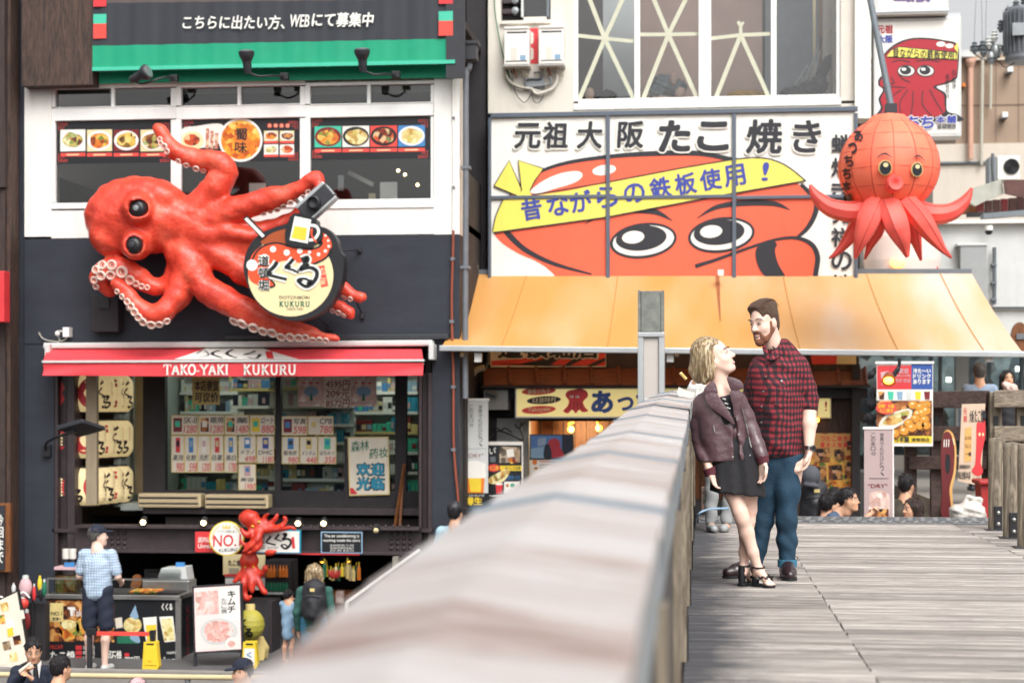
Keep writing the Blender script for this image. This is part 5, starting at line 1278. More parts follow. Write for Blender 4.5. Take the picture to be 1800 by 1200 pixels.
t=thing('bar_shelf','dark bar counter at the shop entrance','shelf',P(590,1050,24));mb=MB();a=P(560,1040,24);b=P(680,1000,24);mb.box(a.x,b.x+.4,23.6,24.4,a.z-.9,a.z,'counter_wood');mb.build('top',t)
random.seed(5)
for i in range(13):
    x=570+i*5.2+random.uniform(-1.5,1.5);h_=random.uniform(.17,.3);c=P(x,1022-random.uniform(0,10),23.9+(i % 2)*.25);m=random.choice(['yellow','paper_yellow','orange','cream','ink_green'])
    mb=MB();mb.lathe([(0,0),(.028,0),(.028,h_*.6),(.01,h_*.78),(.01,h_),(0,h_)],c,m,10,ms=[m,m,m,'beer','charcoal']);mb.build('bottle',label='small glowing bottle on the dim bar shelf beyond the woman',cat='bottle',group='bottles on the bar shelf',smooth=40)
t=thing('red_claw','small red crab claw decoration by the bar bottles','decoration',P(588,1016,23.3));mb=MB()
for dx in (-9,-5,-1,4,9): mb.tube(cr([P(588+dx*.3,1014,23.3),P(588+dx,1007,23.28),P(588+dx*1.05,1001,23.3)],False,3),[.035,.032,.028,.022,.016,.011,.006],'bright_red',8)
mb.build('claw',t,smooth=180)
mb=MB();mb.bp(690,978,700,1000,23.2,23.3,'paper');mb.bp(590,1038,604,1060,23.45,23.5,'photo_pink');mb.build('small_card',label='small pink picture card on the bar front',cat='card')
# pendant glow of the bar
for x,y in ((566,985),(612,984)):
    t=thing('pendant_lamp',f'tiny {"left" if x < 600 else "right"} pendant light over the bar bottles','lamp',P(x,y,24.2),'bar pendant lights');mb=MB();mb.lathe([(.015,.06),(.05,0),(.045,-.01)],P(x,y,24.2),'black',12);mb.build('shade',t);mb=MB();mb.ell(P(x,y+1,24.2),.025,'lamp_warm',8,6);mb.build('bulb',t)
# leaning menu board, condiments and toys at the far left
t=thing('leaning_board','tilted framed menu board with small photos at the left edge','menu board',P(25,1185,20.6));Yl=20.6
pa=[(-30,1068),(30,1040),(50,1160),(-10,1190)]
mb=MB();mb.plate([(-34,1068),(32,1036),(54,1162),(-12,1196)],Yl,.05,'black');mb.build('frame',t)
mb=MB();mb.flat(pa,Yl-.004,'paper');
for i,(x,y,m) in enumerate(((6,1066,'food_pale'),(16,1096,'paper_white'),(28,1124,'food_brown'),(0,1088,'food_orange'),(10,1134,'photo_room'),(22,1154,'food_pale'),(34,1080,'paper'),(4,1160,'paper'))): mb.flat([(x-6,y-6),(x+7,y-9),(x+10,y+6),(x-3,y+9)],Yl-.008,m)
mb.flat([(12,1105),(22,1101),(24,1116),(14,1119)],Yl-.01,'beer');mb.build('sheet',t)
t=thing('toy_rack','black rack hung with red and white toys beside the counter','rack',P(58,1180,21.2));mb=MB();mb.tube([P(58,1190,21.2),P(58,1020,21.2)],.02,'black',8);mb.tube([P(40,1050,21.2),P(76,1046,21.2)],.014,'black',8);mb.bp(48,1060,80,1175,21.25,21.4,'near_black');mb.build('frame',t)
mb=MB();mb.tube(cr([P(0,1048,20.9),P(25,1054,20.9),P(40,1040,20.9),P(52,1050,20.9)],False,5),.012,'white',6);mb.build('white_cable',t)
for nm,lab,x,y,r,m in (('gift_bag','clear bag of pink sweets on the toy rack',45,1032,(.085,.07,.13),'pink_cloth'),('red_toy','round red toy hanging below the bag of sweets',41,1060,(.07,.06,.075),'bright_red'),('red_bottle','red sauce bottle beside the counter corner',60,1042,(.025,.025,.1),'red'),('red_fan','folded red and white fan on the toy rack',47,1090,(.05,.02,.12),'dark_red'),('yellow_bottle','yellow topped sauce bottle on the toy rack',70,1026,(.03,.03,.09),'yellow'),('green_bottle','small green sauce bottle next to the counter',78,1034,(.03,.03,.1),'ink_green'),('black_bottle','black sauce bottle nearest the counter',72,1044,(.03,.03,.09),'black'),('white_tag','pale tag tied to a post at far left',24,1034,(.03,.02,.06),'pale_grey')):
    t=thing(nm,lab,nm.split('_')[1],P(x,y+10,21.1));mb=MB();mb.ell(P(x,y,21.1),r,m,14,10);mb.build('body',t,smooth=180);mb=MB();mb.lathe([(r[0]*.5,0),(r[0]*.45,r[2]*.35),(0,r[2]*.4)],P(x,y,21.1)+Vector((0,0,r[2]*.85)),'pale_grey' if m != 'yellow' else 'yellow',10);mb.build('top',t)
# promenade handrail in front
t=thing('handrail','pale beige handrail crossing the bottom left corner','handrail',P(200,1200,17.4));mb=MB();mb.tube([P(-60,1184,17.4),P(470,1191,17.4)],.028,'beige',12);mb.build('rail',t,smooth=60);mb=MB()
for x in (107,330): mb.tube([P(x,1186,17.42),P(x,1186,17.42)-Vector((0,0,.95))],.03,'grey_metal',10)
mb.build('post',t,smooth=60)
mb=MB();mb.bp(-100,1178,470,1240,17.8,17.95,'terrace_stone');mb.build('river_wall',label='low dark stone wall behind the beige handrail',cat='wall')
# white framed board half hidden behind the parapet
t=thing('white_board','white framed board half hidden behind the blurred parapet','board',P(680,1040,20.2));mb=MB();mb.beam(P(610,1058,20.2),P(738,966,20.2),.05,.035,'white');mb.beam(P(610,1058,20.2),P(610,1090,20.2),.05,.035,'white');mb.build('frame',t);mb=MB();mb.plate([(612,1060),(736,971),(740,1100),(612,1100)],20.23,.03,'near_black');mb.bp(684,1006,706,1030,20.2,20.22,'pale_blue');mb.build('panel',t)
# ================================================================ right building: takoyaki house
F2=24.5
br=thing('takoyaki_building','right takoyaki building with pale walls and a wide taped window','building',P(1180,1100,F2)*1)
mb=MB();mat('cream_wall','d6cfc3',.6,.06,3,dirt=.3,bump=.06)
mb.bp(858,-90,880,200,F2,F2+.3,'cream_wall');mb.bp(880,38,968,200,F2,F2+.3,'cream_wall');mb.bp(968,-90,1008,200,F2,F2+.3,'cream_wall');mb.bp(1008,182,1505,200,F2,F2+.3,'cream_wall');mb.bp(1478,-90,1505,182,F2,F2+.3,'cream_wall');mb.bp(880,-90,968,-60,F2,F2+.3,'cream_wall')
mb.bp(858,200,1505,640,F2+.05,F2+.3,'cream_wall');x=P(1505,300,F2).x;mb.box(x-.3,x,F2+.3,30,P(1,640,F2).z,14,'cream_wall');mb.build('wall',br)
mb=MB();mb.bp(1503,-90,1531,208,F2-.1,F2+.35,'white_paint');mb.build('corner_pier',br)
mb=MB();mb.bp(850,-200,1505,640,29.0,29.1,'dark_room');zz=P(1,186,F2).z;xa,xb=P(1008,0,F2).x,P(1478,0,F2).x
mat('store_brown','80685e',.8,.2,2);mb.box(xa-.4,xb+.2,F2+.31,29,zz-.35,zz-.12,'grey_paint');mb.bp(1120,-200,1340,190,26.4,26.45,'store_brown');mb.bp(1345,-200,1500,190,27.2,27.25,'pipe_grey');mb.bp(1060,-200,1120,190,25.6,25.65,'grey_paint')
mb.build('storeroom',br)
# wide window with two pairs of sliding sashes
wn=MB();Yw=F2+.04
for x0,x1 in ((1008,1016),(1115,1125),(1228,1250),(1355,1365),(1470,1479)): wn.bp(x0,-90,x1,178,Yw-(.03 if x0 == 1228 else 0),Yw+.09,'white_frame')
wn.bp(1008,178,1479,189,Yw-.06,Yw+.1,'white_frame');wn.bp(1016,170,1470,178,Yw-.004,Yw+.08,'white_frame');win=wn.build('window',br,bevel=.006)
mb=MB()
for x0,x1 in ((1016,1115),(1125,1228),(1250,1355),(1365,1470)): mb.rect(x0,-90,x1,170,Yw+.05,'window_glass')
mb.build('pane',win)
mat('tape','c4c4ae',.7,.08,9);mb=MB()
for cx,cy,l,ra in ((1063,68,(1016,63),(1115,73)),(1175,61,(1125,61),(1228,60)),(1302,62,(1250,68),(1355,60))):
    for e,q in (((cx-(1064-1018)*1.0,178),0),((cx+50,172),0),((cx-34,-20),0),((cx+40,-20),0)):
        if cx == 1302 and e[1] < 0: continue
        mb.ribbon([(cx,cy),e],7.5,Yw+.045-(.002 if e[0] > cx else 0),'tape')
    mb.ribbon([l,(cx,cy),ra],6.5,Yw+.041,'tape')
mb.ribbon([(1302,62),(1302,46),(1297,38)],6,Yw+.039,'tape');mb.ribbon([(1302,47),(1307,39)],5,Yw+.037,'tape')
mb.build('tape_crosses',win)
# things on the window sill inside
t=thing('mannequin_head','mannequin head with black hair at the left window corner','mannequin',P(1036,178,F2+.35));s=SDF(.02);c=P(1036,166,F2+.35);s.ell(c,(.075,.08,.11)).cone(c+Vector((0,0,-.08)),c+Vector((0,.01,-.18)),.045,.05).ball(c+Vector((.02,-.08,-.01)),.014);organic('head',s,.012,'skin_pale',t)
s=SDF(.03);s.ell(c+Vector((-.02,.03,.03)),(.1,.09,.115)).cone(c+Vector((-.075,.03,.02)),c+Vector((-.075,.03,-.15)),.04,.035).cone(c+Vector((.06,.03,.02)),c+Vector((.075,.03,-.15)),.03,.03).cone(c+Vector((.02,-.13,.0)),c+Vector((.02,-.1,-.06)),.07,.07,.01);
t2=list(s.p[-1]);t2[6]=1;t2[5]=.01;s.p[-1]=tuple(t2);organic('hair',s,.012,'hair_black',t)
def lump(nm,lab,parts,m,cat,Y=F2+.4):
    s=SDF(.05);
    for x,y,rx,ry in parts: u=SC(x,Y);s.ell(P(x,y,Y),(rx*u,.12,ry*u),.04)
    o=organic(nm,s,.015,m,None,lambda X,Y_,Z: .012*np.sin(X*50+Z*20)*np.sin(Z*60-X*15),label=lab,cat=cat)
lump('plastic_bag','black bag on the sill beside the mannequin head',[(1068,170,16,12),(1060,174,12,8)],'black','bag')
lump('plastic_bag','grey plastic bundle in the second window pane',[(1165,148,26,18),(1188,154,20,16),(1150,164,22,14)],'alu_dark','bag')
lump('doll_parts','heap of pink doll limbs under the grey bundle',[(1134,168,9,10),(1160,174,16,5),(1196,164,10,10),(1184,140,7,12)],'skin_pale','dolls',F2+.3)
lump('yellow_cloth','folded mustard yellow cloth on the window sill',[(1300,168,22,9),(1322,168,24,9),(1340,171,14,6)],'sucker_mustard' if 'sucker_mustard' in MATS else mat('sucker_mustard','c9962c',.8,.15,8),'cloth')
lump('plastic_bag','dark clothes heap beside the folding easel in the last pane',[(1395,166,26,14),(1420,160,20,18),(1440,150,16,18)],'charcoal','clothes')
t=thing('easel','folding silver easel leaning in the rightmost window pane','easel',P(1420,176,F2+.5));mb=MB();Y=F2+.5
for a,b in (((1440,80),(1412,150)),((1436,88),(1420,160)),((1420,115),(1398,150)),((1441,90),(1426,158)),((1410,135),(1412,158))): mb.tube([P(*a,Y),P(*b,Y)],.014,'alu',6)
mb.tube([P(1441,84,Y-.02),P(1444,66,Y-.02)],.02,'black',6);mb.build('frame',t)
mb=MB();mb.bp(1440,-60,1446,176,F2+.8,F2+.84,'orange' if False else 'counter_wood');mb.bp(1429,-60,1434,176,F2+.85,F2+.9,'beige');mb.build('timber_stud',label='bare timber stud behind the folding easel',cat='stud')
t=thing('umbrella','closed black umbrella leaning behind the folding easel','umbrella',P(1440,150,F2+.6));mb=MB();mb.tube([P(1425,165,F2+.6),P(1458,105,F2+.6),P(1462,96,F2+.6)],[.09,.08,.02],'soft_black',10);mb.build('canopy',t,smooth=60);mb=MB();mb.tube(cr([P(1463,170,F2+.5),P(1463,62,F2+.5),P(1456,60,F2+.5),P(1456,66,F2+.5)],False,4),.014,'beige',8);mb.build('handle',t)
# small opening above the water heaters
t=thing('small_window','small dark window with meters above the water heaters','window',P(925,40,F2));mb=MB();mb.bp(879,36,968,41,F2-.06,F2+.2,'cream_wall');mb.bp(916,-60,920,36,F2+.02,F2+.12,'pale_grey');mb.bp(961,-60,966,36,F2+.02,F2+.12,'alu_dark');mb.bp(916,30,964,36,F2+.02,F2+.12,'cream_wall');mb.build('frame',t);mb=MB();mb.bp(880,-60,968,36,F2+.2,F2+.25,'near_black');mb.rect(920,-60,961,30,F2+.1,'window_glass');mb.build('pane',t)
for y,lab in ((2,'upper'),(20,'lower')):
    mb=MB();mb.lathe([(0,-.1),(.05,-.1),(.055,0),(.05,.05),(0,.06)],P(906,y,F2+.1),'grey_metal',16,(0,-1,0));mb.bp(884,y-4,900,y+4,F2+.1,F2+.18,'steel_brown');mb.build('gas_meter',label=f'{lab} round gas meter in the small window',cat='meter',group='gas meters',smooth=40)
mb=MB();mb.bp(930,50,946,112,F2-.008,F2-.001,'red');mb.flat(cr([(931,58),(937,58),(938,66),(937,76),(931,76)],True,4),F2-.012,'cream_wall');mb.flat(cr([(931,86),(937,86),(938,94),(937,104),(931,104)],True,4),F2-.012,'cream_wall');mb.build('painted_letter',label='red painted letter on the wall between the water heaters',cat='letter')
wh=thing('water_heater','left cream gas water heater on the pale wall','water heater',P(909,117,F2-.25),'gas water heaters');mb=MB();mb.bp(886,50,930,114,F2-.26,F2,'white_paint');mb.bp(884,114,931,117,F2-.25,F2,'pale_grey');mb.bp(886,47,930,51,F2-.28,F2,'white');mb.build('casing',wh,bevel=.012)
mb=MB();mb.bp(891,56,926,58.5,F2-.264,F2-.25,'black');mb.bp(889,107,927,108.5,F2-.264,F2-.25,'black');mb.build('vents',wh);mb=MB();mb.rect(914,97,924,106,F2-.263,'pale_blue');mb.rect(898,84,909,106,F2-.263,'cream_wall');mb.rect(889,80,896,95,F2-.263,'paper_white');mb.build('stickers',wh)
mb=MB();
for dx in (9,17,31,36): mb.tube(cr([P(886+dx,116,F2-.12),P(887+dx,126,F2-.1),P(890+dx*1.1,136,F2-.06)],False,3),.012,'pipe_beige' if dx != 17 else 'copper_pipe',6)
mb.build('pipes',wh)
copy_tree(wh,wh.location+Vector((P(970,117,F2-.25).x-P(909,117,F2-.25).x,0,0)),'right cream gas water heater on the pale wall')
t=thing('pipework','tangle of insulated pipes below the two water heaters','pipes',P(935,170,F2));mb=MB()
for pts,r,m in ((((886,118),(893,140),(910,152),(930,156),(944,160),(955,164)),.022,'pipe_beige'),(((980,118),(979,140),(972,155),(958,162),(944,165),(936,158)),.024,'cream_wall'),(((925,154),(925,140),(950,138),(950,128),(938,128)),.016,'pipe_grey'),(((936,152),(958,150),(968,146),(966,128)),.016,'grey_metal'),(((898,118),(905,160),(920,180),(930,172),(936,160)),.006,'charcoal'),(((958,160),(950,178),(940,180),(934,166)),.006,'charcoal'),(((868,-40),(870,20),(880,80),(890,118),(899,152)),.008,'ink_green')):
    mb.tube(cr([P(x,y,F2-.06) for x,y in pts],False,5),r,m,8)
mb.bp(922,138,958,156,F2-.03,F2,'grey_metal');mb.build('pipes',t,smooth=60)

# the big painted sign: dark frame with six panels
sg=thing('facade_sign','huge framed sign of a red octopus face under black brush lettering','sign',P(1182,482,F2-.2));SYf=F2-.2
mat('sign_frame','5b6470',.45,.08,5,metal=.3);mb=MB()
mb.bp(858,193,1508,201,SYf-.05,SYf+.02,'sign_frame');mb.bp(858,199,863,560,SYf-.05,F2,'sign_frame');mb.bp(1502,199,1508,560,SYf-.05,F2,'sign_frame');mb.bp(1065,200,1072,560,SYf-.045,SYf+.05,'sign_frame');mb.bp(1287,200,1294,560,SYf-.045,SYf+.05,'sign_frame')
mb.bp(863,343,1065,349,SYf-.04,SYf+.05,'sign_frame');mb.bp(1072,343,1287,349,SYf-.04,SYf+.05,'sign_frame');mb.bp(1294,343,1502,349,SYf-.04,SYf+.05,'sign_frame');mb.build('frame',sg,bevel=.005)
mb=MB();mb.bp(862,200,1503,600,SYf,SYf+.04,'sign_white');mb.build('panel',sg)
mat('sign_red','ec6345',.4,.07,2,dirt=.10);mb=MB();y0=SYf-.003
def line(p,wd,Y,m='ink',n=6): q=cr(p,False,n);mb.ribbon(q,wd if not isinstance(wd,(list,tuple)) else [a[0] for a in cr([(x,0) for x in wd],False,n)],Y,m)
head=cr([(868,405),(884,380),(898,340),(920,318),(955,300),(1005,285),(1065,277),(1150,270),(1230,270),(1300,279),(1360,296),(1405,325),(1432,350),(1436,372),(1420,402),(1398,420),(1425,425),(1437,448),(1438,480),(1432,520),(1300,560),(1050,540),(960,470),(910,445),(880,425)],True,6)
mb.flat(head,y0,'sign_red')
line([(884,396),(894,412),(925,440),(975,464),(1040,482)],[7,10,9,7,3],y0-.004)
line([(895,344),(930,312),(985,289),(1065,276),(1150,270),(1230,270),(1292,281),(1325,280)],[2,5,6,7,9,9,7,2],y0-.004)
line([(1408,324),(1432,350),(1434,372),(1420,400),(1398,420)],[6,9,9,8,5],y0-.004)
line([(1222,468),(1260,456),(1310,438),(1360,422),(1398,418),(1425,428),(1437,450),(1434,480),(1428,520)],[7,6,5,5,6,8,9,9,8],y0-.006)
mb.flat(cr([(1330,436),(1360,424),(1368,440),(1366,458),(1378,478),(1380,500),(1350,490),(1332,466)],True,5),y0-.008,'ink');mb.flat(cr([(1366,432),(1395,424),(1418,432),(1426,456),(1420,490),(1396,500),(1374,474),(1364,450)],True,5),y0-.010,'sign_red')
mb.flat(cr([(932,336),(955,318),(985,305),(1015,301),(1024,309),(1010,321),(975,332),(945,340)],True,5),y0-.004,'sign_white');mb.flat(circ(1062,299,21,9,24,-.15),y0-.004,'sign_white')
for cx,cy in ((1131,423),(1268,413)):                 # eyes
    mb.flat(circ(cx,cy,59,31,40,-.13),y0-.006,'ink');mb.flat(circ(cx,cy,54,26,40,-.13),y0-.009,'sign_white');mb.flat(circ(cx-4,cy-4.5,45,22,40,-.10),y0-.012,'ink');mb.flat(circ(cx-18,cy-6,19.5,11,30,-.1),y0-.015,'sign_white')
line([(1028,394),(1060,376),(1100,370),(1150,372),(1182,388)],[1,7,10,10,1],y0-.006);line([(1225,384),(1260,364),(1310,357),(1360,358),(1389,369)],[1,8,10,9,1],y0-.006)
mb.build('octopus_painting',sg)
mb=MB();y1=y0-.018                                # headband
band=cr([(898,350),(940,344),(1000,335)],False,4)+[(1064,322),(1200,296),(1290,281),(1330,278)]+cr([(1345,279),(1375,288),(1400,304),(1416,318)],False,4)+[(1260,345),(1065,382),(868,409)]+cr([(866,405),(872,378),(884,352)],False,4)
mb.flat(band,y1,'sign_yellow');mb.flat([(868,327),(895,282),(917,333),(912,344)],y1-.002,'sign_yellow');mb.flat([(911,282),(955,296),(940,318),(927,342),(917,338)],y1-.002,'sign_yellow');mb.flat([(908,344),(917,335),(930,333),(934,344)],y1-.005,'sign_yellow')
for pl,wd in (([(868,327),(895,282),(917,333),(911,345),(868,327)],2),([(917,338),(911,282),(955,296),(940,318),(928,342)],2),([(868,409),(1065,382),(1260,345),(1416,318)],2.4),([(935,343),(1064,321),(1200,295),(1290,280),(1322,277)],2.2),(cr([(866,405),(872,378),(884,352)],False,4),2),(cr([(1322,277),(1350,279),(1378,289),(1400,304),(1417,319)],False,4),2.2)): mb.ribbon(pl,wd,y1-.004,'ink')
mb.build('headband',sg)
mb=MB();tx='昔ながらの鉄板使用';xs=[916,962,1002,1048,1096,1142,1186,1230,1272]
for i,c in enumerate(tx):
    x=xs[i];u=(x-868)/430;yc=376-u*72;w_=38 if i else 37;mb.txt(c,x,yc-19+(0 if i != 4 else 3),x+w_,yc+19,y1-.007,'indigo',.028,0,-.16,'wh')
mb.txt('!',1338,285,1350,318,y1-.007,'indigo',.03,.1)
for c,a,b,d,e in (('元',903,216,950,262),('祖',953,214,998,262),('大',1013,213,1058,262),('阪',1084,212,1131,261),('た',1156,211,1213,268),('こ',1224,213,1281,266),('焼',1310,209,1374,271),('き',1392,211,1442,269)):
    big=c in 'たこ'
    mb.txt(c,a-3,b-3,d+3,e+3,y1-.004,'sign_white',.09 if big else .06,.06);mb.txt(c,a,b,d,e,y1-.008,'ink',.05 if big else .035,.06)
for i,c in enumerate('蛸焼き発祥の地'): mb.txt(c,1461,236+i*41,1498,270+i*41,y1-.004,'ink',.03)
mb.build('lettering',sg)

# orange awning
oa=thing('awning','wide faded orange fabric awning on a grey front bar','awning',P(1280,622,22.4))
def canopy_mat():
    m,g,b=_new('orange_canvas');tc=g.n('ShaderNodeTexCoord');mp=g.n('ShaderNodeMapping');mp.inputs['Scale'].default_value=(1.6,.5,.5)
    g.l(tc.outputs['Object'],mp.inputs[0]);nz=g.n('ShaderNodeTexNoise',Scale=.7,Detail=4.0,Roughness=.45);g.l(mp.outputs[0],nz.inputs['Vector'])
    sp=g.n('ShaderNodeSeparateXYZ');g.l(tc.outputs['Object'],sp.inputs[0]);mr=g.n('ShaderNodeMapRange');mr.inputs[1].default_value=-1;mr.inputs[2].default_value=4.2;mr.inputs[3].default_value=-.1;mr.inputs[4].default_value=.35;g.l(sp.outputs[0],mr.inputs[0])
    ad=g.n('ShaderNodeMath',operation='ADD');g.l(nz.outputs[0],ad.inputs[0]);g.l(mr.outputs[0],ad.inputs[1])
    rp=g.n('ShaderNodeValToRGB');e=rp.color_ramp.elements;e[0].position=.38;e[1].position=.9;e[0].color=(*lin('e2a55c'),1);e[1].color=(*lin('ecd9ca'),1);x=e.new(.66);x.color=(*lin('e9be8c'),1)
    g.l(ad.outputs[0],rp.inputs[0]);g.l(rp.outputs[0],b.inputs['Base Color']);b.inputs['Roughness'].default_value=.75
    tl=g.n('ShaderNodeBsdfTranslucent');g.l(rp.outputs[0],tl.inputs[0]);ms=g.n('ShaderNodeMixShader');ms.inputs[0].default_value=.34;g.l(b.outputs[0],ms.inputs[1]);g.l(tl.outputs[0],ms.inputs[2]);g.l(ms.outputs[0],m.node_tree.nodes['Material Output'].inputs[0])
canopy_mat()
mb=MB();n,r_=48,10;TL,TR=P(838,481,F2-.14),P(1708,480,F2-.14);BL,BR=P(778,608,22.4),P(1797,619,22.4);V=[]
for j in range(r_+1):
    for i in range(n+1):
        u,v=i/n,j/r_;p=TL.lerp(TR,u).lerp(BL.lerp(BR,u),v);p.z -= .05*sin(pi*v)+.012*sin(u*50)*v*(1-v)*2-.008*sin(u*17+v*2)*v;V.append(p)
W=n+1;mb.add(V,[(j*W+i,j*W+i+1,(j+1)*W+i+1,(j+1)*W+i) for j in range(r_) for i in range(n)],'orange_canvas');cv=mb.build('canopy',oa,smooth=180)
mat('seam_orange','b9803f',.8,.15,9)
for us in (.11,.3,.62,.79,.935):
    i=round(us*n);L=[V[j*W+i]+Vector((-.006,-.004,.006)) for j in range(r_+1)];mb=MB();mb.add(L+[p+Vector((.014,0,0)) for p in L],[(j,j+1,r_+2+j,r_+1+j) for j in range(r_)],'seam_orange');mb.build('seam',cv)
mb=MB();mb.beam(P(773,612,22.38),P(1803,623,22.38),.1,.075,'alu');mb.build('front_bar',oa,bevel=.01);mb=MB();mb.beam(TL+Vector((0,.06,.01)),TR+Vector((0,.06,.01)),.14,.1,'alu_dark');mb.build('roller',oa)
mb=MB()
for x in (840,1180,1500,1720): mb.beam(P(x,545,F2-.1),P(x-(840-812 if x == 840 else -10),625,22.5),.05,.03,'pipe_beige')
for x in (838,1176,1738): mb.bp(x-4,620,x+8,636,22.45,22.55,'white')
mb.build('folding_arms',oa)
mb=MB();mb.bp(1262,474,1272,484,23.9,24.0,'white');mb.ribbon([(1267,484),(1272,530),(1280,570)],[3,2,1],24.05,'counter_wood') if False else None;mb.build('white_clip',label='white plastic clip at the top edge of the orange awning',cat='clip')
mb=MB();A=[TL.lerp(TR,.494).lerp(BL.lerp(BR,.492),v) for v in (.03,.2,.4,.62)];q=[a+Vector((0,-.012,.012-.05*sin(pi*v))) for a,v in zip(A,(.03,.2,.4,.62))];mat('rust_stain','9a5a34',.8,.3,12)
w4=(.028,.022,.014,.005);mb.add([a+Vector((-b,0,0)) for a,b in zip(q,w4)]+[a+Vector((b,0,0)) for a,b in zip(q,w4)],[(i,i+1,5+i,4+i) for i in range(3)],'rust_stain');mb.build('rust_streak',oa)

# under the awning: red sign, tiled eave, yellow sign, stall front
t=thing('fascia_sign','white and red fascia sign with black brush lettering under the awning','sign',P(985,645,24.3));mb=MB();Y=24.28;mb.bp(862,560,1065,645,Y,Y+.1,'sign_white');mb.build('board',t)
mb=MB();mb.flat([(864,642),(864,634),(920,630),(948,618),(1064,618),(1064,643)],Y-.003,'bright_red');mb.flat([(864,638),(905,641),(950,632),(975,620),(1000,620),(965,643),(990,643),(1022,620),(1040,624),(1000,643),(1030,643),(1064,628),(1064,634),(1045,643)],Y-.006,'ink');mb.txt('道頓堀店',872,598,1056,632,Y-.008,'sign_white',.1);mb.txt('道頓堀店',875,600,1053,630,Y-.012,'ink',.05);mb.build('lettering',t)
mb=MB();mb.bp(1066,560,1510,648,24.34,24.5,'steel_brown');mb.build('fascia_board',label='dark brown fascia board under the orange awning',cat='board')
mb=MB();mb.plate(cr([(1425,560),(1478,630),(1450,642),(1428,640)],True,4),24.3,.03,'bright_red');mb.plate([(1478,560),(1505,560),(1505,641),(1470,641)],24.28,.03,'cream');mb.build('red_board',label='red and cream painted board right of the man',cat='board')
ev=thing('tiled_eave','brown tiled eave roof above the yellow sign','roof',P(1180,680,24.0));mb=MB()
for i in range(14):
    x0=850+i*48.2;x1=x0+46
    a=[P(x0,677,23.75),P(x1,676,23.75),P(x1-3,647,24.28),P(x0-1,648,24.28)];mb.prism(a,(0,.02,-.03),'tile_brown')
    mb.tube([P(x1+1,676,23.73),P(x1-2,646,24.27)],.028,'tile_brown',8)
mb.build('tiles',ev);mb=MB();mb.beam(P(846,680,23.74),P(1530,679,23.74),.06,.03,'near_black');mb.bp(850,682,1525,700,24.0,24.4,'near_black');mb.build('gutter',ev)
ys=thing('shop_sign','long yellow sign with a red octopus and blue hiragana','sign',P(1180,733,23.9));mb=MB();Y=23.85;mb.bp(905,681,1404,735,Y,Y+.12,'alu');mb.build('frame',ys,bevel=.008)
mat('lit_cream','e8d896',.4,.05,4,emit=.45,ecol='f2dc90');mb=MB();mb.rect(908,683,1401,732,Y-.003,'lit_cream');mb.build('face',ys);mb=MB()
for cx,cy,m,s_,tcx in ((947,687,'orange','章魚小丸子','cream'),(956,703,'ink_green','다코야키','cream'),(947,720,'orange','Takoyaki','cream')): mb.flat(circ(cx,cy,30,7,28,-.06),Y-.006,'bright_red' if m == 'orange' else 'sign_black');mb.txt(s_,cx-20,cy-5,cx+20,cy+5,Y-.009,tcx,.02,.08,-.05)
mb.flat(cr([(1011,684),(1022,683),(1032,688),(1033,697),(1025,706),(1029,716),(1034,722),(1024,724),(1018,720),(1012,726),(1006,720),(998,726),(990,722),(997,714),(1000,704),(994,695),(998,687)],True,4),Y-.006,'red');mb.flat(circ(1005,697,3,2),Y-.009,'sign_white');mb.flat(circ(1015,697,3,2),Y-.009,'sign_white');mb.flat(circ(1004.5,697,1.3),Y-.011,'ink');mb.flat(circ(1014.5,697,1.3),Y-.011,'ink')
for i in range(4): mb.ribbon([(1004+i*5,706),(1000+i*8,720)],1,Y-.009,'ink')
for c,a,b,d,e in (('あ',1039,686,1078,726),('っ',1085,697,1114,722),('ち',1118,688,1152,726),('ち',1160,688,1194,726),('本',1202,688,1240,726),('舗',1246,688,1284,726)): mb.txt(c,a,b,d,e,Y-.008,'blue',.055)
mb.build('lettering',ys)
# stall front: dark timber, warm wall, lamp
sf=thing('stall_front','dark timber takoyaki stall front with a warm lit back wall','stall',P(1180,1100,24.6)*1);mb=MB()
mb.bp(858,640,1510,740,24.45,24.6,'near_black');mb.bp(855,735,872,1260,24.3,24.6,'near_black');mb.bp(870,735,930,1260,24.4,24.6,'grey_paint');mb.bp(1390,640,1500,1100,24.2,24.4,'dark_wood');mb.bp(1498,640,1512,1100,23.9,24.4,'near_black');mb.build('frame',sf)
mb=MB();mb.bp(930,735,1390,1260,26.0,26.1,'counter_wood');
for i in range(24): mb.bp(930+i*20,735,931+i*20,900,25.985,26.0,'near_black')
mb.bp(925,880,1390,1260,24.55,25.2,'near_black');a=P(930,700,24.6);mb.box(a.x-.1,a.x,24.6,26,0,3.3,'counter_wood');mb.build('back_wall',sf)
for x,y,lab in ((1003,754,'left'),(1053,752,'right'),(1436,738,'far right')):
    t=thing('wall_lamp',f'{lab} small warm bulb lamp at the takoyaki stall','lamp',P(x,y,25.5 if x < 1400 else 24.15),'warm stall lamps');Y=25.5 if x < 1400 else 24.1;mb=MB();mb.ell(P(x,y,Y),.05 if x < 1400 else .035,'lamp_warm',12,8);mb.build('bulb',t,smooth=180);mb=MB();mb.tube(cr([P(x,y-3,Y),P(x-3,y-10,Y),P(x+5,y-12,Y+.05)],False,4),.014,'beer',6);mb.build('arm',t)
pl=bpy.data.lights.new('stall_light','POINT');pl.energy=70;pl.color=(1,.72,.38);pl.shadow_soft_size=.06;po=bpy.data.objects.new('stall_light',pl);C.objects.link(po);po.location=P(1020,757,25.3)
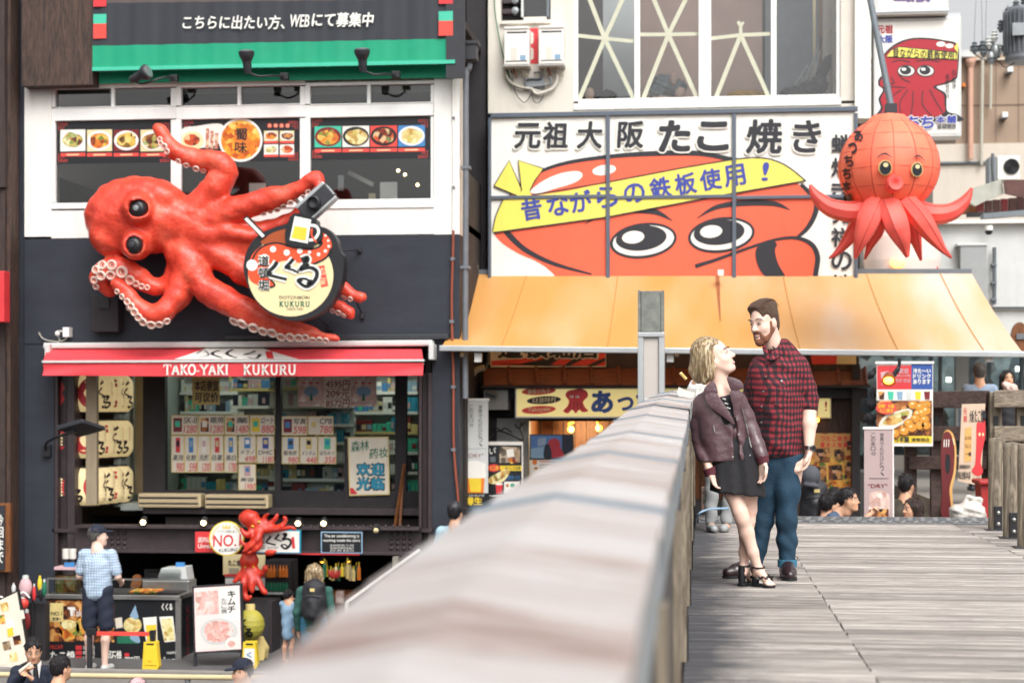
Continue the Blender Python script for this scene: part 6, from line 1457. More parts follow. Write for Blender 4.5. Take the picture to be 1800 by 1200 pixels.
t=thing('television','wall television showing a red octopus figure by water','television',P(985,808,24.3));mb=MB();Y=24.2;mb.bp(931,763,1008,808,Y,Y+.06,'black');mb.build('case',t);mat('screen_blue','3c5a86',.3,.2,6,emit=.35);mat('screen_red','8e1f2a',.3,.15,6,emit=.3);mat('screen_dark','14182a',.3,.2,6,emit=.1)
mb=MB();mb.rect(933,765,1006,805,Y-.003,'screen_blue');mb.flat([(933,788),(958,784),(958,805),(933,805)],Y-.005,'pale_blue');mb.flat([(945,770),(960,768),(960,782),(945,784)],Y-.005,'hoodie');mb.flat(cr([(962,782),(966,773),(976,770),(984,776),(985,786),(992,800),(985,804),(962,804),(956,796)],True,4),Y-.007,'screen_red');mb.flat(cr([(956,804),(958,782),(966,782),(970,804)],True,3),Y-.009,'screen_dark');mb.rect(988,765,1006,805,Y-.005,'screen_dark');mb.build('screen',t)
t=thing('menu_sheet','white menu sheet below the television','sheet',P(970,850,24.2));mb=MB();mb.bp(932,806,1040,880,24.2,24.22,'paper_white');mb.build('paper',t);mb=MB();mb.flat(circ(940,812,4.5),24.197,'orange');mb.flat(circ(942,823,3.5,2.5),24.197,'food_orange')
for i in range(6): mb.rect(948,810+i*6,948+(30,40,26,34,22,38)[i],811.5+i*6,24.197,'red' if i == 0 else 'grey_metal')
mb.build('print',t)
# tall beer banner and black menu board left of the stall
bb=thing('beer_banner','tall white vertical banner with a glass of beer at its foot','banner',P(833,895,23.2));Y=23.2;mb=MB();mb.bp(810,704,858,866,Y,Y+.012,'pale_grey');mb.build('fabric',bb)
mb=MB();mb.vtxt('世界でただひとつ、',840,711,848,785,Y-.003,'ink',.0);mb.vtxt('この辛口。',824,711,832,750,Y-.003,'ink',0);mb.txt('"DRY"',820,797,850,804,Y-.003,'dark_red',0);mb.rect(812,788,856,788.8,Y-.002,'grey_metal');mb.flat(cr([(820,822),(822,812),(834,809),(852,814),(853,824),(851,842),(820,842)],True,4),Y-.004,'paper_white');mb.flat([(819,840),(852,840),(850,866),(822,866)],Y-.007,'orange');mb.flat([(824,840),(846,840),(845,864),(827,864)],Y-.009,'beer');mb.build('print',bb)
mb=MB();mb.bp(808,866,860,1000,Y,Y+.02,'sign_black');mb.txt('アサヒスーパードライ',817,868,851,873,Y-.003,'sign_white',.01);mb.txt('樽生',817,873,848,888,Y-.003,'yellow',.04);mb.build('lower_board',bb);mb=MB();mb.bp(807,700,860,704,Y-.01,Y+.03,'white');mb.tube([P(811,704,Y),P(811,700,Y),P(811,690,Y)],.01,'white',6);mb.build('rail',bb)
t=thing('menu_board','black menu board with an interior photo, yellow strip and red cup','menu board',P(887,880,23.4));Y=23.4;mb=MB();mb.bp(855,776,919,872,Y,Y+.05,'paper_white');mb.bp(857,782,917,870,Y-.004,Y+.02,'sign_black');mb.build('board',t);mb=MB();Y -= .007
mb.flat([(878,784),(914,786),(914,812),(878,813)],Y,'photo_room');mb.flat([(890,790),(902,788),(904,802),(892,804)],Y-.002,'paper_white');mb.flat([(893,805),(904,805),(910,812),(898,815)],Y-.003,'food_orange');mb.txt('い゙',860,786,872,798,Y,'sign_white',.05);mb.rect(861,802,871,812,Y,'alu_dark');mb.flat(circ(868,822,11,6.5),Y,'bright_red');mb.txt('たこ焼',861,818,876,826,Y-.003,'yellow',.02);mb.flat([(878,818),(917,818),(917,827),(880,827)],Y,'yellow');mb.txt('おいしさ百景',888,820,915,825,Y-.003,'ink',.02)
mb.flat(cr([(858,842),(872,832),(890,824),(896,830),(884,846),(864,850)],True,4),Y-.001,'food_pale');mb.flat(cr([(866,838),(878,829),(889,828),(884,840),(872,845)],True,4),Y-.003,'food_green');mb.txt('たこ焼きを一口で',886,835,914,843,Y,'sky_blue',.01);mb.flat([(886,846),(914,846),(914,868),(886,868)],Y,'paper_white');mb.flat(circ(901,853,4),Y-.002,'green');mb.flat(circ(892,853,3),Y-.002,'food_brown');mb.flat([(871,850),(884,850),(882,868),(873,868)],Y-.002,'red');mb.flat(circ(877.5,850,6.5,2.2),Y-.004,'paper_white');mb.build('print',t)
t=thing('security_camera','grey bullet security camera on a metal box under the eave','camera',P(872,718,23.8));mb=MB();mb.bp(850,684,893,720,23.9,24.2,'grey_paint');mb.build('box',t,bevel=.01);mb=MB();d=Vector((.86,-.3,-.3)).normalized();mb.lathe([(0,-.09),(.04,-.09),(.045,-.08),(.045,.07),(.03,.075),(0,.06)],P(866,692,23.75),'alu_dark',16,d);mb.build('barrel',t,smooth=40)
t=thing('duct_pipe','grey bent vent pipe beside the tiled eave','pipe',P(830,700,23.9));mb=MB();mb.tube(cr([P(x,y,23.9) for x,y in ((852,646),(838,650),(828,662),(823,680),(822,705))],False,6),.045,'pipe_beige',12);mb.build('pipe',t,smooth=60)
t=thing('floodlight','white floodlight on an arm at the left end of the orange awning','floodlight',P(820,520,F2-.5));mb=MB();mb.plate([(808,506),(828,504),(828,524),(820,540)],F2-.6,.2,'pale_grey');mb.build('head',t,bevel=.01);mb=MB();mb.tube([P(822,506,F2-.4),P(826,490,F2-.3),P(838,486,F2-.1)],.02,'grey_metal',8);mb.tube(cr([P(822,460,F2-.3),P(832,454,F2-.3),P(838,465,F2-.25),P(838,486,F2-.2)],False,5),.02,'pipe_beige',8);mb.build('arm',t)
t=thing('branch_spray','dark twig spray and bracket arms against the stall wall','decoration',P(900,760,24.2));mb=MB()
for pts in (((868,748),(880,756),(888,752),(900,760)),((918,740),(915,755),(920,770),(916,790)),((905,745),(912,752),(922,742)),((858,772),(878,757),(918,774))): mb.tube(cr([P(x,y,24.2) for x,y in pts],False,4),.012,'charcoal',6)
mb.build('twigs',t)
t=thing('price_plaque','cream plaque with red characters on the stall right of the man','sign',P(1445,735,24.1));mb=MB();mb.bp(1436,684,1461,735,24.1,24.15,'cream');mb.bp(1438,686,1459,733,24.095,24.12,'lit_cream');mb.txt('!',1450,705,1454,722,24.09,'red',.03);mb.build('board',t)
t=thing('photo_poster','orange poster full of customer snapshots on the stall wall','poster',P(1468,860,24.1));mb=MB();Y=24.12;mb.bp(1424,761,1504,870,Y,Y+.015,'food_orange');mb.build('paper',t);mb=MB();mat('poster_tan','d9a560',.6,.15,8);mb.rect(1425,762,1503,800,Y-.003,'poster_tan')
for i in range(2):
    for j in range(6): mb.txt('ったこ焼き屋大人気集結'[i*5+j],1442+j*10,766+i*11,1450+j*10,775+i*11,Y-.006,'bright_red',.05)
for x0,y0,w_,h_ in ((1430,788,28,26),(1466,790,18,20),(1488,775,15,18),(1424,820,28,34),(1456,818,24,26),(1484,812,18,30)): mb.flat([(x0,y0),(x0+w_,y0-2),(x0+w_+1,y0+h_-2),(x0+1,y0+h_)],Y-.006,'photo_people');mb.flat([(x0+w_*.3,y0+3),(x0+w_*.6,y0+3),(x0+w_*.6,y0+h_*.5),(x0+w_*.3,y0+h_*.5)],Y-.008,'skin_asian');mb.flat(circ(x0+w_*.45,y0+4,w_*.22,4),Y-.010,'hair_black')
mb.build('print',t)
# ================================================================ right side: hanging octopus lantern, sign boxes, far buildings
LY=21.6;u=SC(1562,LY);LC=P(1562,296,LY)
ol=thing('octopus_lantern','large orange octopus paper lantern with a painted face hanging from an arm','lantern',P(1562,450,LY))
def lantern_skin(name,a,b_):
    m,g,b=_new(name);tc=g.n('ShaderNodeTexCoord');nz=g.n('ShaderNodeTexNoise',Scale=3.0,Detail=3.0);g.l(tc.outputs['Object'],nz.inputs['Vector']);rp=g.n('ShaderNodeValToRGB');rp.color_ramp.elements[0].position=.3;rp.color_ramp.elements[1].position=.7
    rp.color_ramp.elements[0].color=(*lin(a),1);rp.color_ramp.elements[1].color=(*lin(b_),1);g.l(nz.outputs[0],rp.inputs[0]);g.l(rp.outputs[0],b.inputs['Base Color']);b.inputs['Roughness'].default_value=.6;b.inputs['Emission Color'].default_value=(*lin('e8502a'),1);b.inputs['Emission Strength'].default_value=.10
lantern_skin('lantern_red','ec6a50','f2805f');lantern_skin('lantern_arm','e8504a','f0665a')
R=89*u
def headp(a,t): # a around z, t from the top
    rr=R*(1 if t < pi/2 else 1-.10*((t-pi/2)/(pi/2)) ** 2)
    return LC+Vector((rr*sin(t)*cos(a)*.98,rr*sin(t)*sin(a)*.98,R*1.0*cos(t)*(1.0 if t < pi/2 else .93)))
mb=MB();NA,NT=48,28;V=[];
for j in range(NT+1):
    for i in range(NA):
        a=2*pi*i/NA;t=pi*.02+pi*.93*j/NT;p=headp(a,t);bulge=1+.012*abs(sin(a*7)) ;V.append(LC+(p-LC)*bulge)
mb.add(V,[(j*NA+i,j*NA+(i+1) % NA,(j+1)*NA+(i+1) % NA,(j+1)*NA+i) for j in range(NT) for i in range(NA)],'lantern_red');mb.build('head',ol,smooth=180)
mat('seam_red','a02a24',.7,.1,8);mb=MB()
for k in range(14): a=2*pi*(k+.5)/14*1.0;mb.tube([LC+(headp(a,pi*.02+pi*.9*j/18)-LC)*1.0105 for j in range(19)],.0045,'seam_red',5)
for t in (.55,.95,1.3,1.66,2.05,2.4): mb.tube([LC+(headp(2*pi*i/40,t)-LC)*1.0095 for i in range(41)],.0018,'seam_red',5)
mb.build('ribs',ol)
# legs: ribbed, pointed paper tentacles
def paper_arm(pts,name='tentacle'):
    q=cr(pts,False,5);P3=[P(a[0],a[1],LY+a[2]) for a in q];r=[max(.003,a[3]*u) for a in q]
    mb=MB();mb.tube(P3,r,'lantern_arm',8,True,.85);o=mb.build(name,ol,smooth=44)
    mb=MB();n=len(P3)
    for k in (1,3,5,7):
        L=[];
        for i in range(n):
            L.append(Vector(o.data.vertices[i*8+k].co)+worg(ol))
        mb.tube(L,.004,'seam_red',4)
    mb.build('seams',o)
paper_arm([(1540,358,-.30,22),(1528,385,-.42,23),(1516,415,-.42,16),(1508,438,-.38,8),(1503,455,-.35,2)])
paper_arm([(1562,360,-.36,22),(1574,390,-.5,23),(1584,415,-.48,18),(1591,437,-.42,9),(1595,452,-.4,3)])
paper_arm([(1594,356,-.28,22),(1618,384,-.38,23),(1638,412,-.34,17),(1656,436,-.3,8),(1672,453,-.25,2)])
paper_arm([(1522,362,-.1,20),(1500,372,-.15,22),(1462,366,-.15,19),(1436,346,-.12,13),(1424,325,-.1,3)])
paper_arm([(1602,362,-.1,20),(1632,376,-.15,22),(1668,374,-.15,19),(1694,356,-.12,13),(1708,331,-.1,3)])
paper_arm([(1528,368,.1,18),(1508,395,.1,18),(1488,425,.1,12),(1470,445,.1,6),(1457,454,.1,2)])
paper_arm([(1600,368,.25,18),(1604,400,.3,17),(1612,430,.3,9),(1619,458,.3,2)]);paper_arm([(1545,368,.3,18),(1540,405,.3,17),(1530,430,.3,9),(1520,456,.3,2)])
# face
def onhead(px,py,d=.012): 
    c=LC;dr=(P(px,py,10)-EYE).normalized();oc_=EYE-c;b_=oc_.dot(dr);q=oc_.dot(oc_)-(R*1.0) ** 2;dd=b_*b_-q
    t=-b_-sqrt(max(dd,0));return EYE+dr*(t-d)
mb=MB()
def hflat(pts,m,d): mb.face([onhead(x,y,d) for x,y in pts],m)
for cx,cy,rx,ry in ((1556,295,12,13.5),(1612,298,10.5,13)): hflat(circ(cx,cy,rx,ry,24),'paper_yellow',.03);hflat(circ(cx+.5,cy,rx-1.8,ry-1.8,24),'ink',.036);hflat(circ(cx+1,cy-5,rx*.38,ry*.3,16),'cream',.042);
for l in (((1541,277),(1555,270),(1568,277)),((1606,276),(1616,274),(1627,284))):
    q=cr(l,False,5);w_=[1,1.6,2.2,2.8,3.2,3.6,3.2,2.6,2,1.4,.8];hflat([(x,y-a/2) for (x,y),a in zip(q,w_)]+[(x,y+a/2) for (x,y),a in zip(q,w_)][::-1],'ink',.03)
mb.build('painted_face',ol)
mb=MB();a=onhead(1566,328,-.1);d=Vector((.18,-.9,.12)).normalized();mb.lathe([(.085,0),(.095,.06),(.105,.17),(.09,.2),(.055,.19),(0,.15)],a,'lantern_arm',14,d);mb.build('mouth',ol,smooth=50)
mb=MB()
for i,c in enumerate('あっちち本舗'):
    y=228+i*22.5;x=(1509,1499,1492,1487,1486,1488)[i]
    mb.txt(c,x-6.5,y,x+9,y+20,0,'ink',.05,-.15 if i < 3 else 0,fn=lambda X,Y_: onhead(X,Y_,.016))
mb.build('lettering',ol)
t=thing('lantern_arm','grey angled steel arm carrying the octopus lantern','arm',P(1560,190,LY));mb=MB();A,B=P(1518,-60,23.2),P(1566,186,LY);mb.tube([A,B],.042,'alu_dark',12);mb.build('arm',t,smooth=60)
mb=MB();mb.obox(P(1566,192,LY),(.07,0,0),(0,.07,0),(0,0,.06),'charcoal');mb.tube([P(1567,196,LY),P(1566,212,LY)],.04,'black',10);mb.tube([P(1558,198,LY),P(1530,222,LY+.6),P(1520,232,23.5)],.03,'alu_dark',8);mb.lathe([(.3,-.06),(.2,.04),(.05,.07)],LC+Vector((0,0,R*.97)),'lantern_red',20);mb.build('joint',t)

# framed octopus sign box and the one above it
bx=thing('sign_box','upright framed sign box with a crimson octopus and yellow headband','sign',P(1614,240,24.6));Y=24.5
mb=MB();mb.bp(1536,32,1690,241,Y,Y+.35,'pale_grey');mb.build('frame',bx,bevel=.01);mb=MB();mb.bp(1540,38,1685,235,Y-.006,Y+.02,'sign_white');mb.build('panel',bx);Y -= .01
mat('crimson','a81a2a',.4,.08,3);mb=MB()
mb.flat(cr([(1552,100),(1562,86),(1580,74),(1604,67),(1632,67),(1660,71),(1684,80),(1684,128),(1680,140),(1664,148),(1646,153),(1662,164),(1664,180),(1666,196),(1684,202),(1684,214),(1545,214),(1548,190),(1544,174),(1552,158),(1544,150),(1545,138),(1556,128),(1552,116)],True,4),Y,'ink')
mb.flat(cr([(1555,100),(1565,88),(1582,77),(1604,70),(1632,70),(1660,74),(1682,84),(1682,128),(1676,138),(1660,146),(1640,153),(1658,166),(1660,182),(1660,198),(1640,206),(1600,208),(1550,208),(1552,190),(1548,174),(1556,158),(1547,150),(1549,140),(1559,130),(1555,116)],True,4),Y-.003,'crimson')
for x,y in ((1593,125),(1627,125)): mb.flat(circ(x,y,16,10.5),Y-.006,'ink');mb.flat(circ(x,y,14,8.5),Y-.008,'sign_white');mb.flat(circ(x-1,y-1,10,7.6),Y-.010,'ink');mb.flat(circ(x-4,y-3,4,2.6),Y-.012,'sign_white')
mb.flat(circ(1654,78,8,4.5),Y-.006,'sign_white');mb.flat(circ(1669,81,7,4),Y-.006,'sign_white')
for p in ([(1568,110),(1582,106),(1600,110)],[(1610,108),(1632,106),(1652,109)],[(1580,132),(1588,140),(1600,145)],[(1551,154),(1575,153),(1592,155)],[(1566,136),(1572,146),(1564,148)],[(1585,158),(1568,172),(1566,205)],[(1596,158),(1582,180),(1584,205)],[(1605,160),(1604,185),(1600,206)],[(1622,160),(1622,185),(1640,206)],[(1634,158),(1646,180),(1660,202)]): mb.ribbon(cr(p,False,4),1.7,Y-.006,'ink')
mb.flat([(1566,88),(1580,82),(1684,92),(1684,106),(1557,101)],Y-.009,'ink');mb.flat([(1567,89),(1581,83.5),(1683,93.5),(1683,104.5),(1559,99.5)],Y-.011,'sign_yellow');mb.flat([(1677,84),(1684,74),(1684,94)],Y-.012,'sign_yellow');mb.build('octopus_painting',bx)
mb=MB();mb.txt('昔ながらの鉄板使用！',1569,87,1682,103,Y-.014,'ink',.03,0,.045);mb.txt('元祖',1541,44,1570,59,Y-.004,'crimson',.04);mb.txt('大阪',1542,62,1570,76,Y-.004,'indigo',.04);mb.vtxt('たこ焼き',1673,122,1681,156,Y-.015,'ink',.01);mb.vtxt('発祥地の店',1662,130,1669,173,Y-.015,'ink',.01)
for c,a,b,d,e in (('あ',1576,208,1592,226),('っ',1580,212,1593,224),('ち',1594,204,1616,225),('ち',1618,204,1642,226),('本',1645,204,1662,217),('舗',1664,203,1681,217)):
    if c == 'っ': continue
    mb.txt(c,a-1.5,b-1.5,d+1.5,e+1.5,Y-.016,'sign_white',.1);mb.txt(c,a,b,d,e,Y-.019,'indigo',.05)
mb.txt('道頓堀店',1647,218,1681,227,Y-.015,'ink',.02);mb.build('lettering',bx)
t=thing('sign_box','white sign box cut by the top edge with purple lettering','sign',P(1600,25,24.4));mb=MB();Y=24.35;mb.bp(1535,-90,1668,25,Y,Y+.4,'pale_grey');mb.bp(1543,-85,1664,17,Y-.006,Y+.02,'sign_white');mb.bp(1534,17,1668,22,Y-.012,Y+.1,'alu');mb.build('case',t,bevel=.008);mb=MB();mat('violet','6a5a8a',.5,.08,6);mb.txt('出版',1570,-34,1636,5,Y-.01,'violet',.07);mb.build('lettering',t)
mb=MB();mb.bp(1536,25,1688,33,24.55,24.75,'alu');mb.bp(1536,-80,1542,245,24.75,24.85,'grey_metal');mb.build('sign_bracket',label='steel bracket carrying the two sign boxes',cat='bracket')
# block with roof terrace left of the sign boxes
t=thing('neighbour_block','small white and grey neighbour block behind the sign boxes','building',P(1518,300,25.5)*1);mb=MB();mb.bp(1500,125,1545,206,25.6,26.5,'pale_grey');mb.bp(1500,54,1560,104,27,28,'grey_paint');mb.bp(1500,104,1560,110,26.9,27,'counter_wood');mb.bp(1500,110,1560,125,26.8,27,'pipe_grey');mb.bp(1512,206,1545,500,25.7,26.5,'grey_paint');mb.build('wall',t);mb=MB();mb.bp(1504,112,1513,124,26.7,26.79,'sky_blue');mb.build('window',t)
# far brown building
fb=thing('far_building','brown and cream building in the far right background','building',P(1780,500,36)*1);mat('tan_wall','9c8672',.7,.06,2,dirt=.12);mat('cream_lower','cdc2b3',.7,.05,2,dirt=.15)
mb=MB();mb.bp(1680,92,2100,250,36,44,'tan_wall');mb.bp(1640,250,2100,900,35.97,44,'cream_lower');mb.bp(1690,88,1714,100,35.8,36.5,'pale_grey');mb.bp(1704,99,2100,102,35.9,36,'cream_lower');mb.build('wall',fb);mb=MB();mb.bp(1680,181,2100,182.5,35.985,36,'store_brown');mb.bp(1640,284,1740,287,35.9,35.97,'alu_dark')
for x in (1700,1750,1790): mb.bp(x,102,x+1,250,35.99,36,'store_brown')
mb.build('joints',fb)
for px,r,m,lab in ((((1706,112),(1706,280)),.055,'pipe_pink','pale pink downpipe with a hopper on the far brown wall'),(((1727,100),(1726,180),(1725,290)),.035,'pipe_beige','wavy beige cable conduit on the far brown wall'),(((1742,115),(1741,192)),.028,'pipe_beige','short beige conduit on the far brown wall')):
    mb=MB();mb.tube(cr([P(x,y,35.85) for x,y in px],False,4),r,m,10);q=P(*px[0],35.85)
    if r > .05: mb.lathe([(.05,-.1),(.1,.02),(.1,.1),(0,.1)],q,m,12)
    mb.build('downpipe',label=lab,cat='pipe',smooth=60)
for x,y,lab in ((1776,122,'upper'),(1767,202,'lower')):
    mb=MB();mb.bp(x-5,y-5,x+5,y+4,35.7,36,'white');mb.bp(x-5.5,y+4,x+5.5,y+5.5,35.68,36,'pipe_grey');mb.build('vent_hood',label=f'{lab} small white vent hood on the far brown wall',cat='vent',bevel=.02)
mb=MB();mb.bp(1692,146,1697,152,35.8,36,'orange');mb.build('wall_bulb',label='tiny orange wall lamp near the sign box on the brown wall',cat='lamp')
# air conditioner, rusty roofs
t=thing('air_conditioner','white outdoor air conditioner with a round fan grille on the far roof','air conditioner',P(1770,318,30));Y=30;mb=MB();mb.bp(1753,274,1793,316,Y,Y+.5,'white_paint');mb.build('casing',t,bevel=.015);mb=MB();c=P(1778,293,Y-.005);r=13*SC(1778,Y);mb.lathe([(0,.0),(r,0),(r*1.05,.01),(r*1.05,.02),(r,.02)],c,'charcoal',28,(0,-1,0))
for k in range(10): mb.lathe([(r*(.1+k*.095),.012),(r*(.12+k*.095),.022),(r*(.14+k*.095),.012)],c,'grey_metal',28,(0,-1,0))
mb.build('fan_grille',t);mb=MB();mb.bp(1739,276,1752,322,Y,Y+.4,'grey_metal');mb.tube([P(1745,270,Y-.02),P(1747,318,Y-.02)],.03,'pipe_grey',8);mb.build('pipe_cover',t)
t=thing('tin_roof','rusty corrugated tin roof and brown shutters behind the lantern','roof',P(1740,380,29));mat('rust_tin','5a3a35',.7,.3,5);mat('pale_tin','a9aaa0',.6,.2,5,dirt=.3)
mb=MB();mb.plate([(1690,348),(1712,330),(1760,315),(1765,340),(1735,352),(1715,362)],29.2,.1,'pale_tin');mb.plate([(1765,316),(1900,316),(1900,338),(1790,345),(1768,340)],29.1,.1,'rust_tin');mb.build('sheets',t)
mb=MB()
for i in range(9): mb.bp(1718+i*14,354-i*1.5 if i < 5 else 346,1730+i*14,372,29.4,29.5,'rust_tin' if i % 3 else 'dark_red')
mb.bp(1690,352,1718,376,29.6,29.7,'counter_wood');mb.bp(1700,372,1900,380,29.3,29.4,'near_black');mb.build('shutters',t)
mb=MB();mb.beam(P(1726,381,27.5),P(1830,372,27.5),.3,.07,'alu_dark');mb.build('eave_rail',label='long grey eave rail over the white kiosk',cat='rail')
# transformer on its pole arm, wires
tf=thing('transformer','dark finned pole transformer hanging in the top right corner','transformer',P(1790,112,27));Y=27;c=P(1797,60,Y);uu=SC(1790,Y);mb=MB()
mb.lathe([(0,-50*uu),(28*uu,-50*uu),(30*uu,-44*uu),(28*uu,-30*uu),(28*uu,40*uu),(24*uu,46*uu),(0,48*uu)],c,'pipe_grey',28)
for k in range(26): a=2*pi*k/26;d=Vector((cos(a),sin(a),0));mb.obox(c+d*30*uu+Vector((0,0,2*uu)),d*3.2*uu,Vector((-d.y,d.x,0))*.006,(0,0,38*uu),'pipe_grey')
mb.build('tank',tf,smooth=35);mb=MB()
for x,y in ((1772,24),(1786,12),(1800,8)): mb.lathe([(.03,-.1),(.03,0),(.06,.02),(.03,.04),(.055,.06),(.02,.1),(0,.16)],P(x,y,Y),'alu_dark',12)
mb.build('bushings',tf,smooth=40);mb=MB();mb.bp(1780,40,1806,62,Y-.32,Y-.28,'grey_metal');mb.build('name_plate',tf)
t=thing('utility_arm','pole cross arm with insulators and switches beside the transformer','pole arm',P(1740,90,27));mb=MB();mb.beam(P(1706,86,27.2),P(1860,86,27.2),.1,.08,'pipe_grey');mb.beam(P(1740,76,27.15),P(1752,104,27.15),.07,.1,'pipe_grey');mb.build('arm',t);mb=MB()
for x,y in ((1713,84),(1727,82),(1738,76),(1748,64),(1759,46),(1729,90),(1756,88)): mb.lathe([(.02,-.1),(.045,-.05),(.06,-.03),(.03,0),(.055,.02),(.03,.05),(.045,.07),(0,.1)],P(x,y,27.1),'alu_dark' if x % 2 else 'pale_grey',10)
for x,y in ((1750,90),(1742,102)): mb.ell(P(x,y,27.05),(.07,.05,.11),'grey_metal',10,8)
mb.build('insulators',t,smooth=50)
for i,(x0,x1) in enumerate(((1719,1712),(1724,1727),(1736,1732))):
    mb=MB();mb.tube([P(x0,-80,27.6),P(x1,84,27.1)],.006,'pipe_grey',5);mb.build('power_wire',label='thin overhead wire rising from the pole cross arm',cat='wire',group='overhead wires at the cross arm')
mb=MB();mb.tube(cr([P(x,y,27.0) for x,y in ((1713,95),(1730,105),(1748,102),(1765,118),(1775,116),(1790,105))],False,5),.008,'charcoal',5);mb.build('slack_cable',label='slack dark cable looping below the transformer',cat='cable')
# white kiosk behind the awning
kb=thing('white_kiosk','white panelled kiosk building behind the orange awning','building',P(1720,620,27)*1);mb=MB();mb.bp(1510,391,2000,545,27,30,'pale_grey');mb.bp(1500,386,2000,392,26.85,30,'white_paint');mb.bp(1745,538,2000,540,26.95,27,'alu_dark');mb.build('wall',kb);mb=MB();mb.bp(1688,430,1735,550,26.8,27,'grey_paint');mb.bp(1682,427,1736,432,26.78,27,'pale_grey');mb.build('metal_cabinet',kb,bevel=.01);mb=MB();mb.tube([P(1748,435,26.9),P(1748,535,26.9)],.03,'alu_dark',8)
for y in (465,497,526): mb.bp(1744,y-2,1752,y+2,26.85,27,'alu_dark')
mb.build('door_bar',kb);mb=MB();mb.bp(1510,545,2000,606,27.05,30,'pale_grey');mb.build('lower_wall',kb)
t=thing('dome_camera','small black dome camera on the white kiosk wall','camera',P(1738,412,26.8));mb=MB();mb.lathe([(0,.07),(.06,.07),(.06,0),(0,0)],P(1738,405,26.75),'white',16);mb.build('base',t);mb=MB();mb.lathe([(.06,0),(.055,-.03),(.03,-.055),(0,-.06)],P(1738,406,26.75),'black',16);mb.build('dome',t,smooth=60)
t=thing('white_lantern','big pale pink paper lantern with red hearts behind the octopus lantern','lantern',P(1582,500,24.9));mat('pale_lantern','d9c7be',.6,.06,4,emit=.18,ecol='f2dccb');c=P(1585,430,24.9);ul=SC(1585,24.9);mb=MB();mb.lathe([(0,70*ul),(30*ul,66*ul),(56*ul,44*ul),(66*ul,10*ul),(66*ul,-30*ul),(60*ul,-70*ul),(0,-75*ul)],c,'pale_lantern',36);mb.build('shade',t,smooth=180)
mb=MB();Yh=24.9-66*ul*.9
for x,y,s_ in ((1640,472,9),(1634,462,4)): mb.flat(cr([(x,y+s_),(x-s_,y),(x-s_*.6,y-s_*.7),(x,y-s_*.2),(x+s_*.6,y-s_*.7),(x+s_,y)],True,3),24.9-66*ul*.45,'red')
mb.build('hearts',t);mb=MB();mb.ell(P(1578,462,24.9-66*ul),(.1,.012,.07),'lamp_warm',14,8);mb.build('glow_bulb',t,smooth=180)
# storefront behind the promenade
st=thing('glass_storefront','pale framed glass storefront behind the wooden fence','shopfront',P(1720,700,32)*1);Y=30.5;mb=MB()
for a,b in ((1635,1640),(1652,1656),(1680,1703),(1738,1742),(1795,1800)): mb.bp(a,540,b,760,Y,Y+.2,'pale_grey' if b-a > 8 else 'alu_dark')
mb.bp(1500,540,2000,600,Y+.02,Y+.3,'pale_grey');mb.build('frame',st);mb=MB();mb.rect(1500,600,2000,780,Y+.1,'window_glass');mb.build('pane',st);mb=MB();ramp_mat('far_interior',['20282c','3a4a52','5f7278','8fa3a5','3a2f28'],2.2,kind='v',bump=0);mb.bp(1500,560,2000,800,Y+1.5,Y+1.6,'far_interior');mb.build('interior',st)
for x,y in ((1668,667),(1651,718),(1690,721),(1790,648)): mb=MB();mb.bp(x-4,y-4,x+4,y+4,Y+1.3,Y+1.35,'tube_light');mb.build('small_window_light',st)
t=thing('round_mascot_board','brown round figure board behind the right end of the awning','board',P(1790,620,26.2));mb=MB();mb.plate(circ(1793,592,15,26),26.2,.1,'counter_wood');mb.plate([(1787,586),(1810,586),(1810,596),(1787,596)],26.17,.03,'pipe_grey');mb.build('board',t)

# ================================================================ terrace props
t=thing('drink_banner','hanging menu banner with red welcome panel, drinks and takoyaki photos','banner',P(1588,783,20.4));Y=20.9;mb=MB();mb.bp(1541,638,1640,784,Y,Y+.015,'paper_white');mb.build('fabric',t);mb=MB();z=Y-.003
mb.rect(1542,642,1602,684,z,'red');mb.rect(1602,640,1639,684,z,'blue');mb.rect(1542,685,1639,703,z,'paper_white')
for i,m in enumerate(('food_brown','green_pale','pale_blue','pale_grey','yellow','dark_red')): mb.flat([(1544+i*16,688),(1555+i*16,688),(1554+i*16,702),(1546+i*16,702)],z-.003,m)
mb.rect(1541,704,1638,766,z,'food_brown');mb.flat(cr([(1544,748),(1556,730),(1578,722),(1602,718),(1600,736),(1580,748),(1556,760)],True,4),z-.003,'paper');mb.flat(cr([(1552,744),(1564,730),(1586,723),(1598,722),(1594,734),(1572,746)],True,4),z-.005,'food_green');
for x,y in ((1606,712),(1618,716),(1630,712),(1634,722),(1622,726),(1610,736),(1626,738),(1634,748),(1618,748),(1604,752),(1590,758),(1574,762),(1614,728),(1598,744)): k=(y-700)*.0003;mb.flat(circ(min(x,1629),y,9.5,8.5,18),z-.004-k,'ball_brown');mb.flat(circ(min(x,1629)-1,y-1,8,7,18),z-.006-k,'ball_gold');mb.flat(circ(min(x,1629)-2.5,y-3,3,2,12),z-.008-k,'food_pale')
mb.flat(circ(1558,717,18,11),z-.034,'bright_red');mb.txt('自慢！大阪',1544,710,1572,717,z-.036,'yellow',.03);mb.txt('たこ焼き',1546,718,1570,725,z-.036,'yellow',.03);mb.rect(1541,766,1638,778,z-.002,'yellow');mb.txt('あっちち本舗',1546,767,1598,777,z-.005,'ink',.03);mb.txt('道頓堀店',1602,769,1634,776,z-.005,'ink',.02)
for i,tx in enumerate(('冷た〜い','ドリンク','あります')): mb.txt(tx,1605,647+i*9.5,1636,656+i*9.5,z-.004,'sign_white',.04)
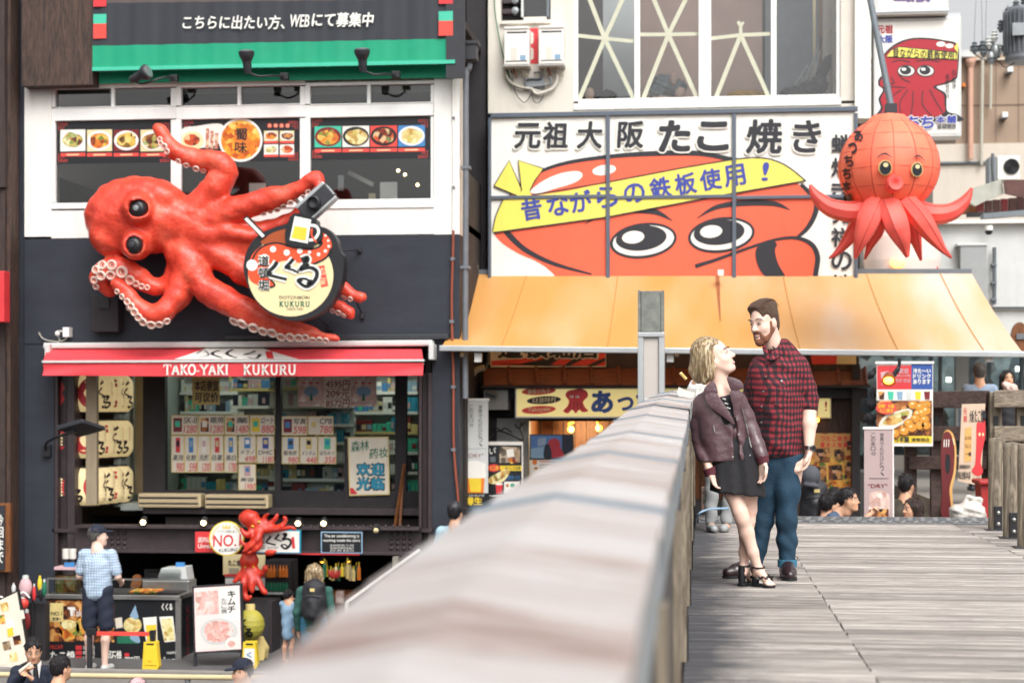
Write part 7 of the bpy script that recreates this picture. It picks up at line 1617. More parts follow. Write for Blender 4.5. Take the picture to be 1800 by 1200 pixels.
mb.txt('歓迎',1580,647,1597,656,z-.004,'pink_cloth',.03);mb.txt('WELCOME',1574,658,1600,662,z-.004,'pink_cloth',.01);mb.txt('환영 欢迎',1574,665,1600,672,z-.004,'pink_cloth',.02);mb.flat([(1548,654),(1562,652),(1560,676),(1550,676)],z-.003,'pink_cloth');mb.build('print',t);mb=MB();mb.bp(1539,635,1642,639,Y-.02,Y+.03,'white');mb.build('rail',t)
t=thing('clamp_lamp','lit copper clamp lamp on a dark arm before the welcome banner','lamp',P(1560,690,20.6));mb=MB();Y=20.3;c=P(1562,668,Y);d=Vector((-.1,-.8,-.6)).normalized();mb.lathe([(.02,-.13),(.05,-.1),(.08,0),(.085,.01),(.07,0)],c,'copper_pipe',18,d);mb.build('shade',t,smooth=50);mb=MB();mb.ell(c+d*.005,(.06,.05,.045),'lamp_warm',14,8);mb.build('bulb',t,smooth=180);mb=MB();mb.tube(cr([P(x,y,Y+.1) for x,y in ((1581,630),(1580,645),(1570,660),(1565,665))],False,4),[.02]*5+[.03]*8,'black',8);mb.build('arm',t)
t=thing('dark_foliage','dark draped bundle behind the hanging welcome banner','bundle',P(1540,760,21.2));s=SDF(.06);Yd=21.1;ud=SC(1540,Yd)
for x,y,r in ((1536,690,8),(1545,684,7),(1534,710,10),(1528,735,10),(1536,755,11),(1548,730,8),(1530,660,7),(1538,650,6)): s.ball(P(x,y,Yd),r*ud)
organic('bundle',s,.02,'soft_black',t,lambda X,Y_,Z: .012*np.sin(X*60)*np.sin(Z*45))
t=thing('beer_banner','dim pinkish vertical beer banner standing on the terrace','banner',P(1543,905,19.0));Y=18.9;mb=MB();mat('banner_shade','b09a98',.6,.06,4);mb.bp(1519,754,1569,960,Y,Y+.012,'banner_shade');mb.build('fabric',t);mb=MB();mb.vtxt('世界でただひとつ、',1546,760,1554,836,Y-.003,'ink',0);mb.vtxt('この辛口。',1530,760,1539,800,Y-.003,'ink',0);mb.rect(1528,840,1562,841,Y-.003,'ink');mb.txt('"DRY"',1526,850,1560,857,Y-.003,'dark_red',.02);mb.flat(cr([(1528,880),(1530,866),(1546,862),(1562,868),(1564,884),(1560,906),(1530,906)],True,4),Y-.003,'photo_pink');mb.flat([(1529,894),(1562,894),(1561,960),(1531,960)],Y-.006,'food_brown');mb.build('print',t);mb=MB();mb.tube([P(1569,750,Y+.02),P(1570,960,Y+.02)],.012,'white',6);mb.bp(1517,750,1571,754,Y-.01,Y+.03,'white');mb.build('pole',t)
t=thing('cutout_board','dark red wooden takoyaki cutout board leaning by the fence','board',P(1665,905,19.3));Y=19.2;mb=MB();mb.plate(cr([(1655,905),(1656,860),(1654,800),(1658,765),(1666,755),(1676,764),(1681,790),(1680,830),(1674,860),(1675,905)],True,5),Y,.05,'poster_tan','counter_wood');mb.plate(cr([(1655,905),(1656,860),(1654,800),(1658,766),(1665,758),(1673,766),(1678,792),(1676,830),(1669,860),(1672,905)],True,5),Y-.006,.004,'board_red');mb.build('board',t);mb=MB();mb.flat(circ(1666,815,4.5,17),Y-.009,'sign_black');mb.ribbon([(1660,800),(1664,798),(1670,802)],1.2,Y-.009,'ink');
for x in (1660,1664,1668): mb.ribbon([(x,772),(x-.6,785)],1.4,Y-.009,'sign_white')
mb.ribbon([(1675,770),(1678,782)],2,Y-.009,'cream');mb.build('painting',t)
t=thing('takoyaki_poster','tilted tan poster with a long red octopus hung on the fence','poster',P(1708,850,19.8));Y=19.75;q0=[(1691,710),(1732,709),(1724,854),(1684,845)];mb=MB();mat('poster_beige','cdb49c',.65,.08,6);mb.plate(q0,Y,.015,'poster_beige');mb.build('sheet',t);mb=MB();Y -= .004
mb.flat(cr([(1717,744),(1724,742),(1731,736),(1732,765),(1727,790),(1724,812),(1728,828),(1722,836),(1713,834),(1708,826),(1714,815),(1716,780)],True,4),Y,'red');mb.flat(circ(1730,730,3,9),Y,'ink');mb.flat(circ(1722,763,2,3),Y-.003,'cream');mb.flat(circ(1728,763,1.6,3),Y-.003,'cream');mb.flat([(1696,752),(1708,750),(1707,810),(1695,812)],Y,'poster_tan');mb.txt('大阪',1704,721,1712,742,Y,'ink',.03);mb.txt('たこ焼',1713,719,1730,743,Y,'ink',.04);mb.vtxt('元祖',1693,716,1700,742,Y,'red',.02)
for i,tx in enumerate(('あっちち','たこ八','一個')): mb.txt(tx,1697,766+i*14,1707,773+i*14,Y-.003,'ink',.02)
mb.txt('道頓堀発祥の',1686,816,1706,824,Y,'ink',.02);mb.txt('味自慢本店',1685,828,1706,842,Y,'ink',.02);mb.txt('たこ焼',1710,838,1723,848,Y,'ink',.02);mb.build('print',t)
t=thing('litter_bin','red plastic crate behind the front wooden posts','crate',P(1728,905,18.5));mb=MB();mb.plate([(1724,850),(1800,850),(1790,920),(1728,912)],18.4,.4,'crate_red');mb.build('body',t,bevel=.02);mb=MB();mb.bp(1721,844,1800,852,18.35,18.85,'crate_red');mb.build('lid',t,bevel=.015)
t=thing('plastic_bag','white tied plastic carrier bag lying at the deck edge','bag',P(1700,905,18.1));s=SDF(.05);Yb2=18.1;ub=SC(1700,Yb2)
for x,y,rx,ry in ((1682,896,14,9),(1700,893,17,12),(1718,896,13,10),(1690,906,20,10),(1716,906,18,10)): s.ell(P(x,y,Yb2),(rx*ub,.14,ry*ub),.04)
q=cr([P(x,y,Yb2) for x,y in ((1703,886),(1698,878),(1703,873),(1709,876),(1713,886),(1718,876),(1724,878),(1722,886),(1714,890))],False,3)
for a,b in zip(q,q[1:]): s.cone(a,b,.018,.018,.02)
mat('bag_white','c4beb6',.4,.05,9,bump=.5,bsc=30);organic('bag',s,.013,'bag_white',t,lambda X,Y_,Z: .007*np.sin(X*55+Z*30)*np.sin(Z*70-X*24));
# wooden fences on the right and the round posts
def fence(label,px0,px1,Y0,Y1,y_top,m,posts):
    a,b=P(px0,y_top[0],Y0),P(px1,y_top[1],Y1);t=thing('wooden_fence',label,'fence',Vector(((a.x+b.x)/2,(Y0+Y1)/2,DECK)))
    H=.2
    for k,(dz,hh,wd) in enumerate(((0,.2,.22),(-.42,.18,.1),(-.78,.16,.1))):
        mb=MB();o=Vector((0,0,dz-hh/2));mb.beam(a+o,b+o,wd,hh,m);mb.build('rail',t,bevel=.012)
    for u_ in posts:
        p=a.lerp(b,u_);mb=MB();mb.box(p.x-.07,p.x+.07,p.y+.06,p.y+.2,1.2,p.z-.02,m if m == 'dark_rail' else 'post_wood');mb.box(p.x-.03,p.x+.03,p.y+.052,p.y+.06,p.z-.42,p.z-.3,'black');mb.build('post',t,bevel=.008)
    return t
fence('dark brown wooden fence behind the terrace props',1600,1737,21.2,20.8,(689,686),'dark_rail',(.02,.36,.98));fence('weathered grey wooden fence at the right edge',1748,1960,20.6,20.3,(686,684),'rail_wood',(.02,.25,.6))
def rpost(label,px,y0,y1,r):
    b=PG(px,y1,DECK);Yp_=b.y;t=thing('round_post',label,'post',b,'round weathered timber posts');top=P(px,y0,Yp_).z;rr=r*SC(px,Yp_);mb=MB()
    mb.lathe([(0,0),(rr*1.02,0),(rr,.1),(rr*1.0,(top-DECK)*.5),(rr*.98,top-DECK-.04),(rr*.9,top-DECK-.012),(0,top-DECK)],(b.x,b.y,DECK),'post_wood',26);mb.build('timber',t,smooth=40)
    mb=MB();mb.box(b.x-.035,b.x+.035,b.y-rr-.012,b.y-rr+.03,DECK,DECK+.22,'black');mb.box(b.x-rr*1.4,b.x+rr,b.y-rr*1.2,b.y+rr,DECK,DECK+.008,'charcoal');mb.build('steel_strap',t,bevel=.004)
    mb=MB();[mb.ell((b.x,b.y-rr-.012,DECK+h_),.02,'steel',10,6) for h_ in (.06,.16)];mb.build('bolt',t,smooth=180)
rpost('leftmost round timber post at the end of the deck',1752,768,931,14.5);rpost('middle round timber post with a steel strap at the foot',1779,776,945,15.5);rpost('round timber post cut off by the right edge',1806,778,962,17)
# ================================================================ people
def frame(f,up):
    f=Vector(f).normalized();up=Vector(up);up=(up-f*up.dot(f)).normalized();r=f.cross(up)
    return f,r,up,Matrix((r,f,up)).transposed()
def hp(c,f,up,sc=1):
    f,r,u_,M=frame(f,up)
    return (lambda a,b,d: Vector(c)+(f*a+r*b+u_*d)*sc),M
def add_head(s,c,f,up=(0,0,1),sc=1.0,fem=False):
    q,M=hp(c,f,up,sc);E=lambda p,r,k: s.ell(q(*p),tuple(x*sc for x in r),k,M);Cn=lambda a,b,ra,rb,k: s.cone(q(*a),q(*b),ra*sc,rb*sc,k)
    E((-.012,0,.038),(.074,.094,.088),.02);E((.034,0,-.032),(.057,.058,.083),.03)
    Cn((.0,0,-.055),(.074,0,-.098),.05,.020 if fem else .026,.03)
    for sd in (-1,1):
        E((.052,sd*.036,-.03),(.026,.026,.024),.025);Cn((.0,sd*.052,-.04),(.05,sd*.026,-.098),.018,.014,.03)
        E((-.008,sd*.074,-.012),(.011,.021,.031),.008);Cn((.074,sd*.012,.027),(.068,sd*.042,.026),.012,.011,.014)
        s.ball(q(.102,sd*.031,.008),.015*sc);t=list(s.p[-1]);t[6]=1;t[5]=.012;s.p[-1]=tuple(t)
        s.ball(q(.098,sd*.011,-.031),.0095*sc,.008)
    Cn((.086,0,.016),(.112,0,-.025),.008,.0115,.012);s.ball(q(.113,0,-.027),.010*sc,.008)
    Cn((.089,-.016,-.057),(.089,.016,-.057),.0075,.0075,.008);Cn((.086,-.014,-.068),(.086,.014,-.068),.008,.008,.008)
    s.cone(q(-.015,0,-.03),q(-.028,0,-.13),.056*sc*(.88 if fem else 1.05),.054*sc*(.86 if fem else 1.08),.025)
    return q,M
def add_hand(s,w,d,n,side=1,sc=1.0,curl=.5,k=.006):
    """palm + four fingers of unequal length + a thumb that leaves the side of the palm"""
    w=Vector(w);d=Vector(d).normalized();n=Vector(n);n=(n-d*n.dot(d)).normalized();l=d.cross(n)*side
    for o in (-.026,-.009,.009,.026): s.cone(w+l*o*.5*sc,w+(d*.085+l*o)*sc,.017*sc,.0115*sc,.012)
    for i,(o,L) in enumerate(((-.029,.066),(-.0098,.076),(.0098,.071),(.029,.055))):
        p=w+(d*(.085-abs(o-.005)*.18)+l*o)*sc;c=curl*(1+.12*i);a=.15+c*.35
        for j,(fr,r0,r1) in enumerate(((.45,.0098,.0092),(.30,.0092,.0085),(.25,.0085,.007))):
            dd=d*cos(a)+n*sin(a);p2=p+(dd*L*fr+l*o*.06*fr)*sc;s.cone(p,p2,r0*sc,r1*sc,.004);p=p2;a += c*.75
    p=w+(d*.022-l*.024)*sc
    for dd,L,r0,r1 in ((d*.62-l*.62+n*.35,.042,.0145,.012),(d*.9-l*.2+n*.35,.033,.012,.0105),(d*.95+l*.1+n*.3,.024,.0105,.008)):
        p2=p+dd.normalized()*L*sc;s.cone(p,p2,r0*sc,r1*sc,.008);p=p2
def facial(q,M,par,sc=1.0,iris='eye_dark',brow='hair_brown',smile=True,closed=False,local=True,lipm='lips'):
    for sd in (-1,1):
        mb=MB();mb.ell(q(.0795,sd*.031,.007),(.0135*sc,.0125*sc,(.004 if closed else .0085)*sc),'eye_white',12,8,M);mb.ell(q(.090,sd*.0305,.006),(.0055*sc,.003*sc,(.0032 if closed else .0058)*sc),iris,10,6,M)
        mb.tube([q(.082,sd*.045,.009),q(.0905,sd*.038,.0135 if not closed else .010),q(.092,sd*.028,.0145 if not closed else .0105),q(.089,sd*.019,.009)],[.0008*sc,.0017*sc,.0017*sc,.0008*sc],'hair_black',6);mb.build('eye',par,smooth=180,local=local)
        mb=MB();mb.tube([q(.075,sd*.054,.030),q(.0895,sd*.040,.0385),q(.096,sd*.025,.037),q(.0975,sd*.013,.031)],[.002*sc,.005*sc,.0055*sc,.003*sc],brow,7,True,.6);mb.build('eyebrow',par,smooth=180,local=local)
    mb=MB();y=-.062
    if smile:
        mb.tube([q(.083,-.027,y+.010),q(.0945,-.012,y+.001),q(.098,0,y),q(.0945,.012,y+.001),q(.083,.027,y+.010)],[.002*sc,.0045*sc,.0052*sc,.0045*sc,.002*sc],lipm,7)
        mb.tube([q(.083,-.026,y+.008),q(.092,-.013,y-.010),q(.0945,0,y-.0135),q(.092,.013,y-.010),q(.083,.026,y+.008)],[.002*sc,.0048*sc,.0058*sc,.0048*sc,.002*sc],lipm,7);mb.build('lips',par,smooth=180,local=local)
        mb=MB();mb.tube([q(.082,-.022,y+.004),q(.0945,-.010,y-.005),q(.0965,0,y-.0055),q(.0945,.010,y-.005),q(.082,.022,y+.004)],[.002*sc,.005*sc,.0058*sc,.005*sc,.002*sc],'teeth',7);mb.build('teeth',par,smooth=180,local=local)
    else:
        mb.tube([q(.085,-.022,y),q(.095,-.01,y+.002),q(.0975,0,y),q(.095,.01,y+.002),q(.085,.022,y)],[.002*sc,.0055*sc,.0065*sc,.0055*sc,.002*sc],lipm,7);mb.build('lips',par,smooth=180,local=local)
def patch(ob,px,off,m,name,par,th=.006,n=4):
    """flat piece of cloth laid on an organic surface: outline in photo pixels, projected on to it"""
    pts=[]
    L=len(px)
    for i in range(L):
        a,b=px[i],px[(i+1) % L]
        for k in range(n):
            x,y=a[0]+(b[0]-a[0])*k/n,a[1]+(b[1]-a[1])*k/n;p,nr=hit(ob,x,y)
            if p is None: continue
            pts.append(p-(p-EYE).normalized()*off)
    if len(pts) < 3: return None
    mb=MB();mb.prism(pts,(pts[0]-EYE).normalized()*th,m);return mb.build(name,par,smooth=30)
def strands(mb,paths,r,m):
    for p in paths: mb.tube(cr(p,False,4),[r*(.5+.5*sin(pi*min(1,.15+i/(4*(len(p)-1))))) for i in range(4*(len(p)-1)+1)],m,4,False)

# ---------------------------------------------------------------- the man in the plaid shirt
MY=PG(1387,1016,DECK).y
J=lambda x,y,d=0: P(x,y,MY+d)
man=thing('person','tall bearded man in red and black plaid shirt and blue jeans smiling down','person',PG(1385,1018,DECK))
HF=(-.64,-.74,-.22);HU=(-.10,0,1);hc=J(1343,567,-.02);HS=1.03
s=SDF(.03);q,M=add_head(s,hc,HF,HU,HS)
s.cone(q(-.02,0,-.08),J(1366,622,.02),.058,.052,.03)
s.cone(J(1366,655,.02),J(1368,790,.02),.09,.095,.05).cone(J(1340,642,.03),J(1402,645,.03),.06,.06,.05).cone(J(1352,660),J(1358,790),.08,.09).cone(J(1384,660),J(1380,790),.08,.085)
s.chain([J(1404,650,.02),J(1422,712,.03),J(1423,745,-.01),J(1422,785,-.05)],[.05,.048,.046,.031],.02);add_hand(s,J(1423,789,-.055),(-.22,-.15,-1),(-.85,-.25,.1),1,1.12,.42)
s.chain([J(1333,645,.05),J(1318,705,.10),J(1322,770,.10)],[.05,.045,.032],.02);add_hand(s,J(1323,774,.10),(.1,-.2,-1),(.6,-.3,0),-1,1.05,.5)
for h,k_,a,t_ in (((1391,815),(1384,912),(1384,990),None),((1358,815,.03),(1342,915,.06),(1326,990,.06),None)): s.chain([J(*h),J(*k_),J(*a)],[.08,.05,.038],.03)
s.cone(J(1384,992),J(1385,1008,-.10),.030,.022);s.cone(J(1326,992,.06),J(1306,1008,.02),.030,.022)
mbody=organic('body',s,.0075,'skin_pale',man,relax=1)
facial(q,M,man,HS,'eye_dark','hair_brown',True,True,local=False)
# hair: short sides, swept back top
s=SDF(.012);E=lambda p,r,k=.012: s.ell(q(*p),tuple(x*HS for x in r),k,M)
E((-.018,0,.048),(.080,.100,.092));E((.012,0,.104),(.060,.064,.034),.03);E((-.045,0,.10),(.066,.07,.045),.03);E((-.06,0,-.02),(.06,.05,.075),.03);E((.062,.02,.098),(.03,.035,.03),.02)
mat('hair_short','5f4636',.5,.4,26,st=(5,5,1),bump=.8,bsc=70)
for a,b,r in (((.135,0,.055),(.15,0,-.10),.078),((.055,0,-.09),(.0,0,-.16),.088)): s.cone(q(*a),q(*b),r*HS,r*HS).cut(.008)
for sd in (-1,1): s.cone(q(.055,sd*.10,.035),q(.02,sd*.10,-.06),.045*HS,.045*HS).cut(.008);s.ball(q(-.008,sd*.085,-.018),.026*HS).cut(.006)
mh=organic('hair',s,.006,'hair_short',man,lambda X,Y_,Z: .0028*np.sin((X*1.0+Z*.8)*330)*np.sin(Y_*120))
mb=MB();random.seed(4);pa=[]
for i in range(90):
    b=random.uniform(-.055,.055);a0=random.uniform(.0,.065);z0=.100+random.uniform(-.012,.012);pa.append([q(a0,b,z0+.006),q(a0-.05,b*1.15,z0+.028),q(a0-.09,b*1.15,z0+.012),q(a0-.115,b*1.1,z0-.02)])
strands(mb,pa,.0022,'hair_short');mb.build('hair_strands',mh,smooth=180)
mat('beard','8f5a40',.6,.4,40,st=(4,4,1),bump=.8,bsc=90);s=SDF(.012);Cn=lambda a,b,ra,rb=None,k=.012: s.cone(q(*a),q(*b),ra*HS,(ra if rb is None else rb)*HS,k)
Cn((.0,0,-.062),(.078,0,-.108),.048,.030)
for sd in (-1,1): Cn((.008,sd*.056,-.045),(.055,sd*.030,-.100),.022,.024);Cn((.014,sd*.066,.0),(.024,sd*.058,-.05),.009,.014);Cn((.084,sd*.022,-.052),(.074,sd*.028,-.085),.011,.014)
Cn((.094,-.018,-.049),(.094,.018,-.049),.0085,.0085,.006)
Cn((.11,-.018,-.064),(.11,.018,-.064),.016);
t_=list(s.p[-1]);t_[6]=1;t_[5]=.006;s.p[-1]=tuple(t_);Cn((.0,0,-.11),(-.03,0,-.17),.055,.06);t_=list(s.p[-1]);t_[6]=1;t_[5]=.01;s.p[-1]=tuple(t_)
for sd in (-1,1): Cn((.075,sd*.055,-.03),(.055,sd*.062,-.05),.018);t_=list(s.p[-1]);t_[6]=1;t_[5]=.01;s.p[-1]=tuple(t_)
organic('beard',s,.005,'beard',man,lambda X,Y_,Z: .0012*np.sin(X*600)*np.sin(Z*500))
# shirt
s=SDF(.03);s.cone(J(1347,658,.02),J(1356,815,.02),.112,.108,.04).cone(J(1384,655,.02),J(1379,815,.02),.112,.110,.04).cone(J(1366,690,-.04),J(1367,780,-.03),.105,.105,.04).cone(J(1337,642,.03),J(1404,643,.03),.062,.066,.03).cone(J(1368,616,.02),J(1370,642,.02),.078,.11,.03).cone(J(1380,604,.04),J(1404,640,.03),.036,.055,.02).cone(J(1374,612,-.03),J(1395,640,-.02),.03,.05,.02)
s.chain([J(1407,651,.02),J(1419,682,.03),J(1423,706,.03)],[.066,.060,.057],.018);s.cone(J(1423,700,.03),J(1423,711,.025),.063,.061,.006);s.chain([J(1334,648,.05),J(1318,705,.10),J(1319,722,.10)],[.066,.06,.056],.02)
s.cone(q(-.02,0,-.10),J(1360,610,-.05),.058,.044);t_=list(s.p[-1]);t_[6]=1;t_[5]=.008;s.p[-1]=tuple(t_)
s.cone(J(1360,612,-.14),J(1352,632,-.16),.040,.010);t_=list(s.p[-1]);t_[6]=1;t_[5]=.008;s.p[-1]=tuple(t_)
s.plane(J(1380,803),(.02,0,-1),.006)
def wr_shirt(X,Y_,Z): return .0035*np.sin(X*34+Z*22+2*np.sin(Z*9))*np.sin(Z*26-X*12)+.002*np.sin(Z*70+X*40)
shirt=organic('shirt',s,.009,'shirt_plaid',man,wr_shirt)
s=SDF(.01);s.cone(J(1366,624,.02),J(1362,600,.01),.072,.066);s.cone(J(1367,634,.02),J(1360,588,.0),.060,.060).cut(.004);s.plane(J(1363,603,0),(-.12,.0,1),.004)
for dz in (-.10,-.06): s.cone(J(1349,600,dz),J(1351,632,dz),.034,.012).cut(.004)
organic('collar_stand',s,.006,'shirt_plaid',shirt)
def leaf(nm,pts,par,m,off=(-.006,-.016)):           # collar leaves and lapels standing off the chest; (x, y, depth)
    mb=MB();n=len(pts);c=[sum(p[i] for p in pts)/n for i in range(3)];rim=cr(pts,True,3);top=[J(x,y,d+off[0]) for x,y,d in rim];k=len(rim)
    mb.add(top+[J(c[0],c[1],c[2]+off[1])],[(i,(i+1) % k,k) for i in range(k)],m);mb.add(top+[p+Vector((0,.012,0)) for p in top],[(i,(i+1) % k,k+(i+1) % k,k+i) for i in range(k)],m);mb.build(nm,par,smooth=50)
leaf('collar_leaf',[(1354,633,-.105),(1355,621,-.095),(1363,612,-.075),(1375,605,-.05),(1385,600,-.01),(1382,613,-.03),(1369,627,-.085)],shirt,'shirt_plaid');leaf('collar_leaf',[(1351,632,-.105),(1343,622,-.09),(1340,607,-.06),(1345,607,-.07),(1350,619,-.095)],shirt,'shirt_plaid')
mb=MB()
for x,y in ((1351,637),(1346,662),(1342,688),(1339,714),(1338,742),(1338,770),(1374,669),(1362,622)):
    p,nr=hit(shirt,x,y)
    if p: mb.lathe([(0,.004),(.006,.004),(.007,0)],p,'grey_metal',12,nr)
mb.build('buttons',shirt)
patch(shirt,[(1360,665),(1391,670),(1390,676),(1375,681),(1360,675)],.007,'shirt_plaid','pocket_flap',shirt);patch(shirt,[(1361,678),(1390,679),(1389,712),(1376,717),(1362,711)],.004,'shirt_plaid','pocket',shirt)
patch(shirt,[(1349,634),(1354,634),(1343,715),(1341,800),(1335,800),(1337,715)],.004,'shirt_plaid','placket',shirt,n=6)
# jeans, boots, watch
s=SDF(.045);s.cone(J(1361,795,.02),J(1385,797,.02),.098,.100).chain([J(1385,815,.01),J(1383,862,-.01),J(1383,912,-.02),J(1383,950,.0),J(1384,991,.0)],[.096,.080,.062,.058,.052]).chain([J(1359,815,.03),J(1350,862,.05),J(1341,915,.06),J(1333,955,.06),J(1326,992,.06)],[.104,.086,.068,.062,.054],.02)
s.plane(J(1370,797),(0,0,1),.005);jeans=organic('jeans',s,.009,'denim',man,lambda X,Y_,Z: .003*np.sin(Z*60+X*50+2*np.sin(X*20))*np.exp(-((Z-(DECK+.22))/.16) ** 2)+.0025*np.sin(Z*44-X*60)*np.exp(-((Z-(DECK+.48))/.12) ** 2)+.002*np.sin(X*60+Z*18))
mb=MB();c=J(1384,988,.0);mb.lathe([(.058,-.03),(.062,-.028),(.063,.018),(.058,.02)],c,'denim_light',24,(0,0,1));mb.build('turn_up',jeans,smooth=60)
def boot(an,toe,w,par,m='shoe_leather'):
    a,t=Vector(an),Vector(toe);d=(t-a);d.z=0;d.normalize();g=DECK;s=SDF(.025);b=Vector((a.x,a.y,g))
    s.cone(b+Vector((0,0,.125))+d*.01,b+Vector((0,0,.05)),.042,.047).cone(b+Vector((0,0,.10))+d*.02,b+d*.12+Vector((0,0,.055)),.042,.042).cone(b+Vector((0,0,.048))-d*.02,b+d*.14+Vector((0,0,.042)),.046,.042).cone(b+d*.14+Vector((0,0,.042)),b+d*.2+Vector((0,0,.036)),.042,.034).plane(b+Vector((0,0,.014)),(0,0,-1));o=organic('boot',s,.007,m,par)
    l=Vector((-d.y,d.x,0));mb=MB();out=[b-d*.068+l*.0,b-d*.05+l*.044,b+d*.05+l*.044,b+d*.13+l*.05,b+d*.2+l*.042,b+d*.238,b+d*.2-l*.042,b+d*.13-l*.05,b+d*.05-l*.044,b-d*.05-l*.044]
    mb.prism([Vector(p)+Vector((0,0,.001)) for p in cr(out,True,4)],(0,0,.02),'black');mb.build('sole',o,smooth=40)
    mb=MB();[mb.tube([b+d*(.045+k*.022)+Vector((0,0,.098-k*.011))+l*.018,b+d*(.05+k*.022)+Vector((0,0,.102-k*.011))-l*.018],.003,'black',5) for k in range(4)];mb.build('laces',o)
gr=lambda x,y: PG(x,y,DECK)
boot(J(1384,1000,.02),J(1390,1000,-.25),.04,man);boot(J(1325,1000,.06),J(1299,1000,-.0),.04,man)
wt=MB();c=J(1423,787,-.055);wt.lathe([(.033,-.012),(.037,-.01),(.037,.01),(.033,.012)],c,'watch_steel',22,(.1,.05,1));w_=wt.build('watch',man,smooth=50);wt=MB();wt.lathe([(0,.012),(.017,.012),(.02,.008),(.021,0),(0,0)],c+Vector((.018,-.034,0)),'watch_steel',20,(.5,-.85,0));wt.lathe([(0,.0135),(.015,.0135)],c+Vector((.018,-.034,0)),'sign_black',20,(.5,-.85,0));wt.build('dial',w_)

# ---------------------------------------------------------------- the woman in the leather jacket
WY=PG(1335,1030,DECK).y
J=lambda x,y,d=0: P(x,y,WY+d)
wo_=thing('person','woman with blonde bob in plum leather jacket and short black dress','person',PG(1330,1030,DECK))
hc=J(1259,629,.0);HF=(.88,-.28,.36);HU=(-.36,0,.93);HS=.97
s=SDF(.03);q,M=add_head(s,hc,HF,HU,HS,True)
s.cone(q(-.02,0,-.06),J(1266,690,.01),.048,.056,.025)
s.cone(J(1266,700,.02),J(1278,800,.02),.08,.085,.05).cone(J(1240,706,.02),J(1290,702,.02),.045,.045,.05)
s.chain([J(1234,708,.02),J(1230,768,.04),J(1246,822,-.06)],[.042,.036,.026],.02);add_hand(s,J(1248,828,-.065),(.5,-.1,-1),(.7,-.5,.5),1,.98,.35)
s.chain([J(1297,704,.0),J(1321,755,.0),J(1339,806,-.06)],[.042,.036,.026],.02);add_hand(s,J(1340,810,-.065),(.05,-.1,-1),(-.6,-.5,.1),1,.95,.4)
for pts,rs in ((((1283,830,.0),(1290,865,-.02),(1301,900,-.05),(1305,912,-.05),(1312,935,-.02),(1323,970,-.01),(1333,1000,0.0)),(.064,.060,.046,.043,.046,.035,.026)),(((1312,830,.03),(1316,862,.04),(1317,895,.05),(1315,915,.06),(1312,940,.08),(1309,970,.07),(1308,997,.05)),(.066,.060,.046,.042,.043,.034,.026))): s.chain([J(*p) for p in pts],rs,.02)
F1_,F2_=gr(1335,1010),gr(1312,1006)
def foot(s,an,tip): a,t=Vector(an),Vector(tip);s.cone(a,t+Vector((0,0,.030)),.028,.024,.025);s.cone(a,a+(a-t).normalized()*.03+Vector((0,0,-.045)),.03,.026,.02);d=(t-a);d.z=0;d.normalize();l=Vector((-d.y,d.x,0));[s.cone(t+l*o*.6+Vector((0,0,.026)),t+d*(.035-abs(o)*.3)+l*o+Vector((0,0,.02)),.0125,.009,.008) for o in (-.028,-.013,.002,.015,.027)]
fa,ft=J(1334,1003,.0),gr(1350,1032);foot(s,fa,ft);fb_,ft2=J(1308,1000,.05),gr(1320,1026);foot(s,fb_,ft2)
wbody=organic('body',s,.007,'skin_pale',wo_,relax=1)
facial(q,M,wo_,HS,'eye_dark','hair_brown',True,False,local=False)
mb=MB();mb.ell(q(-.008,.079,-.048),.007,'white',10,8);mb.ell(q(-.008,-.079,-.048),.007,'white',10,8);mb.build('earrings',wo_,smooth=180)
def blonde():
    m,g,b=_new('hair_blonde');tc=g.n('ShaderNodeTexCoord');mp=g.n('ShaderNodeMapping');mp.inputs['Rotation'].default_value=(0,.5,0);mp.inputs['Scale'].default_value=(60,60,5);g.l(tc.outputs['Object'],mp.inputs[0]);nz=g.n('ShaderNodeTexNoise',Scale=1.6,Detail=5.0);g.l(mp.outputs[0],nz.inputs['Vector']);rp=g.n('ShaderNodeValToRGB');e=rp.color_ramp.elements;e[0].position=.36;e[1].position=.66;e[0].color=(*lin('55402f'),1);e[1].color=(*lin('cdbb98'),1);x=e.new(.5);x.color=(*lin('917b5a'),1)
    g.l(nz.outputs[0],rp.inputs[0]);g.l(rp.outputs[0],b.inputs['Base Color']);b.inputs['Roughness'].default_value=.38;bp=g.n('ShaderNodeBump',Strength=.3,Distance=.004);g.l(nz.outputs[0],bp.inputs['Height']);g.l(bp.outputs[0],b.inputs['Normal'])
blonde();s=SDF(.03);E=lambda p,r,k=.02: s.ell(q(*p),tuple(x*HS for x in r),k,M)
E((-.022,0,.046),(.088,.104,.094));cc=lambda a,b,ra,rb: s.cone(a,b,ra,rb,.035)
crown=q(-.05,0,.09)
for (x,y,d),r in (((1219,650,.02),.035),((1228,664,.0),.035),((1238,667,-.06),.032),((1248,660,-.08),.028),((1226,655,.08),.04),((1243,662,.07),.03),((1232,660,.04),.045)): cc(q(-.05,0,.06),J(x,y,d),.075,r)
cc(q(-.02,.078,.04),J(1247,656,-.09),.03,.02)
for a,b,r in (((.135,0,.06),(.15,0,-.12),.082),((.075,0,-.075),(.04,0,-.2),.064)): s.cone(q(*a),q(*b),r*HS,r*HS).cut(.01)
s.cone(q(.06,.085,.05),q(.052,.10,-.09),.045,.05).cut(.01);s.cone(q(.055,-.09,.0),q(.065,-.10,-.08),.04,.05).cut(.01)
whair=organic('hair',s,.006,'hair_blonde',wo_,lambda X,Y_,Z: .0012*np.sin((X*.9+Z*.42)*260+Y_*60))
random.seed(9);pa=[]
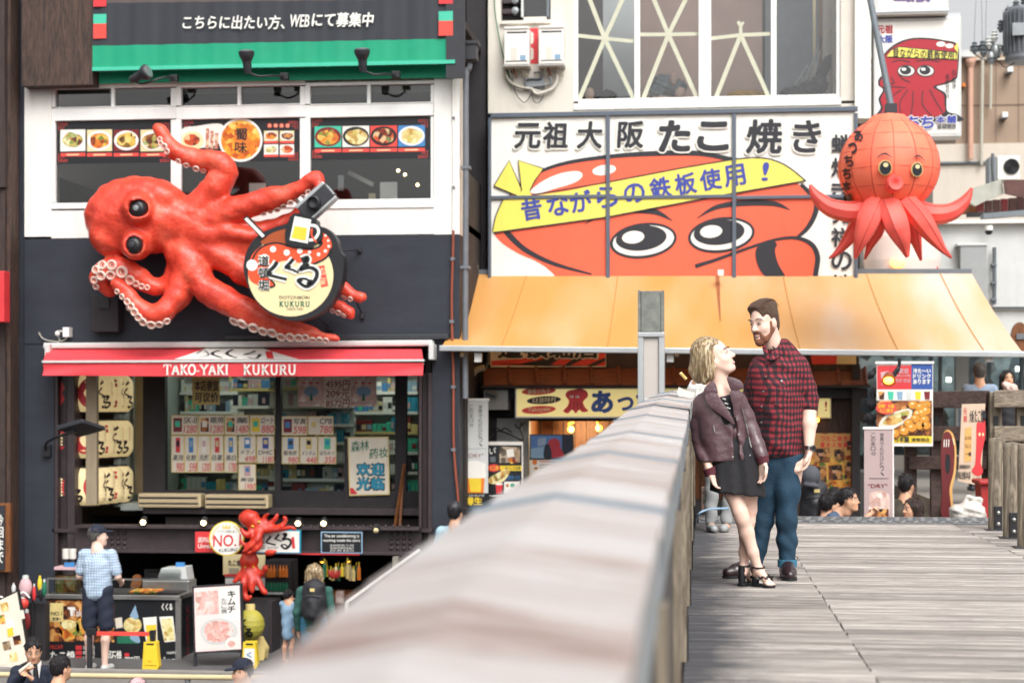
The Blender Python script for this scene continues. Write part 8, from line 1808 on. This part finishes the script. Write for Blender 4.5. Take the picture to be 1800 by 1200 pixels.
for i in range(130):
    b=random.uniform(-.10,.03);x=random.uniform(1217,1250);y=668-abs(x-1236)*.45+random.uniform(-5,7);d=random.uniform(-.1,.05);side=.05+.05*random.random();start=q(random.uniform(-.03,.06),side*random.uniform(.3,1),.122-side*.35)
    e=J(x,y,d);m1=start.lerp(e,.4)+(start.lerp(e,.4)-q(-.03,0,0)).normalized()*.03;m2=start.lerp(e,.75)+(start.lerp(e,.75)-J(1240,650,0)).normalized()*.018;pa.append([start,m1,m2,e])
mb=MB();strands(mb,pa,.0010,'hair_blonde');mb.build('hair_strands',whair,smooth=180)
# dress
s=SDF(.05);s.cone(J(1262,712,.02),J(1274,790,.02),.082,.080).cone(J(1281,708,.02),J(1290,790,.02),.082,.080).cone(J(1274,706,-.02),J(1278,735,-.01),.055,.07);
for x0,x1 in ((1272,1279),(1306,1314)): s.cone(J(x0+4,785,.015),J(x1,885,-.01),.086,.118)
s.cone(J(1270,676,-.06),J(1274,700,-.14),.055,.03).cut(.01);s.cone(J(1264,668,.0),J(1266,690,.0),.075,.07).cut(.01)
s.plane(J(1295,868),(-.10,0,-1),.004);organic('dress',s,.008,'black_knit',wo_,lambda X,Y_,Z: .003*np.sin(X*70+Z*8))
# jacket
s=SDF(.045);s.cone(J(1249,716,.01),J(1264,815,.0),.096,.094).cone(J(1282,712,.01),J(1296,815,.0),.093,.094).cone(J(1240,708,.02),J(1292,702,.02),.062,.06,.035).cone(J(1262,690,.05),J(1268,712,.03),.08,.1,.03)
s.chain([J(1235,710,.02),J(1229,745,.04),J(1230,772,.04),J(1237,800,-.01),J(1245,823,-.05)],[.058,.053,.049,.046,.042],.02);s.cone(J(1243,818,-.045),J(1246,825,-.055),.045,.044,.006)
s.chain([J(1297,706,.0),J(1311,732,.01),J(1321,757,.0),J(1331,782,-.03),J(1338,801,-.055)],[.057,.052,.048,.045,.041],.02);s.cone(J(1337,797,-.05),J(1339,803,-.055),.044,.043,.006)
for dz in (-.15,-.12,-.09,-.075):
    for a,b,ra,rb in (((1269,684),(1288,728),.046,.014),((1288,728),(1292,746),.014,.010),((1292,746),(1296,822),.012,.02)): s.cone(J(*a,dz),J(*b,dz),ra,rb).cut(.004)
s.cone(J(1262,672,.0),J(1266,696,-.03),.066,.062).cut(.01);s.plane(J(1280,810),(.03,0,-1),.006)
def wr_jk(X,Y_,Z): return .0026*np.sin(Z*52+X*34+1.7*np.sin(X*17+Z*11))*(.5+.5*np.sin(X*23+Z*9))
jacket=organic('jacket',s,.0075,'leather',wo_,wr_jk)
lf=lambda nm,pts,d: leaf(nm,[(x,y,d) for x,y in pts],jacket,'leather')
lf('lapel',[(1239,694),(1258,690),(1268,703),(1281,722),(1292,745),(1279,738),(1266,728),(1252,718),(1246,711)],-.108)
lf('lapel',[(1285,686),(1306,692),(1307,699),(1300,714),(1292,735),(1288,712),(1284,698)],-.108)
lf('collar',[(1238,682),(1246,674),(1256,671),(1262,689),(1257,692),(1239,693)],-.09);lf('collar',[(1278,663),(1291,664),(1304,671),(1307,682),(1296,686),(1286,687),(1281,676)],-.09)
mb=MB()
for x,y in ((1242,688),(1301,677),(1252,709),(1304,699),(1288,803),(1318,800)):
    p,nr=hit(jacket,x,y)
    if p: p2=p-(p-EYE).normalized()*.03;mb.ell(p2,.007,'steel',10,8)
mb.build('studs',jacket,smooth=180);mb=MB()
for pts in (((1248,713),(1258,719),(1270,729),(1287,743)),((1304,716),(1312,745),(1318,775),(1321,786)),((1254,748),(1256,758))):
    w3=[hit(jacket,x,y)[0] for x,y in cr(pts,False,4)];w3=[p-(p-EYE).normalized()*.012 for p in w3 if p]
    if len(w3) > 2: mb.tube(w3,.0035,'steel',5)
mb.build('zips',jacket)
mat('cuff_knit','5c2631',.8,.2,20,bump=.3,bsc=80)
mb=MB();mb.lathe([(.03,-.035),(.036,-.03),(.041,.012),(.03,.014)],J(1247,826,-.06),'cuff_knit',18,(-.35,0,1));mb.lathe([(.03,-.035),(.036,-.03),(.042,.012),(.03,.014)],J(1340,805,-.06),'cuff_knit',18,(-.2,0,1));mb.build('cuffs',jacket,smooth=50)
mb=MB();[mb.tube([J(x-3,y,-.13),J(x+3,y+2,-.13)],.0025,'steel',5) for x,y in ((1273,700),(1277,708),(1281,716))];mb.build('lacing',wo_)
# sandals
def sandal(an,tip,ank):
    a,t=Vector((an.x,an.y,DECK)),Vector((tip.x,tip.y,DECK));d=(t-a);d.z=0;d.normalize();l=Vector((-d.y,d.x,0));b=a-d*.03;o=MB();out=[b-d*.02,b+l*.03,a+d*.08+l*.032,t+l*.042,t+d*.035+l*.03,t+d*.05,t+d*.035-l*.03,t-l*.042,a+d*.08-l*.032,b-l*.03]
    o.prism([Vector(p)+Vector((0,0,.002)) for p in cr(out,True,4)],(0,0,.014),'black');o.lathe([(.02,0),(.026,.06)],b,'black',12);sd=o.build('sandal',wo_,smooth=40)
    o=MB();o.tube([ank+Vector((cos(x)*.037,sin(x)*.037,sin(x)*.004)) for x in [k*2*pi/20 for k in range(21)]],.006,'black',6);o.tube([ank+d*-.034,b+Vector((0,0,.05))],.022,'black',8);o.build('ankle_strap',sd,smooth=60);random.seed(2);o=MB()
    for k in range(46):
        c=t+d*random.uniform(-.055,.006)+l*random.uniform(-.045,.045);c.z=DECK+.046+random.uniform(-.006,.014);v1=Vector((random.uniform(-1,1),random.uniform(-1,1),random.uniform(.1,1))).normalized()*.018;v2=v1.cross(Vector((random.random(),random.random(),.3))).normalized()*.010;o.face([c-v2*.6,c+v1*.5-v2,c+v1*1.3,c+v1*.5+v2,c+v2*.6],'black')
    o.build('ruffle',sd)
sandal(fa,ft,J(1333,996,0));sandal(fb_,ft2,J(1308,993,.05))

# ---------------------------------------------------------------- generic figures farther away
BASE=dict(pel=(0,0,.95),wai=(0,0,1.08),che=(0,0,1.28),nek=(0,.01,1.455),hed=(0,-.02,1.625),shL=(.175,0,1.40),elL=(.225,.03,1.12),wrL=(.235,-.05,.88),shR=(-.175,0,1.40),elR=(-.225,.03,1.12),wrR=(-.235,-.05,.88),
            hiL=(.09,0,.92),knL=(.10,-.03,.50),anL=(.10,.02,.09),toL=(.115,-.13,.035),hiR=(-.09,0,.92),knR=(-.10,-.03,.50),anR=(-.10,.02,.09),toR=(-.115,-.13,.035))
SIT=dict(pel=(0,.1,.47),wai=(0,.1,.6),che=(0,.06,.82),nek=(0,.02,1.0),hed=(0,-.03,1.16),shL=(.175,.04,.94),shR=(-.175,.04,.94),elL=(.23,-.05,.68),elR=(-.23,-.05,.68),wrL=(.12,-.28,.80),wrR=(-.12,-.28,.80),
           hiL=(.09,.08,.45),knL=(.13,-.36,.47),anL=(.13,-.34,.09),toL=(.14,-.48,.035),hiR=(-.09,.08,.45),knR=(-.13,-.36,.47),anR=(-.13,-.34,.09),toR=(-.14,-.48,.035))
def person(label,loc,yaw=0,h=1.72,base=BASE,top='pale_blue',sleeve='long',bottom='navy_cloth',leg='long',hair='hair_black',style='short',skin='skin_asian',fem=False,face=None,hf=(0,-1,0),J_=None,vx=.013,shoes='charcoal',cap=None,dress=False,handcurl=.5,eyes=True):
    J={k: Vector(v) for k,v in base.items()};
    for k,v in (J_ or {}).items(): J[k]=Vector(v)
    K=h/1.75;t=thing('person',label,'person',loc,None,yaw);
    for k in J: J[k]=J[k]*K
    s=SDF(.03);q,M=add_head(s,J['hed'],hf,(0,0,1),K,fem);A=.9 if fem else 1.0
    s.cone(q(-.02,0,-.07),J['nek'],.05*K,.055*K,.02)
    s.cone(J['nek'],J['che'],.06*K,.11*K,.05).cone(J['che'],J['pel'],.105*K,.105*K,.05).cone(J['shL'],J['shR'],.05*K,.05*K,.05)
    for L in 'LR':
        sd=1 if L == 'L' else -1
        s.chain([J['sh' +L],J['el' +L],J['wr' +L]],[.047*K*A,.04*K*A,.028*K*A],.02);d=(J['wr' +L]-J['el' +L]).normalized();add_hand(s,J['wr' +L]+d*.01,d,(-sd*.7,-.5,.2),sd,K*.95,handcurl)
        s.chain([J['hi' +L],J['kn' +L],J['kn' +L].lerp(J['an' +L],.3)+Vector((0,.015,0)),J['an' +L]],[.08*K,.053*K,.054*K,.036*K],.02);s.cone(J['an' +L]-Vector((0,0,.04)),J['to' +L],.034,.028)
    organic('body',s,vx,skin,t,local=True)
    if eyes: facial(q,M,t,K,'eye_dark','hair_black' if hair != 'hair_blonde' else 'hair_brown',False,local=True)
    e=.022
    s=SDF(.04);w_=.062*K*(.92 if fem else 1.05);S2=J['shL']-J['shR'];ax=S2.normalized()
    s.cone(J['che']+ax*w_,J['pel']+ax*w_*.95,.118*K*A,(.105 if fem else .112)*K).cone(J['che']-ax*w_,J['pel']-ax*w_*.95,.118*K*A,(.105 if fem else .112)*K).cone(J['shL'],J['shR'],.068*K*A,.068*K*A).cone(J['nek']-Vector((0,0,.03)),J['che'],.068*K,.1*K).cone(J['che'],J['pel'],.118*K,.118*K)
    if dress: s.chain([J['pel'],J['knL'].lerp(J['knR'],.5)+Vector((0,.02,.1))],[.13*K,.155*K])
    for L in 'LR':
        a,b,c=J['sh' +L],J['el' +L],J['wr' +L]
        if sleeve == 'short': s.cone(a,a.lerp(b,.75),.068*K,.068*K,.02)
        else: s.chain([a,b,b.lerp(c,.92)],[.066*K,.058*K,.045*K],.02)
    s.cone(q(-.015,0,-.06),J['nek']+Vector((0,-.03,-.005)),.054*K,.052*K).cut(.01)
    if not dress: s.plane(J['pel']+Vector((0,0,-.10*K)),(0,0,-1) if base is BASE else (0,-.5,-.8),.01)
    ph=random.random()*6
    o=organic('top',s,vx*.95,top,t,lambda X,Y_,Z: .005*np.sin(X*30+Z*24+ph)*np.sin(Z*31-X*11+Y_*20),local=True)
    if not dress and bottom:
        s=SDF(.035);s.cone(J['hiL']+Vector((0,0,.06)),J['hiR']+Vector((0,0,.06)),.105*K,.105*K)
        for L in 'LR':
            if leg == 'short': s.cone(J['hi' +L],J['hi' +L].lerp(J['kn' +L],.85),.102*K,.098*K,.015)
            else: s.chain([J['hi' +L],J['kn' +L],J['an' +L]+Vector((0,0,.02))],[.10*K,.072*K,.058*K],.015)
        organic('trousers',s,vx,bottom,t,lambda X,Y_,Z: .004*np.sin(Z*40+X*25),local=True)
    for L in 'LR':
        s=SDF(.02);s.cone(J['an' +L]+Vector((0,.02,-.05*K)),J['to' +L],.044*K,.038*K).plane(Vector((0,0,.003)),(0,0,-1));organic('shoe',s,vx,shoes,t,local=True)
    if style:
        s=SDF(.02);E=lambda p,r,k=.015: s.ell(q(*p),tuple(x*K for x in r),k,M)
        E((-.020,0,.046),(.083,.104,.094))
        if style == 'long' or style == 'bob':
            n_=-.20 if style == 'bob' else -.34
            for b in (-.06,0,.06): s.cone(q(-.045,b,.03),q(-.065,b*1.1,n_+.02),.06*K,.048*K,.03)
            for sd in (-1,1): s.cone(q(-.0,sd*.075,.03),q(-.0,sd*.082,n_+.05),.03*K,.026*K,.03)
        else: E((-.055,0,.0),(.07,.06,.075))
        for a,b,r in (((.13,0,.035),(.15,0,-.10),.078),((.07,0,-.085),(.03,0,-.2),.075)): s.cone(q(*a),q(*b),r*K,r*K).cut(.008)
        if style == 'short':
            for sd in (-1,1): s.cone(q(.05,sd*.1,.03),q(.01,sd*.1,-.07),.042*K,.042*K).cut(.008)
        ho=organic('hair',s,vx*.8,hair,t,lambda X,Y_,Z: .0045*np.sin(X*110+Z*60+2*np.sin(Y_*50))*np.sin(Y_*90+Z*30),local=True)
        mb=MB();V,F=o_bvh[ho.name];cen=np.array(q(-.02,0,.03))                       # loose tufts break the outline
        for i in range(150):
            v=Vector(V[random.randrange(len(V))]);d=(v-Vector(cen));d.normalize();tg=(Vector((random.uniform(-.5,.5),random.uniform(-.5,.5),-1))-d*-d.z).normalized()
            mb.tube([v-d*.006-tg*.02,v+d*.005,v+d*random.uniform(0,.010)+tg*random.uniform(.02,.045)],[.005,.0045,.001],hair,4,False)
        mb.build('hair_tufts',ho,smooth=180,local=True)
    if cap:
        s=SDF(.012);s.ell(q(-.015,0,.058),(.088*K,.108*K,.092*K),.01,M);pl_=q(0,0,.042);s.plane(pl_,-(q(0,0,1)-q(0,0,0)),.004);s.ell(q(.12,0,.052),(.07*K,.075*K,.011),.012,M);organic('cap',s,vx*.7,cap,t,local=True)
    return t,J,q,M
def at(px,pyfeet_or_head,Y,z=None,headz=None):
    p=P(px,pyfeet_or_head,Y);return Vector((p.x,Y,0 if z is None else z))
# the man at the counter, seen from behind, head turned to the right
p1,Jp,q1,M1=person('man in a pale blue checked shirt, navy shorts and cap at the food counter',at(172,1190,20.55),pi-.1,1.80,J_=dict(elL=(.25,-.02,1.14),wrL=(.20,-.22,1.05),elR=(-.25,-.02,1.14),wrR=(-.20,-.22,1.05),knL=(.11,0,.50),knR=(-.11,0,.5)),top='blue_check',sleeve='short',bottom='navy_cloth',leg='short',skin='skin_pale',hair='hair_grey',hf=(-.75,-.66,.02),cap='navy_cloth',shoes='pale_grey')
person('seated man in dark suit and tie eating with chopsticks at bottom left',at(60,1140,16.6,P(60,1122,16.6).z-1.28),.15,1.75,SIT,'navy_cloth','long','navy_cloth',hf=(.25,-.95,-.28),J_=dict(wrL=(.05,-.30,.92),wrR=(-.03,-.27,.98),elR=(-.24,-.06,.74)))
o=MB();c=P(56,1158,16.42);o.prism([P(53,1166,16.4),P(59,1166,16.4),P(62,1195,16.38),P(57,1202,16.38),P(52,1195,16.38)],(0,.012,0),'sign_black');o.prism([P(46,1164,16.44),P(56,1170,16.41),P(54,1200,16.42)],(0,.01,0),'white_cloth');o.prism([P(68,1160,16.44),P(58,1170,16.41),P(62,1200,16.42)],(0,.01,0),'white_cloth')
suit=[x for x in C.objects if x.get('label','').startswith('seated man in dark suit')][0];o.build('shirt_and_tie',suit)
t=thing('chopsticks','pale chopsticks held to the mouth of the suited man','chopsticks',P(45,1168,16.3));o=MB();o.tube([P(33,1178,16.25),P(54,1163,16.32)],.006,'paper',6);o.tube([P(34,1181,16.25),P(54,1164,16.32)],.006,'paper',6);o.build('sticks',t)
person('person with black hair seen from behind beside the suited man',at(104,1160,16.2,P(104,1148,16.2).z-1.29),2.6,1.72,SIT,'soft_black','long','charcoal',eyes=False)
person('person under a pale pink hat at the bottom edge',at(240,1190,16.4,P(240,1180,16.4).z-1.30),2.9,1.66,SIT,'pink_cloth','long','charcoal',cap='pink_cloth',eyes=False)
person('person in a black cap looking left at the bottom edge',at(430,1170,16.8,P(430,1150,16.8).z-1.30),-.9,1.70,SIT,'charcoal','long','charcoal',skin='skin_asian',cap='navy_cloth',hf=(0,-1,-.1))
ch,Jc,_,_=person('small child in a long light blue smock seen from behind',at(507,1160,20.2,P(507,1166,20.2).z),2.75,.90,top='pale_blue',sleeve='long',dress=True,bottom=None,vx=.011,J_=dict(hed=(0,-.02,1.60),elL=(.2,-.08,1.2),wrL=(.08,-.2,1.42)),eyes=False)
wb,Jw,_,_=person('woman with a blonde bob and green sleeves carrying a black backpack',at(553,1200,19.9,P(553,996,19.9).z-1.55),pi,1.58,top='green_cloth',bottom='denim_light',hair='hair_blonde',style='bob',fem=True,eyes=False)
def backpack(label,c,ry,w_,h_,yaw,m='soft_black'):
    t=thing('backpack',label,'backpack',c-Vector((0,0,h_/2)),None,yaw);s=SDF(.05);s.cone((0,0,h_*.15),(0,0,h_*.8),w_*.42,w_*.38).cone((-w_*.25,0,h_*.15),(-w_*.22,0,h_*.8),w_*.25,w_*.22).cone((w_*.25,0,h_*.15),(w_*.22,0,h_*.8),w_*.25,w_*.22);s.cone((0,-w_*.3,h_*.1),(0,-w_*.28,h_*.42),w_*.25,w_*.22)
    organic('body',s,.012,m,t,lambda X,Y_,Z: .005*np.sin(X*40)*np.sin(Z*38),local=True);mb=MB();mb.obox((0,-w_*.40,h_*.78),(w_*.09,0,0),(0,.004,0),(0,0,.018),'paper_yellow');mb.build('badge',t,local=True);mb=MB();mb.tube(cr([(-w_*.35,-w_*.4,h_*.6),(0,-w_*.46,h_*.62),(w_*.35,-w_*.4,h_*.6)],False,5),.006,'charcoal',6);mb.tube(cr([(-.03,0,h_*.95),(0,0,h_*1.08),(.03,0,h_*.95)],False,4),.01,'black',6);mb.build('zip',t,local=True);return t
backpack('black backpack worn by the blonde woman near the shop entrance',P(552,1052,19.72),0,.30,.42,.05)
bs,_,_,_=person('person in a light blue shirt and dark cap half hidden behind the parapet',at(800,960,20.4,P(800,886,20.4).z-1.76),2.8,1.78,top='light_blue_cloth',sleeve='short',bottom='charcoal',cap='charcoal',eyes=False)
# behind the couple
fr,_,_,_=person('dark haired person behind the blonde woman holding up a fry',PG(1268,934,DECK),.3,1.63,top='white_cloth',bottom='grey_paint',fem=True,J_=dict(hed=(-.23,-.02,1.60),nek=(-.17,.01,1.44),che=(-.08,0,1.27),shL=(.08,0,1.38),shR=(-.25,0,1.40),elR=(-.36,-.02,1.18),wrR=(-.33,-.16,1.40),anL=(.05,.0,.09),toL=(-.02,-.12,.035)),shoes='grey_paint',hf=(-.4,-.9,-.1))
t=thing('food_tray','paper food tray with a pale fry held up behind the blonde woman','food',P(1200,680,14.7));mb=MB();mb.tube([P(1196,655,14.7),P(1206,666,14.72)],.014,'food_pale',8);mb.build('fry',t);mb=MB();mb.plate([(1190,690),(1193,680),(1206,686),(1222,690),(1220,698),(1195,697)],14.7,.08,'paper');mb.build('tray',t,bevel=.01)
t=thing('shopping_bag','cream paper shopping bag with green letters by the parapet','bag',P(1242,896,15.6));mb=MB();mb.bp(1233,856,1252,897,15.6,15.75,'photo_pink');mb.build('body',t,bevel=.005);mb=MB();mb.vtxt('DOR',1236,862,1241,886,15.595,'ink_green',.03);mb.rect(1238,888,1249,895,15.595,'red');mb.build('print',t)
t=thing('white_hose','thin white hose curving out over the deck by the parapet','hose',P(1240,905,15));mb=MB();mb.tube(cr([PG(1222,925,DECK)+Vector((0,0,.02)),P(1226,905,14.6),P(1245,895,14.7),P(1280,893,14.9)],False,6),.010,'pale_blue',6);mb.build('hose',t,smooth=180)
# seated customers beyond the deck edge
Z0=TER
s1,_,_,_=person('seated man in a dark jacket with black hair facing away by the photo poster',at(1467,870,20.2,P(1467,850,20.2).z-1.30),2.4,1.70,SIT,'soft_black','long','charcoal',eyes=False)
s2,_,_,_=person('seated man in a grey blue t-shirt eating, in profile',at(1477,880,18.6,P(1477,852,18.6).z-1.28),1.2,1.72,SIT,'grey_blue_cloth','short','charcoal',J_=dict(wrL=(.02,-.34,.98),wrR=(-.06,-.33,.98),hed=(0,-.10,1.14)),eyes=True)
s3,_,_,_=person('seated man in a brown shirt with black hair, seen from behind',at(1592,880,19.6,P(1592,832,19.6).z-1.29),2.6,1.74,SIT,'brown_cloth','long','charcoal',eyes=False)
s4,_,_,_=person('seated woman with a brown bob eating with her hand to her mouth',at(1607,890,18.5,P(1607,865,18.5).z-1.27),-1.1,1.64,SIT,'white_cloth','long','charcoal','long','hair_brown','bob',fem=True,J_=dict(wrR=(-.02,-.27,1.0),elR=(-.2,-.16,.76)))
s5,_,_,_=person('seated person in a pink top half hidden behind the plaid shirted man',at(1452,890,18.9,P(1452,872,18.9).z-1.16),2.9,1.60,SIT,'pink_cloth','long','charcoal',eyes=False)
bk=backpack('dark backpack hung up by the stall, right of the jeans',P(1431,880,19.2),0,.34,.42,.15,'charcoal');t=thing('cap','grey baseball cap hanging on the dark backpack','cap',P(1425,846,18.9));s=SDF(.02);c=P(1425,836,19.0);s.ell(c,(.11,.10,.12),.02).cone(c+Vector((-.06,-.06,-.09)),c+Vector((.06,-.08,-.11)),.025,.025,.02);organic('crown',s,.012,'grey_metal' if False else mat('cap_grey','4a4b52',.8,.15,9),t)
# people beyond the fence
person('man in a pale blue hoodie seen from behind beyond the fence',at(1722,700,23.6,P(1722,639,23.6).z-1.72),pi,1.72,top='hoodie',bottom='navy_cloth',skin='skin_asian',hair='hair_grey',eyes=False)
person('woman with long black hair and a pale scarf facing us beyond the fence',at(1771,700,24.0,P(1771,651,24.0).z-1.60),.1,1.60,top='soft_black',bottom='charcoal',style='long',fem=True);
wv=[x for x in C.objects if x.get('label','').startswith('woman with long black hair')][0];s=SDF(.03)
for x,y,r in ((1764,676,6),(1772,678,6),(1780,680,6),(1770,684,5),(1782,686,6)): s.ball(P(x,y,23.84),r*SC(x,23.84))
organic('scarf',s,.012,'photo_pink',wv,lambda X,Y_,Z: .006*np.sin(X*90)*np.sin(Z*80))
